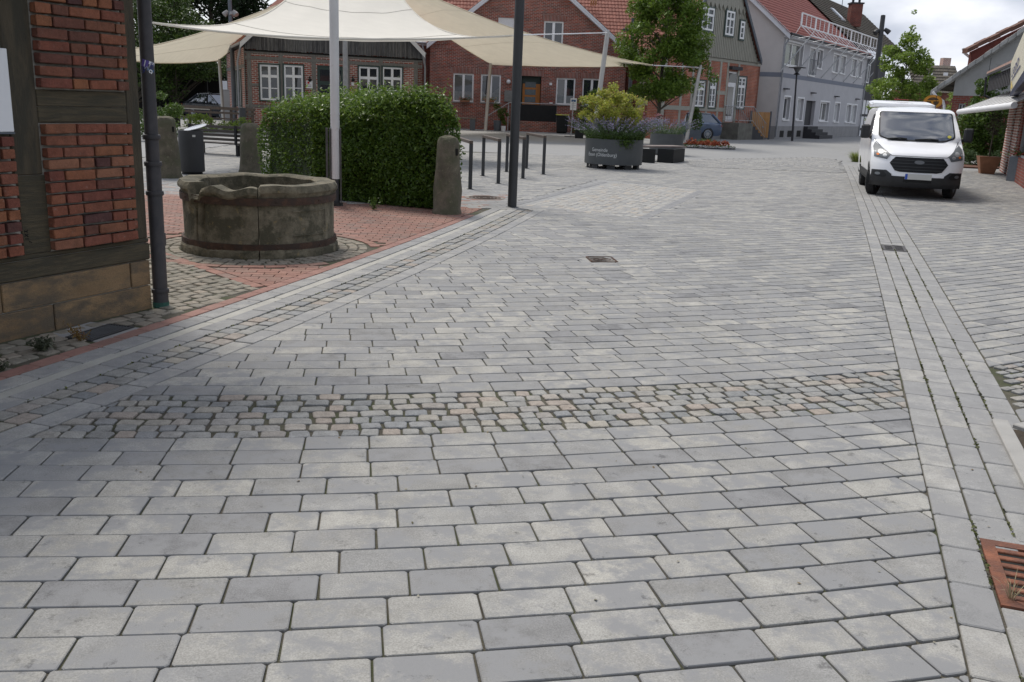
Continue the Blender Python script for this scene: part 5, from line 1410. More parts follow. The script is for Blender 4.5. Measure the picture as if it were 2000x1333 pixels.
for i in range(nsc):
    u_ = w.L * i / nsc; wd_ = w.L / nsc; uc = u_ + wd_ / 2; zt = za - abs(uc - um) * slope - .06
    if zt > zsc + .1: w.box(q, u_ + .01, zsc, u_ + wd_ - .01, zt, .15, .20); q.prism([w.P(u_ + .01, zsc, .15), w.P(uc, zsc - .35, .15), w.P(u_ + wd_ - .01, zsc, .15)], w.n * .05)
q.build('scalloped_boards', CBOARD, C_, kind='stuff')
gws = [w.rect(*r) for r in ((1365, 15, 1388, 60), (1412, 22, 1428, 70), (1440, 42, 1448, 77))]
for r in gws:
    window(w, C_, r, d=.17, fr=.10, nx=1 if r[2] - r[0] > .6 else 0, rows=((.68, .12), (.35, .05)), mull=.05, casing=None)
    q = MB(); k_ = .10; w.box(q, r[0] - k_, r[1] - k_, r[0], r[3] + k_, .1, .2); w.box(q, r[2], r[1] - k_, r[2] + k_, r[3] + k_, .1, .2); w.box(q, r[0], r[3], r[2], r[3] + k_, .1, .199); w.box(q, r[0], r[1] - k_, r[2], r[1], .1, .199); q.build('casing', MATS['greenwood'], C_)
for sgn in (1, -1):
    ue = ur if sgn > 0 else w.L - ur; p0, p1 = w.P(ue, zr, .35), w.P(um, za, .35)
    q = MB(); q.obox(p0 - V((0, 0, .2)), p1 - p0, V((0, 0, .3)), -w.n * .06); q.build('bargeboard', GREYP, C_)
    up_ = (p1 - p0).normalized(); pantiles('roof_tiles', w.P(ue, zr + .05, .33), -w.n, up_, .8, (p1 - p0).length, TILER, C_, smp=2)
wr_ = Wall(w.P(w.L, 0), w.P(w.L, 0) - w.n * 8); facade(wr_, C_, BRC, [(0, 0), (wr_.L, 0), (wr_.L, zb), (0, zb)], name='side_wall')
wl_ = Wall(w.P(0, 0) - w.n * 1, w.P(0, 0)); facade(wl_, C_, BRC, [(0, 0), (wl_.L, 0), (wl_.L, zb), (0, zb)], name='side_wall')
zc_ = w0c.uv(1300, 118)[1]; facade(w0c, C_, BRC, [(0, 0), (w0c.L, 0), (w0c.L, zc_), (0, zc_)], name='wing_wall')
for xx in (1251, 1283): u_ = w0c.uv(xx, 190)[0]; q = MB(); w0c.box(q, u_ - .13, .6, u_ + .13, zc_ - .1, -.04, .02); q.build('post', CTIMB, C_)
for z_ in (.75, 1.95, 3.2): q = MB(); w0c.box(q, 0, z_ - .13, w0c.L, z_ + .13, -.04, .028); q.build('rail', CTIMB, C_)
pantiles('roof_tiles', w0c.P(-.3, zc_, .3), w0c.x, (-w0c.n + V((0, 0, .95))).normalized(), w0c.L + .3, 6.0, TILER, C_)
# stoop with iron railing
sb0 = w.P(cd[0] - .45, 0, .02)
q = MB(); w.box(q, cd[0] - .5, 0, cd[2] + .3, 1.0, .03, 1.2); q.build('stoop', M('mossy_concrete', (.15, .145, .125), .9, .3, 3), C_)
for k in range(5): q = MB(); w.box(q, cd[2] + .3 + .42 * k, 0, cd[2] + .3 + .42 * (k + 1), 1.0 - .2 * (k + 1) + .02, .03, 1.2); q.build('step', SLATE, C_)
q = MB()
for d_ in (.1, 1.15):
    q.tube([w.P(cd[0] - .4, 2.0, d_), w.P(cd[2] + .3, 2.0, d_), w.P(cd[2] + 2.3, 1.0, d_)], .022, 6); q.tube([w.P(cd[0] - .4, 1.15, d_), w.P(cd[2] + .3, 1.15, d_), w.P(cd[2] + 2.3, .15, d_)], .018, 6)
    for k in range(16):
        f = k / 15; u_ = cd[0] - .4 + (cd[2] + 2.3 - cd[0] + .4) * f; dz = max(0, (u_ - cd[2] - .3) / 2.0); q.tube([w.P(u_, 1.15 - dz, d_), w.P(u_, 2.0 - dz, d_)], .011, 5)
q.build('railing', GALV, C_)

# ---- D: grey rendered house with the white lattice on its eaves
dc = col(1511, 61); w = Wall(dc, col(1675, 80)); D = thing('rendered_house', 'long grey rendered two-storey house with blue-grey band and wine-red roof', 'house', w.P(w.L / 2, 0))
ze = w.uv(1526, 64)[1]
dwin = [w.rect(*r) for r in ((1533, 84, 1568, 130), (1580, 95, 1592, 148), (1596, 98, 1606, 134), (1627, 107, 1638, 142), (1641, 110, 1651, 144), (1663, 116, 1672, 149), (1675, 119, 1683, 151), (1530, 190, 1542, 234), (1556, 193, 1568, 235), (1601, 200, 1618, 237), (1629, 202, 1639, 238), (1652, 205, 1661, 239), (1663, 206, 1672, 240))]
dd = w.rect(1572, 197, 1590, 256); dd = (dd[0], max(.9, dd[1]), dd[2], dd[3])
facade(w, D, REND, [(0, 0), (w.L, 0), (w.L, ze), (0, ze)], dwin + [dd], reveal=.28)
for i, r in enumerate(dwin):
    window(w, D, r, d=-.22, fr=.10, nx=1 if i == 0 or i == 9 else 0, mull=.07, sill=('wframe', .08, .08), glass='glass_curtain' if i in (0, 9) else ('glass' if i in (2, 7) else 'glass_white'))
    q = MB(); k_ = .11; w.box(q, r[0] - k_, r[1] - .02, r[0] - .002, r[3] + k_, -.02, .02); w.box(q, r[2] + .002, r[1] - .02, r[2] + k_, r[3] + k_, -.02, .02); w.box(q, r[0] - .002, r[3] + .002, r[2] + .002, r[3] + k_, -.02, .019); q.build('surround', WHITEM, D)
q = MB(); w.box(q, dd[0], dd[1], dd[2], dd[3], -.29, -.24); q.build('door', SLATE, D)
zb0, zb1 = w.uv(1526, 151)[1], w.uv(1526, 142)[1]
q = MB(); w.box(q, 0, zb0, w.L, zb1, 0, .012); q.build('band', BAND, D)
q = MB(); w.box(q, 0, 0, w.L, .85, 0, .03); q.build('plinth', PLINTH, D)
for k in range(4): q = MB(); w.box(q, dd[0] - .1, 0, dd[2] + .2 + .3 * k, dd[1] - .2 * k - .05, .03 + .3 * k, .03 + .3 * (k + 1)); q.build('step', SLATE, D)
wg = Wall(dc + (col(1440, 61.6) - dc).normalized() * 13, dc); zr_ = ze
fg = w.uv(1526, 62)
um = wg.L - 6.5; u1_, z1_ = wg.uv(1466, 0); slope = max(.6, (z1_ - ze) / (wg.L - u1_)); za = ze + slope * 6.5
facade(wg, D, RENDL, [(0, 0), (wg.L, 0), (wg.L, ze), (um, za), (0, ze)], name='gable_wall')
q = MB(); wg.box(q, 0, zb0, wg.L, zb1, 0, .012); q.build('band', BAND, D)
q = MB(); wg.box(q, 0, 0, wg.L, .85, 0, .03); q.build('plinth', PLINTH, D)
p0, p1 = wg.P(wg.L + .35, ze - .02, .28), wg.P(um, za + .22, .28)
q = MB(); q.obox(p0 - V((0, 0, .34)), p1 - p0, V((0, 0, .42)), -wg.n * .06); q.build('bargeboard', VERGE, D)
upv = (p1 - p0).normalized(); nl = (p1 - p0).length
Ld = 14.2
pantiles('roof_tiles', w.P(0, ze, .32) + wg.n * .25, w.x, upv, w.L + .2, nl, TILED, D, th=.36)
q = MB(); q.tube([w.P(0, ze - .02, .42) + wg.n * .2, w.P(w.L, ze - .02, .42)], .085, 8); q.build('gutter_pipe', SLATE, D)
q = MB(); q.obox(w.P(0, ze - .22, 0), w.x * w.L, w.n * .3, V((0, 0, .12))); q.build('soffit', VERGE, D)
q = MB(); q.tube([w.P(.2, ze - .05, .4), w.P(.05, ze - .7, .1), w.P(.05, .15, .1)], .055, 8); q.build('downpipe', ZINC, D, smooth=True)
q = MB(); q.tube([w.P(w.L, ze - .05, .4), w.P(w.L - .12, ze - .7, .1), w.P(w.L - .12, .15, .1)], .055, 8); q.build('downpipe', ZINC, D, smooth=True)
# balcony rail at the tall window, wall lights
r = dwin[1]; q = MB()
for z_ in (r[1] + .1, r[1] + 1.05): q.tube([w.P(r[0] - .15, z_, .12), w.P(r[2] + .15, z_, .12)], .02, 6)
for k in range(9): u_ = r[0] - .12 + (r[2] - r[0] + .24) * k / 8; q.tube([w.P(u_, r[1] + .1, .12), w.P(u_, r[1] + 1.05, .12)], .010, 5)
q.build('french_balcony', GREYP, D)
for xx, yy in ((1532, 174), (1585, 182), (1631, 189), (1672, 194)): u_, z_ = w.uv(xx, yy); q = MB(); w.box(q, u_ - .25, z_ - .04, u_ + .25, z_ + .04, .0, .3); q.build('wall_light', SLATE, D)
for xx in (1525, 1540, 1558): rr = w.rect(xx - 4, 264, xx + 4, 272); q = MB(); w.box(q, rr[0], .12, rr[2], .55, .01, .034); q.build('cellar_window', DIRTY, D)
# skylight strip on the roof
for (xa, ya, xb, yb) in ((1490, 13, 1558, 36),):
    p, p2 = at(xa, ya, 62.5), at(xb, yb, 69.5); q = MB(); q.obox(p, p2 - p, upv * .55, wg.n * .0 + (w.x.cross(upv) * (1 if w.x.cross(upv).z > 0 else -1)) * .08); q.build('roof_ridge_strip', SLATE, D)
# lattice walkway along the eaves with its props
t = thing('eaves_lattice', 'white steel lattice walkway propped along the eaves of the grey house', 'scaffold', w.P(2, ze, 1))
u_a, u_b = w.uv(1541, 60)[0], w.L + .3; zt1, zt0 = ze + 1.32, ze + .55
dF = .75
q = MB(); q.tube([w.P(u_a, zt1, dF), w.P(u_b, zt1, dF)], .05, 6); q.build('top_rail', WHITEM, t)
q = MB(); q.tube([w.P(u_a, zt0, dF), w.P(u_b, zt0, dF)], .05, 6); q.build('bottom_rail', WHITEM, t)
q = MB(); q.tube([w.P(u_a, zt0 - .65, dF + .75), w.P(u_b, zt0 - .65, dF + .75)], .045, 6); q.build('outer_rail', WHITEM, t)
for i in range(8):
    u_ = u_a + (u_b - u_a) * i / 7
    q = MB(); q.obox(w.P(u_ - .12, zt0, dF - .02), w.x * .24, w.n * .05, V((0, 0, zt1 - zt0))); q.build('panel_post', WHITEM, t)
    q = MB(); q.tube([w.P(u_, zt0, dF), w.P(u_, zt0 - .65, dF + .75), w.P(u_, zt0 - .85, dF - .5), w.P(u_, zt0, dF)], .035, 5); q.build('bracket', WHITEM, t)
    q = MB(); q.tube([w.P(u_, zt0 - .65, dF + .72), w.P(u_ - 1.0, zb1 + .05, .03)], .04, 6); q.build('prop', GALV, t)
    if i < 7:
        for k in (1, 2):
            uu = u_ + (u_b - u_a) / 7 * k / 3; q = MB(); q.tube([w.P(uu, zt0, dF), w.P(uu, zt1, dF)], .028, 5); q.build('baluster', WHITEM, t)
            q = MB(); q.tube([w.P(uu, zt0, dF), w.P(uu, zt0 - .65, dF + .75)], .022, 5); q.build('brace', WHITEM, t)

# ---- E: dark house joined on behind it
w2_ = Wall(w.P(w.L + .05, 0, -.3), w.P(w.L + 9, 0, -.3)); E_ = thing('dark_house', 'dark-roofed house with black upper wall and white panels, adjoining the grey house', 'house', w2_.P(4, 0))
ewin = [w2_.rect(1692, 125, 1700, 163), w2_.rect(1692, 200, 1700, 232)]
facade(w2_, E_, SLATE, [(0, 3.2), (w2_.L, 3.2), (w2_.L, ze), (0, ze)], [ewin[0]], name='upper_wall')
facade(w2_, E_, WHITEM, [(0, 0), (w2_.L, 0), (w2_.L, 3.2), (0, 3.2)], [], name='lower_wall')
window(w2_, E_, ewin[0], fr=.1, nx=1, d=-.08)
for k in range(7): q = MB(); w2_.box(q, .1 + k * 1.3, 0, .3 + k * 1.3, 3.2, 0, .02); q.build('post', SLATE, E_)
for z_ in (.5, 1.7, 3.1): q = MB(); w2_.box(q, 0, z_, w2_.L, z_ + .2, 0, .03); q.build('rail', SLATE, E_)
pantiles('roof_tiles', w2_.P(-4.2, ze + .5, .35), w.x, upv, 24, nl * .80, TILEB, E_, th=.36, lip=.05)
rid = w2_.P(-4.0, ze + .5, .3) + upv * nl * .86
q = MB(); p = at(1668, 40, 82); q.box(p + V((0, 0, .4)), (1.0, .9, 1.9)); ch = q.build('chimney', BRG, E_)
q = MB(); q.box(p + V((0, 0, 1.40)), (1.15, 1.05, .12)); q.build('cap', SLATE, ch)
for k in (-.28, .28): q = MB(); q.tube([p + V((k, 0, 1.42)), p + V((k, 0, 1.85))], .11, 8); q.build('chimney_pot', SLATE, ch)
q = MB(); nq = w.x.cross(upv); nq = nq if nq.z > 0 else -nq; sp = w2_.P(1.6, ze + .5, .35) + upv * nl * .42; q.obox(sp, upv * 1.5, w.x * .9, nq * .16); q.build('skylight', M('sky_pane', (.55, .58, .62), .15), E_)
q = MB(); p = at(1644, 16, 84); q.tube([p, p + V((0, 0, 2.6))], .03, 5); q.build('aerial', GREYP, E_)

# ---- F: far house with grey-brown tiled roof
w = Wall(col(1780, 95), col(1880, 95)); F_ = thing('far_house', 'distant house with grey-brown tiled roof beyond the trees on the right', 'house', w.P(3, 0))
zr_, zt_ = w.uv(1830, 182)[1], w.uv(1830, 127)[1]
q = MB(); w.box(q, 0, 0, w.L, zr_ + .3, -7, 0); q.build('wall', BRG, F_)
pantiles('roof_tiles', w.P(-.5, zr_, .4), w.x, (-w.n * 1 + V((0, 0, 1.0))), w.L - .3, (zt_ - zr_) * 1.45, TILEF, F_, tw=.3, th=.4, smp=4, lip=.06)
q = MB(); p = w.P(w.uv(1874, 135)[0], zt_ - 1.0, -3.5); q.box(p + V((0, 0, .6)), (.8, .8, 2.6)); q.build('chimney', brickmat('brick_chimney', (.40, .12, .08), (.3, .1, .07), (.5, .45, .4), .25, .1, .03), F_)
for xx in (1812, 1842): q = MB(); q.obox(at(xx, 148, 94.0), w.x * .45, V((0, 0, .3)), w.n * .06); q.build('skylight', WHITEM, F_)

# ---- G: brick house with grey rendered gable on the right
w = Wall(col(1843, 42), col(2150, 37.5)); G_ = thing('gable_house', 'brick house with grey gable edged by grey tiles, behind the big shrub', 'house', w.P(4, 0))
zg = w.uv(1870, 187)[1]; ue, zv = w.uv(1823, 180); u2, z2 = w.uv(2000, 60); slope = (z2 - zv) / (u2 - ue)
gwn = w.rect(1870, 203, 1884, 232)
facade(w, G_, BRG, [(0, 0), (w.L, 0), (w.L, zg), (0, zg)], [gwn]); window(w, G_, gwn, fr=.05, nx=1, mull=.03, mat='grey_sill')
q = MB(); um = w.L * .98; q.prism([w.P(0, zg, .01), w.P(um, zg, .01), w.P(um, zv + slope * (um - ue), .01), w.P(0, zv + slope * (0 - ue) - .1, .01)], -w.n * .25); q.build('gable_wall', CONCG, G_)
for xx in (1925,): q = MB(); rr = w.uv(xx, 180)[0]; w.box(q, rr, zg, rr + .02, zg + 1.6, .0, .013); q.build('joint', SLATE, G_)
nt_ = 12; p0, p1 = w.P(ue, zv, .3), w.P(um, zv + slope * (um - ue), .3); t_ = (p1 - p0)
for k in range(nt_ * 2):
    a_ = p0 + t_ * (k / nt_ / 2); q = MB(); q.obox(a_ + V((0, 0, -.16 + .02 * (k % 2))), t_ / nt_ / 2 * .98, V((0, 0, .22)), -w.n * .3, bev=.02); q.build('verge_tile', M('grey_tile', None, .7, .25, 2, ramp=[(.28, .28, .27), (.36, .36, .35), (.22, .22, .215)]), G_)
upg = t_.normalized(); pantiles('roof_tiles', w.P(ue, zv + .08, .1), -w.n, upg, 6, t_.length, TILEB, G_, smp=2)
q = MB(); pp = [at(1822, 180, 41.6), at(1830, 190, 41.6), at(1842, 198, 41.7), at(1844, 206, 41.8), at(1843, 250, 41.8)]; q.tube(pp, .06, 8); q.build('downpipe', WHITEM, G_, smooth=True)
# red-tiled house just behind it
w = Wall(col(1890, 49), col(2200, 49)); G2 = thing('tile_hung_house', 'dark red tile-hung house rising behind the grey gable at the right edge', 'house', w.P(4, 0))
u0_, z0_ = w.uv(1884, 99); u2, z2 = w.uv(2000, 43); slope = (z2 - z0_) / (u2 - u0_)
q = MB(); q.prism([w.P(u0_ + .4, 0), w.P(w.L, 0), w.P(w.L, z0_ + slope * (w.L - u0_) - .3), w.P(u0_ + .4, z0_ - .05)], -w.n * .3); q.build('wall', M('hung_tiles', (.15, .040, .030), .85, .25, 3), G2)
p0, p1 = w.P(u0_, z0_, .35), w.P(w.L, z0_ + slope * (w.L - u0_), .35)
for k in range(18):
    a_ = p0 + (p1 - p0) * (k / 18); q = MB(); q.obox(a_ + V((0, 0, -.14 + .03 * (k % 2))), (p1 - p0) / 18, V((0, 0, .22)), -w.n * .6); q.build('verge_tile', M('red_brown_tile', (.13, .06, .04), .8, .25, 3), G2)
q = MB(); q.tube([at(1881, 95, 48.3), at(1884, 104, 48.3), at(1895, 113, 48.4), at(1897, 130, 48.5)], .075, 8); q.build('downpipe', WHITEM, G2, smooth=True)

# ---- H: shop at the right edge with awning and sign
w = Wall(col(1957, 31), col(2100, 15.5)); H_ = thing('shop', 'brick shop with dark shop window at the right edge, under a white awning', 'shop', w.P(1, 0))
for (x0, x1, hh) in ((1957, 1968, 3.0), (1972, 1980, 3.0)):
    ua_, ub_ = w.uv(x0, 300)[0], w.uv(x1, 300)[0]; q = MB(); 
    for (A_, B_) in ((w.P(ua_, 0, .0), w.P(ub_, 0, .0)),):
        q.obox(A_, B_ - A_, -w.n * .35, V((0, 0, 3.0)))
    q.build('brick_pier', brickmat('brick_pier_%d' % x0, (.30, .10, .07), (.22, .07, .05), (.50, .46, .42), .25, .085, .02), H_)
ua_ = w.uv(1983, 300)[0]
facade(w, H_, BRG, [(ua_, 0), (w.L, 0), (w.L, 3.4), (ua_, 3.4)], [(ua_ + .6, .7, w.L - .3, 2.6)])
window(w, H_, (ua_ + .6, .7, w.L - .3, 2.6), fr=.06, nx=2, mat='grey_sill')
q = MB(); w.box(q, w.uv(1957, 300)[0], 3.0, w.L, 5.2, -4, -.05); q.build('upper_wall', SLATE, H_)
q = MB(); w.box(q, w.uv(1969, 300)[0], 0, ua_, 3.0, -.3, -.2); q.build('pane', MATS['glass'], H_)
# small lean-to roof over the door
a_, b_ = at(1927, 145, 33), at(1977, 122, 27)
q = MB(); q.obox(a_, b_ - a_, V((1.3, .6, .55)), V((0, 0, .07))); q.build('canopy_roof', M('pink_tile', (.36, .23, .19), .8, .15, 4), H_)
q = MB(); q.obox(a_ + V((0, 0, -.08)), b_ - a_, V((0, 0, .07)), V((.06, .03, 0))); q.build('canopy_gutter', SLATE, H_)
q = MB()
for k in range(16): p = a_ + (b_ - a_) * (k + .5) / 16; q.obox(p + V((.12, .05, -.62)), (b_ - a_) / 22, V((.03, .015, 0)), V((0, 0, .52)))
q.build('canopy_slats', SLATE, H_, kind='stuff')
q = MB(); q.tube([a_ + V((.0, 0, -.1)), a_ + V((.05, .0, -.75)), a_ + V((1.2, .2, -1.15))], .04, 6); q.build('canopy_bracket', SLATE, H_)
# awning
aw = thing('awning', 'white folding-arm awning reaching out from the shop on the right', 'awning', at(1925, 212, 30))
aL, aR = at(1873, 219, 31.5), at(1981, 206, 24.5); inw = V((2.3, .95, .80))
q = MB(); q.tube([aL, aR], .085, 12); q.build('front_bar', WHITEM, aw, smooth=True)
q = MB(); q.prism([aL + V((0, 0, .06)), aR + V((0, 0, .06)), aR + inw + V((0, 0, .05)), aL + inw + V((0, 0, .05))], (0, 0, .012)); q.build('cloth', M('awning_cloth', (.60, .60, .60), .8, .05, 3, transl=.2), aw)
for k in range(9):
    f = (k + .5) / 9; p = aL + (aR - aL) * f; q = MB(); q.obox(p + V((0, 0, .074)), (aR - aL) * .012, inw, V((0, 0, .006))); q.build('grey_stripe', M('grey_cloth', (.32, .32, .33), .8), aw)
for k in (.25, .8): p = aL + (aR - aL) * k; q = MB(); q.tube([p, p + inw * .5 + V((0, .5, -.12)), p + inw], .03, 6); q.build('arm', WHITEM, aw)
# sign panel with blue script
sA, sB = at(1974, 124, 27.5), at(1974, 180, 27.5); sC, sD = at(2004, 132, 17.5), at(2004, 54, 17.5)
sg = thing('shop_sign', 'cream shop sign with dark blue script above the awning, cut by the right edge', 'sign', sB)
q = MB(); nn_ = (sD - sA).cross(sB - sA).normalized(); nn_ = nn_ if nn_.dot(CP - sA) > 0 else -nn_
q.prism([sA, sB, sC, sD], nn_ * -.18); q.build('panel', M('sign_cream', (.66, .62, .50), .5, .05, 3), sg)
def onsign(x, y): return sA * (1 - x) * y + sD * x * y + sB * (1 - x) * (1 - y) + sC * x * (1 - y) + nn_ * .012
q = MB(); q.prism([onsign(0, -.02), onsign(1, -.02), onsign(1, -.30), onsign(0, -.16)], nn_ * -.2); q.build('lower_board', M('navy_board', (.02, .025, .06), .5), sg)
q = MB(); q.face([onsign(.02, .06), onsign(.22, .04), onsign(.10, .34)]); q.build('yellow_field', M('sign_yellow', (.72, .55, .18), .5, .1, 5), sg)
text_mesh('Lepp', 1.0, lambda x, y: onsign(.08 + x * .30, .42 + y * .42), 'lettering', INK, sg, shear=.3)
q = MB(); q.face([onsign(.12, .30), onsign(.75, .26), onsign(.75, .31), onsign(.12, .34)]); q.build('underline', INK, sg)
# wooden yard gate between the houses
gw_ = Wall(col(1464, 59.6), col(1499, 59.6)); t = thing('yard_gate', 'tall larch plank gate between the half-timbered house and the grey house', 'gate', gw_.P(.5, 0))
zt = gw_.uv(1480, 219)[1]; n = 14
for k in range(n):
    q = MB(); gw_.box(q, gw_.L * k / n + .006, .12, gw_.L * (k + 1) / n - .006, zt, 0, .03); q.build('plank', PINE, t)
q = MB(); gw_.box(q, 0, .4, gw_.L, .52, -.05, -.002); gw_.box(q, 0, zt - .5, gw_.L, zt - .38, -.05, -.002); q.build('rail', PINE, t)
q = MB(); gw_.box(q, -.1, 0, -.002, zt + .06, -.06, .04); q.build('post', GREYP, t); q = MB(); gw_.box(q, gw_.L + .002, 0, gw_.L + .1, zt + .06, -.06, .04); q.build('post', GREYP, t)
q = MB(); q.ball(gw_.P(gw_.L * .65, zt * .45, .06), .06, 8, 6); q.build('knob', CHROME, t)
# ------------------------------------------------------------------ sun sails and their leaning poles
def pole(p, top, r, label, cat='pole', mat=STEEL, name='sail_pole', group=None):
    t = thing(name, label, cat, p, group); q = MB(); q.tube([p, top], [r, r * .92], 14); q.build('shaft', mat, t, smooth=True)
    q = MB(); q.lathe(p, [(r * 2, 0), (r * 2, .02), (r, .025)], 14); q.build('foot', GALV, t)
    d_ = (top - p).normalized(); q = MB(); q.tube([top, top + d_ * .05], r * .7, 10); q.build('cap', GALV, t)
    s_ = V((0, 0, 1)).cross(V((CP.x - p.x, CP.y - p.y, 0)).normalized())
    q = MB(); c = p + (top - p) * .97; q.obox(c - s_ * (r + .1), s_ * (2 * r + .2), V((0, .03, 0)), V((0, 0, .03))); q.build('cleat', GALV, t); return t
P3 = gp(1156, 291); T3 = at(1187, 62, (P3 - CP).dot(cf)); pole(P3, T3, 9.0 / 2 / ppm(P3) * 1.1, 'thick leaning steel pole behind the round planter')
P4 = gp(1338, 287); T4 = at(1368, 130, (P4 - CP).dot(cf)); pole(P4, T4, .085, 'leaning steel pole right of the bench, beside the red flower bed')
P2 = gp(948, 257); T2 = at(958, 126, (P2 - CP).dot(cf)); pole(P2, T2, .10, 'leaning steel pole in front of the brick house windows')
P1 = gp(437, 241); T1 = at(428, 118, (P1 - CP).dot(cf)); pole(P1, T1, .09, 'slim pale pole leaning left, carrying the left corner sail')
P5 = col(676, 40); pole(P5, at(674, 70, 40), .12, 'weathered grey pole half hidden behind the white mast', mat=M('grey_pole', (.26, .25, .235), .7, .15, 6))
def bez(a, m, b, t): return a * (1 - t) ** 2 + m * 2 * t * (1 - t) + b * t * t
def through(a, m, b): return m * 2 - (a + b) / 2     # control point so that the curve passes m halfway
def sail(c, e, label, mat, n=26, ropes=(), belly=0.0):
    """c: four corners a b c d; e: four edge mid points ab bc dc ad (points on the edge)"""
    a, b, c_, d = c; ab, bc, dc, ad = through(a, e[0], b), through(b, e[1], c_), through(d, e[2], c_), through(a, e[3], d)
    ce = (a + b + c_ + d) / 4; t = thing('sun_sail', label, 'sun sail', ce, 'sun sails over the square'); q = MB(); vs = []
    for i in range(n + 1):
        for j in range(n + 1):
            u, v = i / n, j / n
            p = bez(a, ab, b, u) * (1 - v) + bez(d, dc, c_, u) * v + bez(a, ad, d, v) * (1 - u) + bez(b, bc, c_, v) * u
            p -= a * (1 - u) * (1 - v) + b * u * (1 - v) + d * (1 - u) * v + c_ * u * v
            p = p + V((0, 0, 1)) * (belly * 16 * u * (1 - u) * v * (1 - v)); vs.append(p + V((0, 0, mn.noise(V((u * 7, v * 7, belly * 3 + 1))) * .03)))
    q.raw(vs, [(i * (n + 1) + j, (i + 1) * (n + 1) + j, (i + 1) * (n + 1) + j + 1, i * (n + 1) + j + 1) for i in range(n) for j in range(n)])
    o = q.build('cloth', mat, t, smooth=2)
    for jj in (n // 3, 2 * n // 3):
        k = MB(); k.tube([vs[i * (n + 1) + jj] + V((0, 0, .004)) for i in range(n + 1)], .009, 5); k.build('seam', SEAM, t)
    for p in (a, b):
        k = MB(); k.ball(p, .06, 8, 5, sc=(1, 1, .5)); k.build('corner_fitting', GALV, t)
    sm = MB()
    for (p, m_, r_) in ((a, ab, b), (b, bc, c_), (d, dc, c_), (a, ad, d)):
        sm.tube([bez(p, m_, r_, k / 20) for k in range(21)], .022, 5)
    sm.build('hem', mat, t)
    for (p, r_) in ropes: k = MB(); k.tube([p, r_], .02, 5); k.build('tension_rope', WHITEM, t)
    return t
# white upper sail, seen on its sunlit outer face
wa, wb = at(292, 44, 19), at(1010, 69, 27); wc, wd_ = at(760, -70, 31), at(600, -75, 30)
sail([wa, wb, wc, wd_], [at(660, 76, 21), at(838, 47, 28.5), at(690, -60, 30.5), at(520, 27, 25)], 'large white sun sail stretched across the top, lit from above', SAILW, ropes=((wb, T3 - V((0, 0, .05))),), belly=0)
ba, bb_ = at(1275, 128, 42), at(962, 127, 54.5); bc_, bd = at(700, -60, 44), at(760, -45, 41)
sail([ba, bb_, bc_, bd], [at(1120, 131, 50), at(858, 62, 50), at(730, -55, 43), at(1020, 62, 41)], 'beige sun sail in front of the brick house, hanging between the steel poles', SAILB, ropes=((ba, T4 - V((0, 0, .05))), (bb_, T2 - V((0, 0, .04)))), belly=.35)
la, lb = at(250, 118, 33), at(425, 119, 52); lc_, ldd = at(640, -30, 45), at(230, 95, 30)
sail([la, lb, lc_, ldd], [at(340, 124, 42), at(512, 55, 49), at(400, 62, 37), at(238, 106, 31)], 'beige sun sail on the left, sloping down to the slim pale pole', SAILB, ropes=((lb, T1),), belly=.2)

# ------------------------------------------------------------------ street furniture on the square
def lathe_thing(name, label, cat, p, parts, group=None):
    t = thing(name, label, cat, p, group)
    for n_, pr, mt, k in parts: q = MB(); q.lathe(p, pr, k); q.build(n_, mt, t, smooth=True)
    return t
p = gp(376, 341); k = ppm(p); r = 24 / k; h = 84 / k
t = lathe_thing('litter_bin', 'round anthracite litter bin with a white disc on top, between two stone bollards', 'bin', p, [('body', [(r * .97, .06), (r, .08), (r * .97, h), (r * .90, h + .005), (r * .88, h - .05)], ANTH, 28), ('foot', [(r * .8, 0), (r * .8, .06)], BLACK, 24), ('liner', [(r * .88, h - .05), (0, h - .06)], BLACK, 24)])
q = MB(); q.T = Matrix.Translation(p + V((.10, 0, h + .06))) @ Matrix.Rotation(-.24, 4, 'Y') @ Matrix.Rotation(.18, 4, 'X'); q.lathe((0, 0, 0), [(0, -.006), (r * .9, -.006), (r * .92, 0), (r * .9, .006), (0, .008)], 28); q.build('lid', WHITEM, t)
q = MB(); v_ = (CP - p); v_.z = 0; v_.normalize(); s_ = V((0, 0, 1)).cross(v_); q.obox(p + v_ * (r * .985) + s_ * .03 + V((0, 0, h - .12)), s_ * .06, v_ * .01, V((0, 0, .04))); q.build('badge', PLATE, t)
# slatted bench left of the bollard
a, b = col(372, 25), col(560, 24); fx = (b - a).normalized(); fn_ = V((0, 0, 1)).cross(fx)
if fn_.dot(CP - a) < 0: fn_ = -fn_
t = thing('slatted_bench', 'long dark slatted bench with backrest behind the round bin', 'bench', (a + b) / 2)
Lb = (b - a).length
for k, (z_, d_) in enumerate(((.72, .05), (.61, .02), (.50, -.01), (.39, -.04))): q = MB(); q.obox(a + fn_ * d_ + V((0, 0, z_)), fx * Lb, fn_ * -.03, V((0, 0, .07))); q.build('back_slat', M('dark_slat', (.045, .036, .03), .55, .2, 6), t)
for k in range(4): q = MB(); q.obox(a - fn_ * (.10 + k * .11) + V((0, 0, .30)), fx * Lb, -fn_ * .09, V((0, 0, .035))); q.build('seat_slat', MATS['dark_slat'], t)
for k in range(3):
    u_ = .02 + (Lb - .1) * k / 2; q = MB(); q.obox(a + fx * u_ + fn_ * .03, fx * .06, fn_ * -.55, V((0, 0, .30))); q.obox(a + fx * u_ + fn_ * .075 + V((0, 0, .30)), fx * .06, fn_ * -.05, V((0, 0, .50))); q.build('support', BLACK, t)
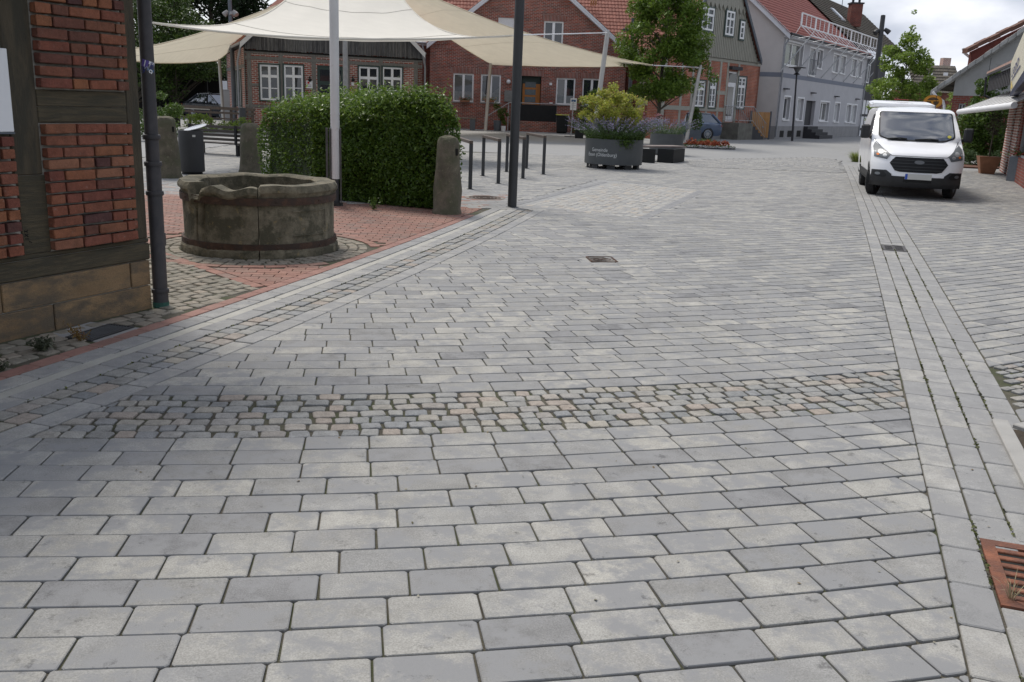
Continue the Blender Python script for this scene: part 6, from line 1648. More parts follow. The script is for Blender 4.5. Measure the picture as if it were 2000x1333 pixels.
# round planter with lettering
PC = V((2.62, 26.15, 0)); RP = .80; z0p, z1p = .13, .80
pl_ = thing('round_planter', 'large round anthracite planter with pale lettering, planted with catmint and a golden maple', 'planter', PC)
q = MB(); q.lathe(PC, [(RP, z0p), (RP, z1p), (RP - .02, z1p + .01), (RP - .04, z1p), (RP - .04, z1p - .08)], 56); q.build('drum', ANTHP, pl_, smooth=True)
q = MB(); q.lathe(PC, [(RP - .02, z0p), (RP - .07, z0p - .005), (0, z0p - .005)], 40); q.build('base_plate', ANTH, pl_)
for k in range(9):
    a_ = 2 * PI * k / 9 + .35; q = MB(); q.box(PC + V((math.cos(a_), math.sin(a_), 0)) * (RP - .10) + V((0, 0, .06)), (.05, .22, .12), a_); q.build('foot', ANTH, pl_)
q = MB(); q.lathe(PC, [(RP - .04, z1p - .08), (0, z1p - .05)], 30); q.build('soil', SOIL, pl_)
a0 = math.atan2(CP.y - PC.y, CP.x - PC.x)
def ondrum(x, z): a_ = a0 + x / RP; return PC + V((math.cos(a_), math.sin(a_), 0)) * (RP + .004) + V((0, 0, z))
for txt, x0, z_ in (('Gemeinde', -.66, .475), ('Essen (Oldenburg)', -.80, .35)):
    text_mesh(txt, .135, lambda x, y, x0=x0, z_=z_: ondrum(x0 + x * .88, z_ + y), 'lettering', LETT, pl_)
# plants in it
def catmint(c, rad, n, label, h=.45, lean=.35, seed=1):
    t = thing('catmint', label, 'plant', c); st = MB(); lf, fl = [], []
    for k in range(n):
        a_ = R.random() * 6.283; rr = rad * math.sqrt(R.random()); b0 = c + V((math.cos(a_) * rr, math.sin(a_) * rr, 0)); d_ = V((math.cos(a_), math.sin(a_), 0)) * lean * (.3 + rr / rad) * R.uniform(.5, 1.3); hh = h * R.uniform(.6, 1.15)
        tp = b0 + d_ + V((0, 0, hh)); st.tube([b0, b0 + d_ * .35 + V((0, 0, hh * .55)), tp], .003, 3, cap=False)
        for j in range(10): f = R.uniform(0, .75); q_ = b0 + d_ * f * f + V((0, 0, hh * f)); lf.append((q_.x + R.gauss(0, .04), q_.y + R.gauss(0, .04), q_.z + R.gauss(0, .02)))
        if R.random() < .75:
            for j in range(9): f = R.uniform(.72, 1.02); q_ = b0 + d_ * f * f + V((0, 0, hh * f)); fl.append((q_.x + R.gauss(0, .012), q_.y + R.gauss(0, .012), q_.z))
    st.build('stems', LEAFG, t, kind='stuff'); leaves('leaves', np.array(lf), .05, LEAFG, t); leaves('blossoms', np.array(fl), .034, FLOWV, t, aspect=.8); return t
catmint(PC + V((0, 0, z1p - .05)), .74, 420, 'violet catmint spilling over the round planter', .58, .55)
P = []
for k in range(900):
    a_ = a0 + R.gauss(.42, .14); z_ = z1p + .1 - abs(R.gauss(0, .13)); rr = RP + R.gauss(.01, .03) if z_ < z1p else RP - R.random() * .25; P.append((PC.x + math.cos(a_) * rr, PC.y + math.sin(a_) * rr, z_))
for k in range(1500):
    a_ = a0 + R.uniform(-1.6, 1.6); P.append((PC.x + math.cos(a_) * (RP - .08 + R.gauss(0, .05)), PC.y + math.sin(a_) * (RP - .08 + R.gauss(0, .05)), z1p + abs(R.gauss(0, .08))))
o = leaves('trailing_plant', np.array(P), .055, LEAFM, None, loc=tuple(PC + V((0, 0, z1p)))); o['label'] = 'green trailing plant hanging over the front rim of the round planter'; o['category'] = 'plant'; del o['kind']
def stems(t, base, tips, r, mat=BARK, name='branch'):
    for tp in tips: q = MB(); md = (base + tp) / 2 + V((R.gauss(0, .05), R.gauss(0, .05), .05)); q.tube([base, md, tp], [r, r * .7, r * .3], 5); q.build(name, mat, t)
mb0 = PC + V((-.1, .15, z1p - .05)); t = thing('golden_maple', 'golden-yellow Japanese maple growing in the round planter', 'shrub', mb0)
tips = []; cl = []; rs = []
for k in range(64):
    a_ = R.random() * 6.283; rr = .62 * math.sqrt(R.random()); c = mb0 + V((math.cos(a_) * rr * 1.35, math.sin(a_) * rr, .42 + R.random() * 1.15 * (1 - .45 * rr / .62))); cl.append(tuple(c)); rs.append((R.uniform(.10, .17), R.uniform(.10, .17), .085)); tips.append(c)
stems(t, mb0, tips[:12], .018); P, o_ = clump_points(cl, rs, 10500); leaves('foliage', P + NR.normal(0, .035, P.shape), .06, LEAFY, t, up=.7, aspect=.5, droop=.3)
# second planter, red shrub, square tub
P2c = gp(1322, 300); P2c = V((7.2, 36.5, 0)); P2c = gp(1300, 303)
t = lathe_thing('round_planter', 'smaller grey planter behind the dark bench, with violet catmint', 'planter', P2c, [('drum', [(.62, .05), (.62, .78), (.58, .78), (.57, .70), (0, .70)], ANTHP, 40), ('foot', [(.52, 0), (.52, .05)], BLACK, 30)])
catmint(P2c + V((.05, 0, .72)), .55, 190, 'violet catmint leaning out of the smaller grey planter', .55, .55)
rb = P2c + V((-1.0, 1.6, 0)); t = thing('red_shrub', 'dark red shrub with pink-edged leaves between the two planters', 'shrub', rb)
cl = [tuple(rb + V((R.uniform(-.75, .9), R.uniform(-.4, .4), R.uniform(.75, 1.55)))) for _ in range(26)]; P, o_ = clump_points(cl, [(.2, .2, .12)] * 26, 3200); leaves('foliage', P, .085, LEAFP, t, up=.6, aspect=.35, droop=.3); stems(t, rb, [V(c) for c in cl[:9]], .016)
tb = gp(1354, 284); t = thing('square_tub', 'grey square tub with a small evergreen beside the car wheel', 'planter', tb)
q = MB(); q.prism([tb + V((x, y, 0)) for x, y in ((-.28, -.28), (.28, -.28), (.28, .28), (-.28, .28))], (0, 0, .72)); q.build('tub', GREYP, t)
cl = [tuple(tb + V((R.gauss(0, .12), R.gauss(0, .12), .95 + .75 * k / 12))) for k in range(13)]; P, o_ = clump_points(cl, [(.28 - .012 * k) for k in range(13)], 2600); leaves('foliage', P, .08, LEAFM, t); stems(t, tb + V((0, 0, .7)), [V(cl[-1]), V(cl[6])], .02)
# angled dark bench by the planter
t = thing('dark_bench', 'dark bench of solid panels with flat pale seat, right of the round planter', 'bench', gp(1295, 320))
zs_ = .50; A1, A2, A3, A4 = gp(1249, 318), gp(1284, 319), gp(1313, 319), gp(1338, 317)
def panel(p, q_, nm='side_panel', th=.07):
    q = MB(); d_ = (q_ - p); n_ = V((0, 0, 1)).cross(d_.normalized()); q.obox(V((p.x, p.y, 0)), V((d_.x, d_.y, 0)), n_ * th, V((0, 0, zs_ - .06))); q.build(nm, BLACK, t)
panel(A1, gp(1277, 320)); panel(gp(1283, 318), gp(1313, 320)); panel(gp(1314, 320), gp(1336, 317))
sA_, sB_ = gp(1244, 317), gp(1338, 316); d_ = (sB_ - sA_); n_ = V((0, 0, 1)).cross(d_.normalized())
n_ = n_ if n_.y > 0 else -n_
for k in range(4): q = MB(); q.obox(sA_ + V((0, 0, zs_ - .055)) + n_ * (.16 * k - .02), d_, n_ * .15, V((0, 0, .055)), bev=.008); q.build('seat_slat', M('weathered_seat', (.20, .165, .15), .7, .2, 6), t)
bA, bB = sA_ + n_ * .12 + d_ * .03, sA_ + n_ * .62 + d_ * .33
for k in range(4): q = MB(); q.obox(bA + V((0, 0, .60 + k * .10)), bB - bA, n_ * .03, V((0, 0, .06))); q.build('back_slat', MATS['dark_slat'], t)
q = MB(); q.obox(bB + V((0, 0, zs_ - .2)), V((.06, 0, 0)), V((0, .08, 0)), V((.05, 0, .75))); q.build('back_post', BLACK, t)
# seat plinth seen left of the planter
q4 = gp(1147, 322); t = thing('bench_block', 'dark bench end showing just left of the round planter', 'bench', q4); q = MB(); q.box(q4 + V((.25, .35, .24)), (.45, .08, .47)); q.build('side_panel', BLACK, t); q = MB(); q.box(q4 + V((.35, .6, .50)), (.6, .55, .05)); q.build('seat', MATS['weathered_seat'], t)
# red and white flower bed
fb = gp(1382, 290); t = thing('flower_bed', 'low bed of orange-red begonias edged with white flowers, beside the leaning pole', 'flower bed', fb)
dx_ = (gp(1415, 292) - gp(1345, 292)); q = MB(); q.lathe(fb + V((0, 0, 0)), [(1.0, 0), (1.0, .05), (.94, .05), (.94, .04), (0, .06)], 36, fn=lambda a, j, r, z: (r * (1.0 + .25 * math.cos(a) ** 2), z)); q.build('edging', SLATE, t)
P = [(x, y, .10 + .30 * max(0, mn.noise(V((x * 3.1, y * 3.1, 0))) + .25) + R.random() * .07) for x, y in ((fb.x + R.uniform(-1.0, 1.0), fb.y + R.uniform(-.3, .9)) for _ in range(2600)) if mn.noise(V((x * 4, y * 4, 7))) > -.18]; P = [p for p in P if ((p[0] - fb.x) / 1.05) ** 2 + ((p[1] - fb.y - .3) / .7) ** 2 < 1]
leaves('red_blossoms', np.array(P[:1000]), .085, FLOWR, t, aspect=.9); leaves('leaves', np.array([(fb.x + R.uniform(-1.1, 1.1), fb.y + R.uniform(-.8, .9), .05 + R.random() * .1) for _ in range(900)]), .08, LEAFM, t)
P = [(fb.x + R.uniform(-1.05, 1.1), fb.y + R.uniform(-.85, -.45), .06 + R.random() * .08) for _ in range(420)]; leaves('white_blossoms', np.array(P), .055, FLOWW, t, aspect=.9)
tuft(fb + V((.2, 1.4, 0)), 'yellow-green low grasses behind the red flower bed', GRASSY, 500, .4, .9, .008)
# wheelie bin, notice on a post, block seat, pots by the steps
p = col(1097, 55.6); t = thing('wheelie_bin', 'black wheelie bin with yellow rim against the brick house', 'bin', p)
q = MB(); hw = .36; q.prism([p + V((-hw * .85, -.25, .08)), p + V((hw * .85, -.25, .08)), p + V((hw, -.3, 1.05)), p + V((-hw, -.3, 1.05))], (0, .6, 0)); q.build('body', BLACK, t)
q = MB(); q.box(p + V((0, 0, 1.09)), (.80, .68, .06), bev=.02); q.build('lid', M('yellow_lid', (.45, .42, .05), .5), t); q = MB(); q.tube([p + V((-.3, .3, .1)), p + V((.3, .3, .1))], .1, 12); q.build('wheels', TYRE, t)
p = gp(1115, 268); t = thing('notice_post', 'white notice with teal print on a thin post before the brick house', 'sign', p)
q = MB(); q.tube([p, p + V((.03, 0, 1.9))], .022, 8); q.build('post', GALV, t); h_ = 2.0; q = MB(); bp = at(1120, 204, (p - CP).dot(cf) - .1); q.box(bp, (.34, .03, .62)); bo = q.build('board', WHITEM, t)
for k, (z_, m_) in enumerate(((.18, TEALP), (.06, GREYP), (-.05, GREYP), (-.15, GREYP))): q = MB(); q.box(bp + V((0, -.018, z_)), (.24, .004, .12 if k == 0 else .02)); q.build('print_line', m_, bo)
q = MB(); q.box(p + V((0, 0, .02)), (.7, .5, .04)); q.build('foot', SLATE, t)
p = gp(1131, 271); t = thing('seat_block', 'dark block seat with pale top left of the round planter', 'bench', p); q = MB(); q.box(p + V((0, .2, .22)), (.42, .4, .44)); q.build('side_panel', BLACK, t); q = MB(); q.box(p + V((.55, .2, .47)), (1.6, .45, .05)); q.build('seat', PLATE, t); q = MB(); q.box(p + V((1.1, .2, .22)), (.06, .4, .44)); q.build('side_panel', BLACK, t)
for (px_, py_, r_, h_, lab, mt) in ((971, 55.4, .24, .62, 'slate grey pot with evergreen by the entrance steps', GREYP), (983, 55.2, .15, .32, 'small white pot by the entrance steps', WHITEM)):
    p = col(px_, py_); t = thing('plant_pot', lab, 'plant pot', p); q = MB(); q.lathe(p, [(r_ * .8, 0), (r_, h_), (r_ * .85, h_), (0, h_ - .04)], 20); q.build('pot', mt, t)
    cl = [tuple(p + V((R.gauss(0, r_ * .6), R.gauss(0, r_ * .5), h_ + .15 + k * .13))) for k in range(7)]; P, o_ = clump_points(cl, [r_ * .8] * 7, 900); leaves('foliage', P, .08, LEAFM, t)
# shrubs before the brick house's low wall
def bush(p, rx, ry, h, n, sz, mat, label, name='bush', cat='bush', nc=22, z0=.1, group=None, stem=True, flat=1.0):
    t = thing(name, label, cat, p, group); cl = []; rs = []
    for k in range(nc):
        a_ = R.random() * 6.283; rr = math.sqrt(R.random()); f = R.random(); z_ = z0 + (h - z0) * f; kk = math.sqrt(max(.05, 1 - max(0, (f - .45) / .6) ** 2))
        cl.append((p.x + math.cos(a_) * rx * rr * kk * .8, p.y + math.sin(a_) * ry * rr * kk * .8, z_)); q_ = R.uniform(.22, .36) * min(rx, h) ; rs.append((q_, q_, q_ * .7))
    P, o_ = clump_points(cl, rs, n); P[:, 2] = np.maximum(P[:, 2], .03); leaves('foliage', P, sz, mat, t, up=.4)
    if stem:
        q = MB()
        for k in range(6): q.tube([p + V((R.gauss(0, .05), R.gauss(0, .05), 0)), V(cl[k])], [.03, .01], 5)
        q.build('stem', BARK, t)
    return t
bush(col(1160, 54.5), 1.5, .8, 2.4, 5200, .12, LEAFM, 'green shrub in front of the brick house, left of the golden maple')
bush(col(1136, 55), .8, .5, 1.0, 1200, .10, LEAFG, 'low grey-green shrub below the white notice')
wl = Wall(col(1115, 56.6), col(1215, 56.6)); t = thing('garden_wall', 'low brick garden wall right of the wheelie bin', 'wall', wl.P(1, 0)); q = MB(); wl.box(q, 0, 0, wl.L, .55, -.25, 0); q.build('masonry', BRG, t); q = MB(); wl.box(q, -.03, .55, wl.L + .03, .62, -.28, .03); q.build('coping', GREYP, t)
# bench end by the pole and other things before the brick house
p = col(893, 54.5); t = thing('stone_bench', 'grey block bench between the hedge and the leaning pole', 'bench', p); q = MB(); q.box(p + V((.9, 0, .33)), (.3, .45, .66)); q.build('block', GREYP, t); q = MB(); q.box(p + V((0, 0, .69)), (2.2, .5, .08)); q.build('seat', M('old_seat', (.14, .12, .10), .8), t)
# far left: cabinet, round post, rails, low shrubs
p = col(451, 55); t = thing('cable_cabinet', 'pale grey cabinet beside the half-timbered house', 'cabinet', p); q = MB(); q.box(p + V((0, 0, .9)), (.75, .4, 1.8), bev=.02); q.build('body', PLINTH, t); q = MB(); q.box(p + V((0, -.21, .9)), (.65, .02, 1.6)); q.build('door', CONCG, t)
lathe_thing('round_post', 'thick dark round post at the corner of the half-timbered house', 'bollard', col(475, 40), [('shaft', [(.14, 0), (.14, 1.0), (.12, 1.03), (0, 1.04)], ANTH, 20)])
fa, fb_ = col(330, 44), col(500, 42); fw = Wall(fa, fb_); t = thing('rail_fence', 'low rail fence with wide dark planks in front of the parked cars', 'fence', fw.P(fw.L / 2, 0))
for z_, h_ in ((.92, .13), (.72, .09), (.46, .06)): q = MB(); fw.box(q, 0, z_ - h_ / 2, fw.L, z_ + h_ / 2, 0, .06); q.build('rail', WSLAT, t)
q = MB(); fw.box(q, 1.0, .82, 2.6, .86, .062, .10); q.build('pale_board', M('pale_board', (.40, .38, .33), .8), t)
for k in range(5): q = MB(); fw.box(q, k * fw.L / 4.2, 0, k * fw.L / 4.2 + .1, .98, -.08, -.002); q.build('post', WSLAT, t)
q = MB(); fw.box(q, .3, 0, .8, .75, .08, .5); q.build('end_block', BLACK, t)
for k, (px_, lab) in enumerate(((372, 'left'), (395, 'middle'), (455, 'right'))):
    bush(col(px_ + 8, 38.5), .9, .5, .62, 1100, .09, M('lime_leaf', None, .55, .1, 2, ramp=[(.16, .24, .03), (.22, .30, .05), (.11, .18, .025)], transl=.3), 'low yellow-green shrub, %s one of three below the rail fence' % {'left': 'leftmost', 'middle': 'middle', 'right': 'rightmost'}[lab], group='low shrubs along the rail fence', stem=False, nc=14, z0=.05)
bush(col(312, 30), .95, .8, 1.55, 5200, .08, LEAFM, 'round light green bush beside the downpipe, behind the left stone bollard')
# masts with floodlights and lamps
def floodmast(base, top, r, fl, label, mat=GREYP):
    t = thing('floodlight_mast', label, 'street lamp', base); q = MB(); q.tube([base, top], [r, r * .8], 12); q.build('pole', mat, t, smooth=True)
    for (px_, py_, dx) in fl:
        c = at(px_, py_, (base - CP).dot(cf)); a_ = base + (top - base) * ((c.z - base.z) / (top.z - base.z))
        q = MB(); q.tube([a_, c], .04, 6); q.build('bracket', mat, t); q = MB(); q.tube([a_ + (c - a_) * .55 + V((0, 0, .10)), a_ + (c - a_) * 1.0, a_ + (c - a_) * 1.35 + V((0, -.05, -.10))], [.09, .13, .14], 12); q.build('floodlight', PLINTH if mat is GREYP else mat, t, smooth=True)
    return t
b0 = col(459, 49); floodmast(b0, at(447, -40, 49), .12, ((441, 26, -1), (452, 27, .3), (459, 26, 1)), 'grey mast with three floodlights above the left sail')
b0 = col(1693, 52); floodmast(b0, at(1725, 31, 52), .16, ((1712, 62, -1), (1733, 61, 1)), 'tall dark leaning mast with two spotlights behind the van', ANTH)
b0 = col(1226, 50); t = thing('street_lamp', 'dark lamp post half hidden by the green tree', 'street lamp', b0); tp = at(1237, 36, 50); q = MB(); q.tube([b0, tp], .11, 10); q.build('pole', ANTH, t, smooth=True); c = at(1229, 60, 49.6); q = MB(); q.obox(c - V((.35, 0, .05)), (.85, 0, 0), (0, .3, 0), (0, 0, .16), bev=.04); q.build('lamp_head', SLATE, t)
b0 = gp(1547, 276); t = thing('street_lamp', 'slim street lamp with flat hat and glass cone before the grey house', 'street lamp', b0); dd_ = (b0 - CP).dot(cf); c = at(1556, 147, dd_)
q = MB(); q.tube([b0, c], [.075, .05], 10); q.build('pole', SLATE, t, smooth=True); q = MB(); q.lathe(c, [(.05, 0), (.22, .03), (.10, .12), (.05, .16)], 14); q.build('collar', SLATE, t); q = MB(); q.lathe(c, [(.09, .16), (.24, .42)], 14); q.build('glass_cone', LAMPG, t); q = MB(); q.lathe(c, [(.55, .43), (.52, .47), (.2, .50), (0, .55)], 20); q.build('hat', SLATE, t)
# orange round sign
c = at(1822, 199, 38); b0 = V((c.x, c.y, 0)); t = thing('round_sign', 'round orange sign with dark emblem above the van roof', 'sign', b0)
vv = (CP - c); vv.z = 0; vv.normalize(); ss = V((0, 0, 1)).cross(vv)
def disc(r0, r1, d0, d1, nm, mt, f=.74):
    q = MB(); n = 28; 
    o_ = [c + ss * (math.cos(2 * PI * k / n) * r1) + V((0, 0, math.sin(2 * PI * k / n) * r1 * f)) + vv * d0 for k in range(n)]; q.prism(o_, vv * (d1 - d0)); q.build(nm, mt, t)
q = MB(); q.tube([b0, c - vv * .08], .05, 8); q.build('post', SLATE, t)
ORS = M('sign_orange', (.62, .27, .03), .5, .06, 5); DKS = M('sign_dark', (.09, .05, .02), .5)
disc(0, .36, -.05, .02, 'disc', ORS); disc(0, .33, .021, .023, 'ring', M('sign_brown', (.42, .17, .025), .5)); disc(0, .315, .024, .026, 'field', ORS)
disc(0, .235, .027, .030, 'dark_field', DKS)
em = MB()
def E2(x, y): return c + ss * x + V((0, 0, y * .74)) + vv * .032
for poly in ([(-.25, .06), (.25, .08), (.25, .03), (-.25, .015)], [(-.07, .05), (.02, .05), (.02, -.10), (-.05, -.10)], [(-.05, -.08), (.02, -.08), (.10, -.26), (-.03, -.26)]): em.prism([E2(*p) for p in poly], vv * .006)
em.build('emblem', ORS, t)
# pots on the right
p = gp(1926, 340); t = thing('terracotta_planter', 'tapered terracotta planter with a small round-headed tree beside the shop', 'planter', p); q = MB()
an = .5; 
def sq(r, z): return [p + V((math.cos(an + k * PI / 2) * r, math.sin(an + k * PI / 2) * r, z)) for k in range(4)]
lo, hi, hi2, ins = sq(.28, 0), sq(.44, .50), sq(.46, .56), sq(.38, .56)
q.raw(lo + hi + hi2 + ins, [(3, 2, 1, 0)] + [(i, (i + 1) % 4, 4 + (i + 1) % 4, 4 + i) for i in range(4)] + [(4 + i, 4 + (i + 1) % 4, 8 + (i + 1) % 4, 8 + i) for i in range(4)] + [(8 + i, 8 + (i + 1) % 4, 12 + (i + 1) % 4, 12 + i) for i in range(4)] + [(12, 13, 14, 15)]); q.build('pot', TERRA, t)
q = MB(); q.tube([p + V((0, 0, .5)), p + V((.02, 0, 1.4))], .022, 6); q.build('trunk', BARK, t); cl = [tuple(p + V((R.gauss(0, .2), R.gauss(0, .2), 1.6 + R.gauss(0, .15)))) for _ in range(12)]; P, o_ = clump_points(cl, [.16] * 12, 900); leaves('crown', P, .06, M('dusky_leaf', None, .7, .1, 2, ramp=[(.06, .05, .035), (.085, .07, .05), (.045, .045, .03)]), t)
p = gp(1989, 356); t = thing('slate_planter', 'tall slate grey planter with red flowers at the right edge', 'planter', p); q = MB(); q.box(p + V((.0, .12, .36)), (.40, .40, .72), .35, bev=.015); q.build('tub', GREYP, t)
P = [(p.x + R.gauss(0, .15), p.y + .12 + R.gauss(0, .15), .74 + abs(R.gauss(0, .09))) for _ in range(420)]; leaves('leaves', np.array(P[:300]), .06, LEAFM, t); leaves('blossoms', np.array(P[300:]), .055, M('red_flower', None, .6, .1, 2, ramp=[(.45, .02, .02), (.55, .05, .04)]), t)
# ------------------------------------------------------------------ delivery van
gL, gR = gp(1702, 381), gp(1850, 387); ax = (gL + gR) / 2
ey = V((.275, .962, 0)).normalized(); ex = V((ey.y, -ey.x, 0)); sc = .94
org = ax - ey * (.97 * sc) ; org.z = .012
TV = Matrix(((ex.x * sc, ey.x * sc, 0, org.x), (ex.y * sc, ey.y * sc, 0, org.y), (0, 0, sc, org.z), (0, 0, 0, 1)))
van = thing('delivery_van', 'white delivery van parked facing the viewer with its rear door raised', 'van', org + ey * 2)
def interp(tab, z):
    for (a, fa), (b, fb) in zip(tab, tab[1:]):
        if z <= b: t = max(0, (z - a) / (b - a)); t = t * t * (3 - 2 * t) * .4 + t * .6; return fa + (fb - fa) * t
    return tab[-1][1]
FZ = [(.24, .10), (.34, .02), (.48, .0), (.58, .03), (.70, .05), (.92, .12), (1.00, .20), (1.06, .36), (1.14, .66), (1.22, .96), (1.28, 1.06), (1.90, 1.86), (1.95, 2.02), (1.985, 2.35)]
HW = [(.24, .90), (.45, .955), (.8, .985), (1.1, .985), (1.3, .965), (1.6, .925), (1.88, .87), (1.95, .845), (1.985, .79)]
def hw_(z): return interp(HW, z)
def SF(x, z, off=0.0):
    h = hw_(z); t = max(-1, min(1, x / h)); k = .30 if z < 1.05 else (.30 - (z - 1.05) / .25 * .17 if z < 1.3 else .13)
    y = interp(FZ, z) + k * (abs(t) ** 2.6) + ((.16 if z < 1.05 else max(.05, .16 - (z - 1.05) * .44)) * abs(t) ** 8)
    return V((x, y - off, z + (off * .6 if 1.0 < z else 0)))
zl = [.30, .36, .42, .48, .54, .60, .66, .72, .78, .84, .90, .95, 1.0, 1.03, 1.06, 1.10, 1.14, 1.18, 1.22, 1.26, 1.30, 1.38, 1.46, 1.54, 1.62, 1.70, 1.78, 1.84, 1.88, 1.91, 1.94, 1.965, 1.985]
NT = 28; q = MB(TV); g = []
for z in zl: g.append([SF(hw_(z) * (-1 + 2 * i / NT), z) for i in range(NT + 1)])
vs = [p for r_ in g for p in r_]; fs = [(j * (NT + 1) + i, j * (NT + 1) + i + 1, (j + 1) * (NT + 1) + i + 1, (j + 1) * (NT + 1) + i) for j in range(len(zl) - 1) for i in range(NT)]
q.raw(vs, fs); LV = 4.95
for sx in (-1, 1):                                    # sides with wheel arches
    NS = 60; gg = []
    for k in range(22):
        kk = k / 21; row = []
        for i in range(NS + 1):
            s_ = i / NS; y0_ = SF(hw_(.5) * sx, .5).y + .0; y = y0_ + (LV - y0_) * s_
            zb_ = .30
            for yc in (.97, 3.92): d_ = abs(y - yc); zb_ = max(zb_, math.sqrt(max(0, .40 ** 2 - d_ * d_)) + .36) if d_ < .40 else zb_
            z = zb_ + (1.985 - zb_) * kk; yf = SF(hw_(z) * sx, z).y; yy = max(y, yf) if i else yf
            row.append(V((sx * hw_(z) * (1.0 if y < 4.6 else 1 - .02), yy, z)))
        gg.append(row)
    vs = [p for r_ in gg for p in r_]; fs = [(j * (NS + 1) + i, j * (NS + 1) + i + 1, (j + 1) * (NS + 1) + i + 1, (j + 1) * (NS + 1) + i) for j in range(21) for i in range(NS)]
    q.raw(vs, fs if sx < 0 else [f[::-1] for f in fs])
NT2 = 16; vs = []; 
for j in range(12):
    for i in range(NT2 + 1):
        t_ = -1 + 2 * i / NT2; p0 = SF(hw_(1.985) * t_, 1.985); y = p0.y + (LV - p0.y) * j / 11; vs.append(V((p0.x, y, 1.985 + .045 * (1 - t_ * t_) * min(1, j / 2) - .0)))
q.raw(vs, [(j * (NT2 + 1) + i, j * (NT2 + 1) + i + 1, (j + 1) * (NT2 + 1) + i + 1, (j + 1) * (NT2 + 1) + i) for j in range(11) for i in range(NT2)])
q.build('body', VANW, van, smooth=True)
def patch(poly, name, mat, off=.012, parent=None, step=.06, smooth=True, flip=1):
    if area2(poly) < 0: poly = poly[::-1]
    q = MB(TV); x0, x1 = min(p[0] for p in poly), max(p[0] for p in poly); z0, z1 = min(p[1] for p in poly), max(p[1] for p in poly); idx = {}
    nx_, nz_ = max(1, int((x1 - x0) / step)), max(1, int((z1 - z0) / step)); vs, fs = [], []
    def vid(p):
        k = (round(p[0], 4), round(p[1], 4))
        if k not in idx: idx[k] = len(vs); vs.append(SF(p[0], p[1], off))
        return idx[k]
    for i in range(nx_):
        for j in range(nz_):
            a, b, c, d = x0 + (x1 - x0) * i / nx_, x0 + (x1 - x0) * (i + 1) / nx_, z0 + (z1 - z0) * j / nz_, z0 + (z1 - z0) * (j + 1) / nz_
            pl__ = [(a, c), (b, c), (b, d), (a, d)]
            for k in range(len(poly)):
                p_, r_ = poly[k], poly[(k + 1) % len(poly)]; pl__ = clip_poly(pl__, lambda p: (r_[0] - p_[0]) * (p[1] - p_[1]) - (r_[1] - p_[1]) * (p[0] - p_[0]) + 1e-9)
                if len(pl__) < 3: break
            if len(pl__) >= 3:
                f = []
                for p in pl__:
                    v_ = vid(p)
                    if v_ not in f: f.append(v_)
                if len(f) >= 3: fs.append(f)
    q.raw(vs, fs); return q.build(name, mat, parent or van, smooth=smooth)
def rr_poly(pts, r):
    out = []
    n = len(pts)
    for i in range(n):
        p, a, b = V(pts[i]), V(pts[i - 1]), V(pts[(i + 1) % n])
        for k in range(5):
            t = k / 4; p0 = p + (a - p).normalized() * min(r, (a - p).length * .45); p1 = p + (b - p).normalized() * min(r, (b - p).length * .45); q_ = p0 * (1 - t) ** 2 + p * 2 * t * (1 - t) + p1 * t * t; out.append((q_.x, q_.y))
    return out
ws_ = [(-.80, 1.31), (-.52, 1.255), (.52, 1.255), (.80, 1.31), (.795, 1.84), (.775, 1.885), (-.775, 1.885), (-.795, 1.84)]
patch(rr_poly([(-.835, 1.32), (-.58, 1.238), (.58, 1.238), (.835, 1.32), (.815, 1.895), (-.815, 1.895)], .07), 'windscreen_seal', BLACK, .006)
wsc = patch(rr_poly([(-.80, 1.335), (-.55, 1.262), (.55, 1.262), (.80, 1.335), (.785, 1.878), (-.785, 1.878)], .07), 'windscreen', DARKG, .012)
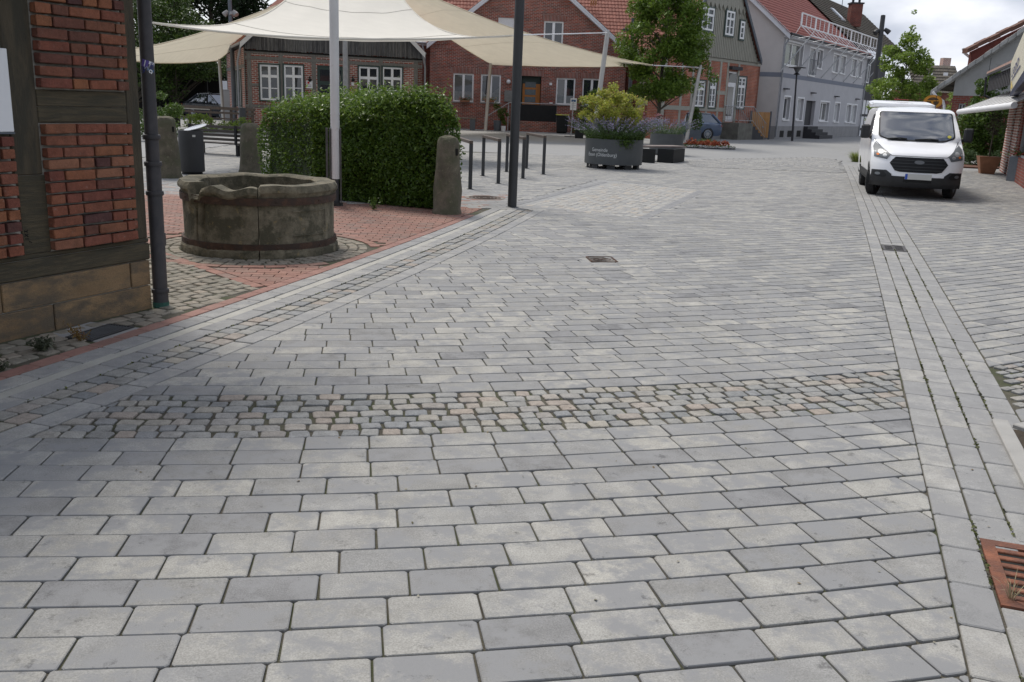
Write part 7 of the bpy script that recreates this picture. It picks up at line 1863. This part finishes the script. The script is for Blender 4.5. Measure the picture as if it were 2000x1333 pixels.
for sx in (-1, 1):                                    # wipers
    q = MB(TV); q.tube([SF(-.35 + .30 * sx, 1.262, .03), SF(-.05 + .32 * sx, 1.285, .035), SF(.22 + .34 * sx - .1, 1.275, .03)], .014, 6); q.build('wiper', BLACK, van)
    hl_ = [(sx * x, z) for x, z in ((.945, 1.10), (.90, 1.19), (.60, .955), (.67, .845), (.93, .885))]
    if sx < 0: pass
    hd = patch(hl_, 'headlight', BLACK, .010)
    patch([(x * .985 + sx * .012, .04 * .0 + z * .985 + .016) for x, z in hl_], 'lens', LAMPG, .016, hd)
    for (cx_, cz_, r_, mt, nm) in ((.80, 1.0, .060, CHROME, 'reflector'), (.72, .93, .045, CHROME, 'reflector'), (.86, .945, .030, LAMPO, 'indicator')):
        patch([(sx * cx_ + r_ * math.cos(k * PI / 5), cz_ + r_ * .8 * math.sin(k * PI / 5)) for k in range(10)], nm, mt, .021, hd, step=.03)
    fog = patch(rr_poly([(sx * .93, .47), (sx * .93, .575), (sx * .72, .585), (sx * .64, .50), (sx * .70, .45)], .03), 'fog_lamp', BLACK, .024)
    patch([(sx * .83 + .055 * math.cos(k * PI / 6), .522 + .032 * math.sin(k * PI / 6)) for k in range(12)], 'lens', LAMPG, .032, fog, step=.03)
    patch([(sx * .95, .34), (sx * .95, .60), (sx * .66, .61), (sx * .55, .53), (sx * .5, .34)], 'bumper_corner', TRIM, .016)
    q = MB(TV); q.ball(V((sx * .36, .80, 1.145)), .016, 6, 4); q.build('washer_nozzle', BLACK, van)
    mx_ = sx * 1.12                                   # mirror
    q = MB(TV); q.obox((mx_ - .10, 1.30, 1.26), (.20, 0, 0), (0, .12, 0), (0, 0, .32), bev=.035); mir = q.build('mirror', TRIM, van)
    q = MB(TV); q.obox((sx * .94 - .06, 1.34, 1.24), (.14, 0, 0), (0, .08, 0), (0, 0, .09), bev=.02); q.build('mirror_arm', TRIM, mir)
    # side windows, trim, wheels
    def SP(y, z, o=.008): return V((sx * (hw_(z) + o), y, z))
    q = MB(TV); y_ = [1.30, 1.62, 1.98, 2.75]
    def sidepoly(pts, nm, mt, o=.008, par=None):
        q = MB(TV); n = 8; a, b, c, d = pts
        for j in range(n):
            t0, t1 = j / n, (j + 1) / n
            f = [(a[0] + (d[0] - a[0]) * t0, a[1] + (d[1] - a[1]) * t0), (b[0] + (c[0] - b[0]) * t0, b[1] + (c[1] - b[1]) * t0), (b[0] + (c[0] - b[0]) * t1, b[1] + (c[1] - b[1]) * t1), (a[0] + (d[0] - a[0]) * t1, a[1] + (d[1] - a[1]) * t1)]
            q.face([SP(*p, o) for p in f] if sx < 0 else [SP(*p, o) for p in f][::-1])
        return q.build(nm, mt, par or van)
    sidepoly(((1.50, 1.26), (2.55, 1.26), (2.55, 1.82), (2.12, 1.82)), 'side_window', DARKG)
    sidepoly(((1.32, .36), (3.50, .36), (3.50, .52), (1.36, .52)), 'side_trim', TRIM, .012)
    sidepoly(((1.40, .55), (1.412, .55), (1.412, 1.24), (1.40, 1.24)), 'door_gap', BLACK, .004); sidepoly(((2.60, .5), (2.612, .5), (2.612, 1.88), (2.60, 1.88)), 'door_gap', BLACK, .004)
    for yc, st in ((.97, .34), (3.92, 0)):
        wc_ = V((sx * .83, yc, .335)); Tw = TV @ Matrix.Translation(wc_) @ Matrix.Rotation(-st, 4, 'Z') @ Matrix.Rotation(PI / 2, 4, 'Y')
        q = MB(Tw); q.lathe((0, 0, 0), [(.21, -.10), (.30, -.105), (.33, -.085), (.335, -.03), (.335, .03), (.33, .085), (.30, .105), (.21, .10)], 40); wh = q.build('wheel', TYRE, van, smooth=True)
        q = MB(Tw); q.lathe((0, 0, 0), [(.212, -.09), (.212, .09), (.19, .10), (.17, .06 * sx), (.05, .07 * sx), (0, .075 * sx)], 28); q.build('rim', GREYP, wh, smooth=True)
        q = MB(Tw)
        for k in range(44): a_ = 2 * PI * k / 44; q.box((math.cos(a_) * .336, math.sin(a_) * .336, .05 * (1 if k % 2 else -1)), (.012, .026, .07), a_)
        q.build('tread', TYRE, wh)
    q = MB(TV); q.obox((sx * .80 - (.0 if sx > 0 else .16), .58, .32), (.16, 0, 0), (0, .8, 0), (0, 0, .48)); q.build('wheel_arch', BLACK, van)
patch([(-.97, .245), (.97, .245), (.955, .49), (-.955, .49)], 'bumper', TRIM, .012)
gr = patch([(-.61, .775), (-.50, .91), (.50, .91), (.61, .775), (.49, .61), (.38, .585), (-.38, .585), (-.49, .61)], 'grille', BLACK, .014)
for z_, hh in ((.845, .56), (.775, .60), (.705, .555), (.64, .50)): patch([(-hh, z_ - .011), (hh, z_ - .011), (hh, z_ + .011), (-hh, z_ + .011)], 'bar', TRIM, .026, gr, step=.08)
patch([(.105 * math.cos(k * PI / 10), .81 + .042 * math.sin(k * PI / 10)) for k in range(20)], 'badge', M('badge_grey', (.12, .125, .13), .4), .034, gr, step=.04)
patch([(-.30, .37), (.30, .37), (.28, .44), (-.28, .44)], 'lower_intake', BLACK, .018)
q = MB(TV); q.obox((-.27, -.055, .435), (.55, 0, 0), (0, .02, 0), (0, 0, .12)); npl = q.build('number_plate', PLATE, van)
q = MB(TV); q.obox((-.268, -.058, .437), (.05, 0, 0), (0, .004, 0), (0, 0, .116)); q.build('blue_strip', BLUEP, npl)
patch([(.70 + .045 * math.cos(k * PI / 6), 1.36 + .032 * math.sin(k * PI / 6)) for k in range(12)], 'sticker', M('yellow_sticker', (.55, .50, .08), .5), .016, wsc, step=.03)
q = MB(TV); q.obox((-.93, 1.0, .30), (1.86, 0, 0), (0, LV - 1.1, 0), (0, 0, .2)); q.build('underbody', BLACK, van)
q = MB(TV); q.obox((-.88, LV - .12, .5), (1.76, 0, 0), (0, .04, 0), (0, 0, 1.4)); q.build('cargo_back', BLACK, van)
q = MB(TV); q.tube([(.42, 2.02, 1.99), (.42, 2.12, 2.30)], .007, 5); q.build('aerial', BLACK, van)
# panel gaps
for sx in (-1, 1):
    q = MB(TV); q.tube([SF(sx * x, z, .004) for x, z in ((.58, .935), (.66, .985), (.78, 1.10), (.87, 1.20), (.90, 1.26))], .006, 5); q.build('bonnet_gap', BLACK, van)
q = MB(TV); q.tube([SF(x, .932, .004) for x in np.linspace(-.58, .58, 13)], .005, 5); q.build('bonnet_gap', BLACK, van)
q = MB(TV); q.obox((-.24, .012, .615 - .26), (.48, 0, 0), (0, .02, 0), (0, 0, .035)); q.build('lower_bar', BLACK, van)
# raised rear door
TD = TV @ Matrix.Translation((0, LV - .05, 2.0)) @ Matrix.Rotation(.07, 4, 'X'); q = MB(TD)
ol_ = rr_poly([(-.83, 0), (.83, 0), (.80, 1.25), (-.80, 1.25)], .14); q.prism([(x, y, 0) for x, y in ol_], (0, 0, .09)); q.v = [V((p.x, p.y, p.z + .10 * (1 - (p.x / .83) ** 2))) for p in q.v]; rdoor = q.build('rear_door', VANW, van)
q = MB(TD); q.obox((-.20, .62, .185), (.38, 0, 0), (0, .04, 0), (0, 0, .022)); q.build('brake_light', LAMPR, rdoor)

# ------------------------------------------------------------------ cars
def car(o, fwd, L_, W_, H_, paint, label, kind='wagon', group=None, rim=CHROME):
    f = V((fwd.x, fwd.y, 0)).normalized(); s = V((f.y, -f.x, 0)); T = Matrix(((s.x, -f.x, 0, o.x), (s.y, -f.y, 0, o.y), (0, 0, 1, o.z + .01), (0, 0, 0, 1)))
    t = thing('parked_car', label, 'car', o, group); hb_ = .92 * H_ / 1.46; hw = W_ / 2
    st = [(-L_ / 2, .35, .62, .70), (-L_ / 2 + .12, .24, .70, .84), (-L_ / 2 + .6, .20, .80, .96), (-L_ / 2 + 1.35, .20, hb_, 1.0), (0, .20, hb_ + .02, 1.0), (L_ / 2 - 1.0, .20, hb_ + .04, 1.0), (L_ / 2 - .25, .24, hb_ + .03, .95), (L_ / 2 - .04, .32, hb_ - .05, .86), (L_ / 2, .42, hb_ - .22, .78)]
    q = MB(T); rings = []
    for (y, z0, z1, k) in st:
        h = hw * k; rings.append([V((h * .93, y, z0)), V((h, y, z0 + (z1 - z0) * .35)), V((h * .985, y, z1 - .12 * (z1 - z0))), V((h * .88, y, z1)), V((-h * .88, y, z1)), V((-h * .985, y, z1 - .12 * (z1 - z0))), V((-h, y, z0 + (z1 - z0) * .35)), V((-h * .93, y, z0))])
    n = 8; q.raw([p for r_ in rings for p in r_], [(j * n + i, j * n + (i + 1) % n, (j + 1) * n + (i + 1) % n, (j + 1) * n + i) for j in range(len(st) - 1) for i in range(n)] + [tuple(range(n))[::-1], tuple((len(st) - 1) * n + i for i in range(n))]); q.build('body', paint, t, smooth=True)
    # glasshouse: front is -y
    yb0, yb1 = -L_ / 2 + 1.30, L_ / 2 - (.12 if kind == 'wagon' else .45); yt0, yt1 = -L_ / 2 + 2.05, L_ / 2 - (.65 if kind == 'wagon' else 1.25)
    lo = [(-hw * .87, yb0), (hw * .87, yb0), (hw * .90, 0), (hw * .80, yb1), (-hw * .80, yb1), (-hw * .90, 0)]; hi = [(-hw * .66, yt0), (hw * .66, yt0), (hw * .70, .1), (hw * .64, yt1), (-hw * .64, yt1), (-hw * .70, .1)]
    q = MB(T); q.raw([V((x, y, hb_ - .03)) for x, y in lo] + [V((x, y, H_ - .05)) for x, y in hi], [(i, (i + 1) % 6, 6 + (i + 1) % 6, 6 + i) for i in range(6)] + [tuple(range(6, 12))]); q.build('windows', DARKG, t)
    q = MB(T); q.raw([V((x * 1.03, y, H_ - .06)) for x, y in hi] + [V((x * .8, y * .96, H_)) for x, y in hi], [(i, (i + 1) % 6, 6 + (i + 1) % 6, 6 + i) for i in range(6)] + [tuple(range(6, 12)), (5, 4, 3, 2, 1, 0)]); q.build('roof', paint, t, smooth=True)
    for sx in (-1, 1):
        for k, (a, b) in enumerate(((0, 0), (.0, .0), (3, 3))):
            i = (1, 2, 3)[k]; p0, p1 = lo[i], hi[i]; q = MB(T); q.tube([V((sx * p0[0] * 1.01, p0[1] + (.02 if k == 0 else 0), hb_)), V((sx * p1[0] * 1.01, p1[1], H_ - .05))], .04 if k != 2 else .075, 6); q.build('pillar', paint if k != 1 else BLACK, t)
        q = MB(T); q.tube([V((sx * hw * .66, yt0 + .1, H_ + .01)), V((sx * hw * .68, 0, H_ + .03)), V((sx * hw * .63, yt1 - .1, H_ + .0))], .018, 5); q.build('roof_rail', CHROME, t)
        q = MB(T); q.ball(V((sx * (hw + .06), yb0 + .45, hb_ + .05)), .11, 8, 6, sc=(1, .6, .8)); q.build('mirror', paint, t)
        q = MB(T); q.obox((sx * hw * .72 - .14, L_ / 2 - .16, hb_ - .22), (.28, 0, 0), (0, .14, 0), (0, 0, .15), bev=.03); q.build('tail_light', LAMPR, t)
        q = MB(T); q.obox((sx * hw * .68 - .18, -L_ / 2 + .02, .56), (.36, 0, 0), (0, .25, 0), (0, 0, .14), bev=.03); q.build('headlight', LAMPG, t)
        for yy in (.15, 1.2): q = MB(T); q.obox((sx * (hw + .006) - .01, yy, hb_ - .12), (.02, 0, 0), (0, .2, 0), (0, 0, .03)); q.build('handle', paint, t)
        for yc in (-L_ / 2 + .90, L_ / 2 - 1.0):
            Tw = T @ Matrix.Translation((sx * (hw - .10), yc, .335)) @ Matrix.Rotation(PI / 2, 4, 'Y'); q = MB(Tw); q.lathe((0, 0, 0), [(.23, -.10), (.31, -.11), (.335, -.08), (.335, .08), (.31, .11), (.23, .10)], 32); wh = q.build('wheel', TYRE, t, smooth=True)
            q = MB(Tw); q.lathe((0, 0, 0), [(.235, -.06), (.235, .06)], 28); q.lathe((0, 0, .0), [(.24, .115 * sx), (.215, .118 * sx)], 28)
            for k in range(10): a_ = 2 * PI * k / 10; q.obox(V((math.cos(a_) * .05 + math.sin(a_) * .018, math.sin(a_) * .05 - math.cos(a_) * .018, .085 * sx)), V((math.cos(a_), math.sin(a_), 0)) * .18, V((-math.sin(a_), math.cos(a_), 0)) * .036, V((0, 0, .02 * sx)))
            q.lathe((0, 0, .10 * sx), [(.055, 0), (0, .01 * sx)], 12); q.build('rim', rim, wh)
            q = MB(Tw); q.lathe((0, 0, 0), [(.23, .02 * sx), (0, .02 * sx)], 20); q.lathe((0, 0, 0), [(.38, .0), (.38, .085 * sx), (.34, .09 * sx)], 24); q.build('wheel_housing', BLACK, wh)
    return t
cw0 = gp(1381, 274); cfw = V((-.93, -.28, 0)).normalized()
co = cw0 + cfw * 1.4 + V((-cfw.y, cfw.x, 0)) * -.75; co.z = 0
s_ = V((cfw.y, -cfw.x, 0)); co = cw0 + cfw * 1.43 + (s_ if s_.y > 0 else -s_) * .8; co.z = 0
car(co, cfw, 4.75, 1.82, 1.50, CARB, 'blue-grey estate car parked before the khaki-gabled house')
p = col(424, 57); car(p, V((.9, -.42, 0)), 4.3, 1.78, 1.5, CARK, 'black car with silver rims parked at the far left behind the rail fence', 'hatch')
p = col(424, 63); car(p, V((.9, -.42, 0)), 4.2, 1.76, 1.58, CARS, 'silver car seen over the roof of the black car at the far left', 'hatch')
p = col(428, 74); t = thing('parked_truck', 'white box truck with a red square on its side, behind the parked cars', 'truck', p)
q = MB(); q.box(p + V((.4, 0, 1.75)), (2.6, 2.1, 1.5)); bx_ = q.build('box_body', WHITEM, t); q = MB(); q.box(p + V((.3, -1.06, 1.95)), (.75, .02, .75)); q.build('red_square', M('red_panel', (.6, .04, .03), .5), bx_); q = MB(); q.box(p + V((-1.6, 0, 1.2)), (1.1, 1.9, 1.5), bev=.1); q.build('cab', WHITEM, t)
for dx in (-1.6, 1.2): q = MB(); q.tube([p + V((dx, -1.0, .45)), p + V((dx, 1.0, .45))], .45, 18); q.build('wheel', TYRE, t)
q = MB(); q.box(p + V((0, 0, .7)), (3.6, 1.6, .3)); q.build('chassis', BLACK, t)
# ------------------------------------------------------------------ trees
def tree(p, label, mat, trunk_h, crown, n, sz, nclump, crad, seed=1, lean=(0, 0), tr=.14, cat='tree', name='tree', aspect=.45, droop=.5, flat=.65, tops=(), up=.5, group=None, inner=.35):
    """crown: list of (z, rx) giving the outline radius at each height; clumps follow it"""
    t = thing(name, label, cat, p, group); cl, rs = [], []; zmin, zmax = crown[0][0], crown[-1][0]
    rad = lambda z: interp2(crown, z)
    k = 0; rr_ = random.Random(seed)
    while k < nclump:
        z = rr_.uniform(zmin, zmax); r = rad(z)
        if rr_.random() > (r / max(c[1] for c in crown)) ** 1.2 + .1: continue
        a_ = rr_.random() * 6.283; q_ = r * math.sqrt(rr_.uniform(.12, 1)); s_ = crad * rr_.uniform(.6, 1.35)
        cl.append((p.x + lean[0] * z + math.cos(a_) * q_, p.y + lean[1] * z + math.sin(a_) * q_, z)); rs.append((s_, s_, s_ * flat)); k += 1
    for (x, y, z, s_) in tops: cl.append((p.x + x, p.y + y, z)); rs.append((s_, s_, s_))
    P, d = clump_points(cl, rs, n, inner); leaves('crown', P, sz, mat, t, up=up, aspect=aspect, droop=droop)
    q = MB(); pts = [p + V((lean[0] * z + rr_.gauss(0, .03), lean[1] * z + rr_.gauss(0, .03), z)) for z in np.linspace(0, zmax * .92, 9)]; q.tube(pts, [tr * (1 - .88 * i / 8) for i in range(9)], 9); q.build('trunk', BARK, t, smooth=True)
    for c in cl[::max(1, nclump // 40)]:
        c = V(c); zb_ = max(trunk_h, c.z - (V((c.x, c.y)) - V((p.x, p.y))).length * .8); b0 = V((p.x + lean[0] * zb_, p.y + lean[1] * zb_, zb_)); q = MB(); q.tube([b0, (b0 + c) / 2 + V((0, 0, .1)), c], [tr * .32, tr * .2, tr * .06], 5); q.build('limb', BARK, t)
    return t
def interp2(tab, z):
    for (a, fa), (b, fb) in zip(tab, tab[1:]):
        if z <= b: return fa + (fb - fa) * max(0, (z - a) / (b - a))
    return tab[-1][1]
p = col(1282, 45); k = ppm(p)
tree(p, 'green oak tree with hanging leaf clumps behind the round planter, rising past the upper edge', LEAFT, 1.6, [(2.1, .6), (2.5, 1.5), (3.3, 1.95), (4.4, 2.0), (5.6, 1.75), (6.8, 1.5), (8.2, .8)], 30000, .19, 150, .50, 3, (.012, 0), .11, tops=((2.0, 0, 3.55, .4), (-2.0, 0, 4.9, .35), (2.1, .1, 4.9, .38), (2.5, .0, 3.2, .25)), aspect=.38, droop=.8)
p = col(1745, 47)
tree(p, 'light green young maple behind the van, with one bare shoot at its top', LEAFR, 1.2, [(1.0, .9), (1.8, 1.5), (3.0, 1.6), (4.2, 1.25), (5.0, .8), (5.6, .25)], 14000, .14, 100, .36, 8, (.01, 0), .08, tops=((-1.0, 0, 4.95, .24), (.05, 0, 5.6, .22), (.12, 0, 6.0, .16), (.06, 0, 6.75, .13), (.9, 0, 4.9, .2)), aspect=.6)
p = col(1862, 55); tree(p, 'small light green tree standing behind the orange round sign', LEAFR, 1.0, [(1.2, .8), (2.4, 1.2), (3.4, .6)], 2600, .14, 26, .4, 12, (0, 0), .06)
# dark trees at the upper left
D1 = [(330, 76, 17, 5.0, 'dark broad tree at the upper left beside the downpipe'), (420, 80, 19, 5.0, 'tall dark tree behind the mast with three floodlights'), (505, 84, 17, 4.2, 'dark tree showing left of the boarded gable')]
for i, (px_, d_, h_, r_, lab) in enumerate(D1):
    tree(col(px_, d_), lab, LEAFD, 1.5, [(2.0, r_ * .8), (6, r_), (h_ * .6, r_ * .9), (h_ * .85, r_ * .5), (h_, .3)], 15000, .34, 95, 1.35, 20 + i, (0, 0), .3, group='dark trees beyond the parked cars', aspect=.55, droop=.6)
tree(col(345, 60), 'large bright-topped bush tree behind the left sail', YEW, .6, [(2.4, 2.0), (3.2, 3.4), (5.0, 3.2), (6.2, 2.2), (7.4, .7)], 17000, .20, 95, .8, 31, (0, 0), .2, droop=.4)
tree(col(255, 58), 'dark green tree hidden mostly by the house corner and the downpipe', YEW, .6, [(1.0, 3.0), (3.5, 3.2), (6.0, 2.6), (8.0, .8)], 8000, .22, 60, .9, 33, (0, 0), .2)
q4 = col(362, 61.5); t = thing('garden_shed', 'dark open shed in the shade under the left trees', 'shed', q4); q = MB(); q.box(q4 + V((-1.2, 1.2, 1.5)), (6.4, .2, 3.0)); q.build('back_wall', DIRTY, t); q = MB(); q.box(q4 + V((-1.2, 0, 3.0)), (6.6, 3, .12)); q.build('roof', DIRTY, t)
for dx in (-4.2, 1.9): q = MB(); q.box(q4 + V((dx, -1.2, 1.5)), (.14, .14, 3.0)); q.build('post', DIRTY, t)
# big shrub by the shop, plants at its foot
bush(col(1918, 35.5) + V((.2, 0, 0)), 1.7, 1.1, 2.3, 17000, .11, LEAFM, 'large dense shrub behind the terracotta planter', nc=70, z0=.2)
bush(col(1912, 36.3) + V((.1, 0, 0)), .85, .7, 3.5, 6500, .11, LEAFM, 'tall pointed top shrub rising behind the awning', nc=26, z0=1.3)
bush(col(1895, 34.5), .9, .5, .55, 900, .07, LEAFG, 'low plants with white blooms at the foot of the large shrub', nc=14, z0=.05, stem=False)
bush(col(1945, 34.0), .8, .5, .6, 900, .07, LEAFG, 'low grey-green plants between terracotta planter and brick pier', nc=14, z0=.05, stem=False)
t = thing('bed_edging', 'reddish bark bed below the large shrub', 'flower bed', col(1915, 34)); q = MB(); c = col(1915, 34.5); q.lathe(c, [(2.2, 0), (2.2, .06), (0, .07)], 24, fn=lambda a, j, r, z: (r * (.55 + .45 * abs(math.cos(a))), z)); q.build('bark_mulch', M('bark_mulch', (.12, .055, .035), .9, .3, 20), t)
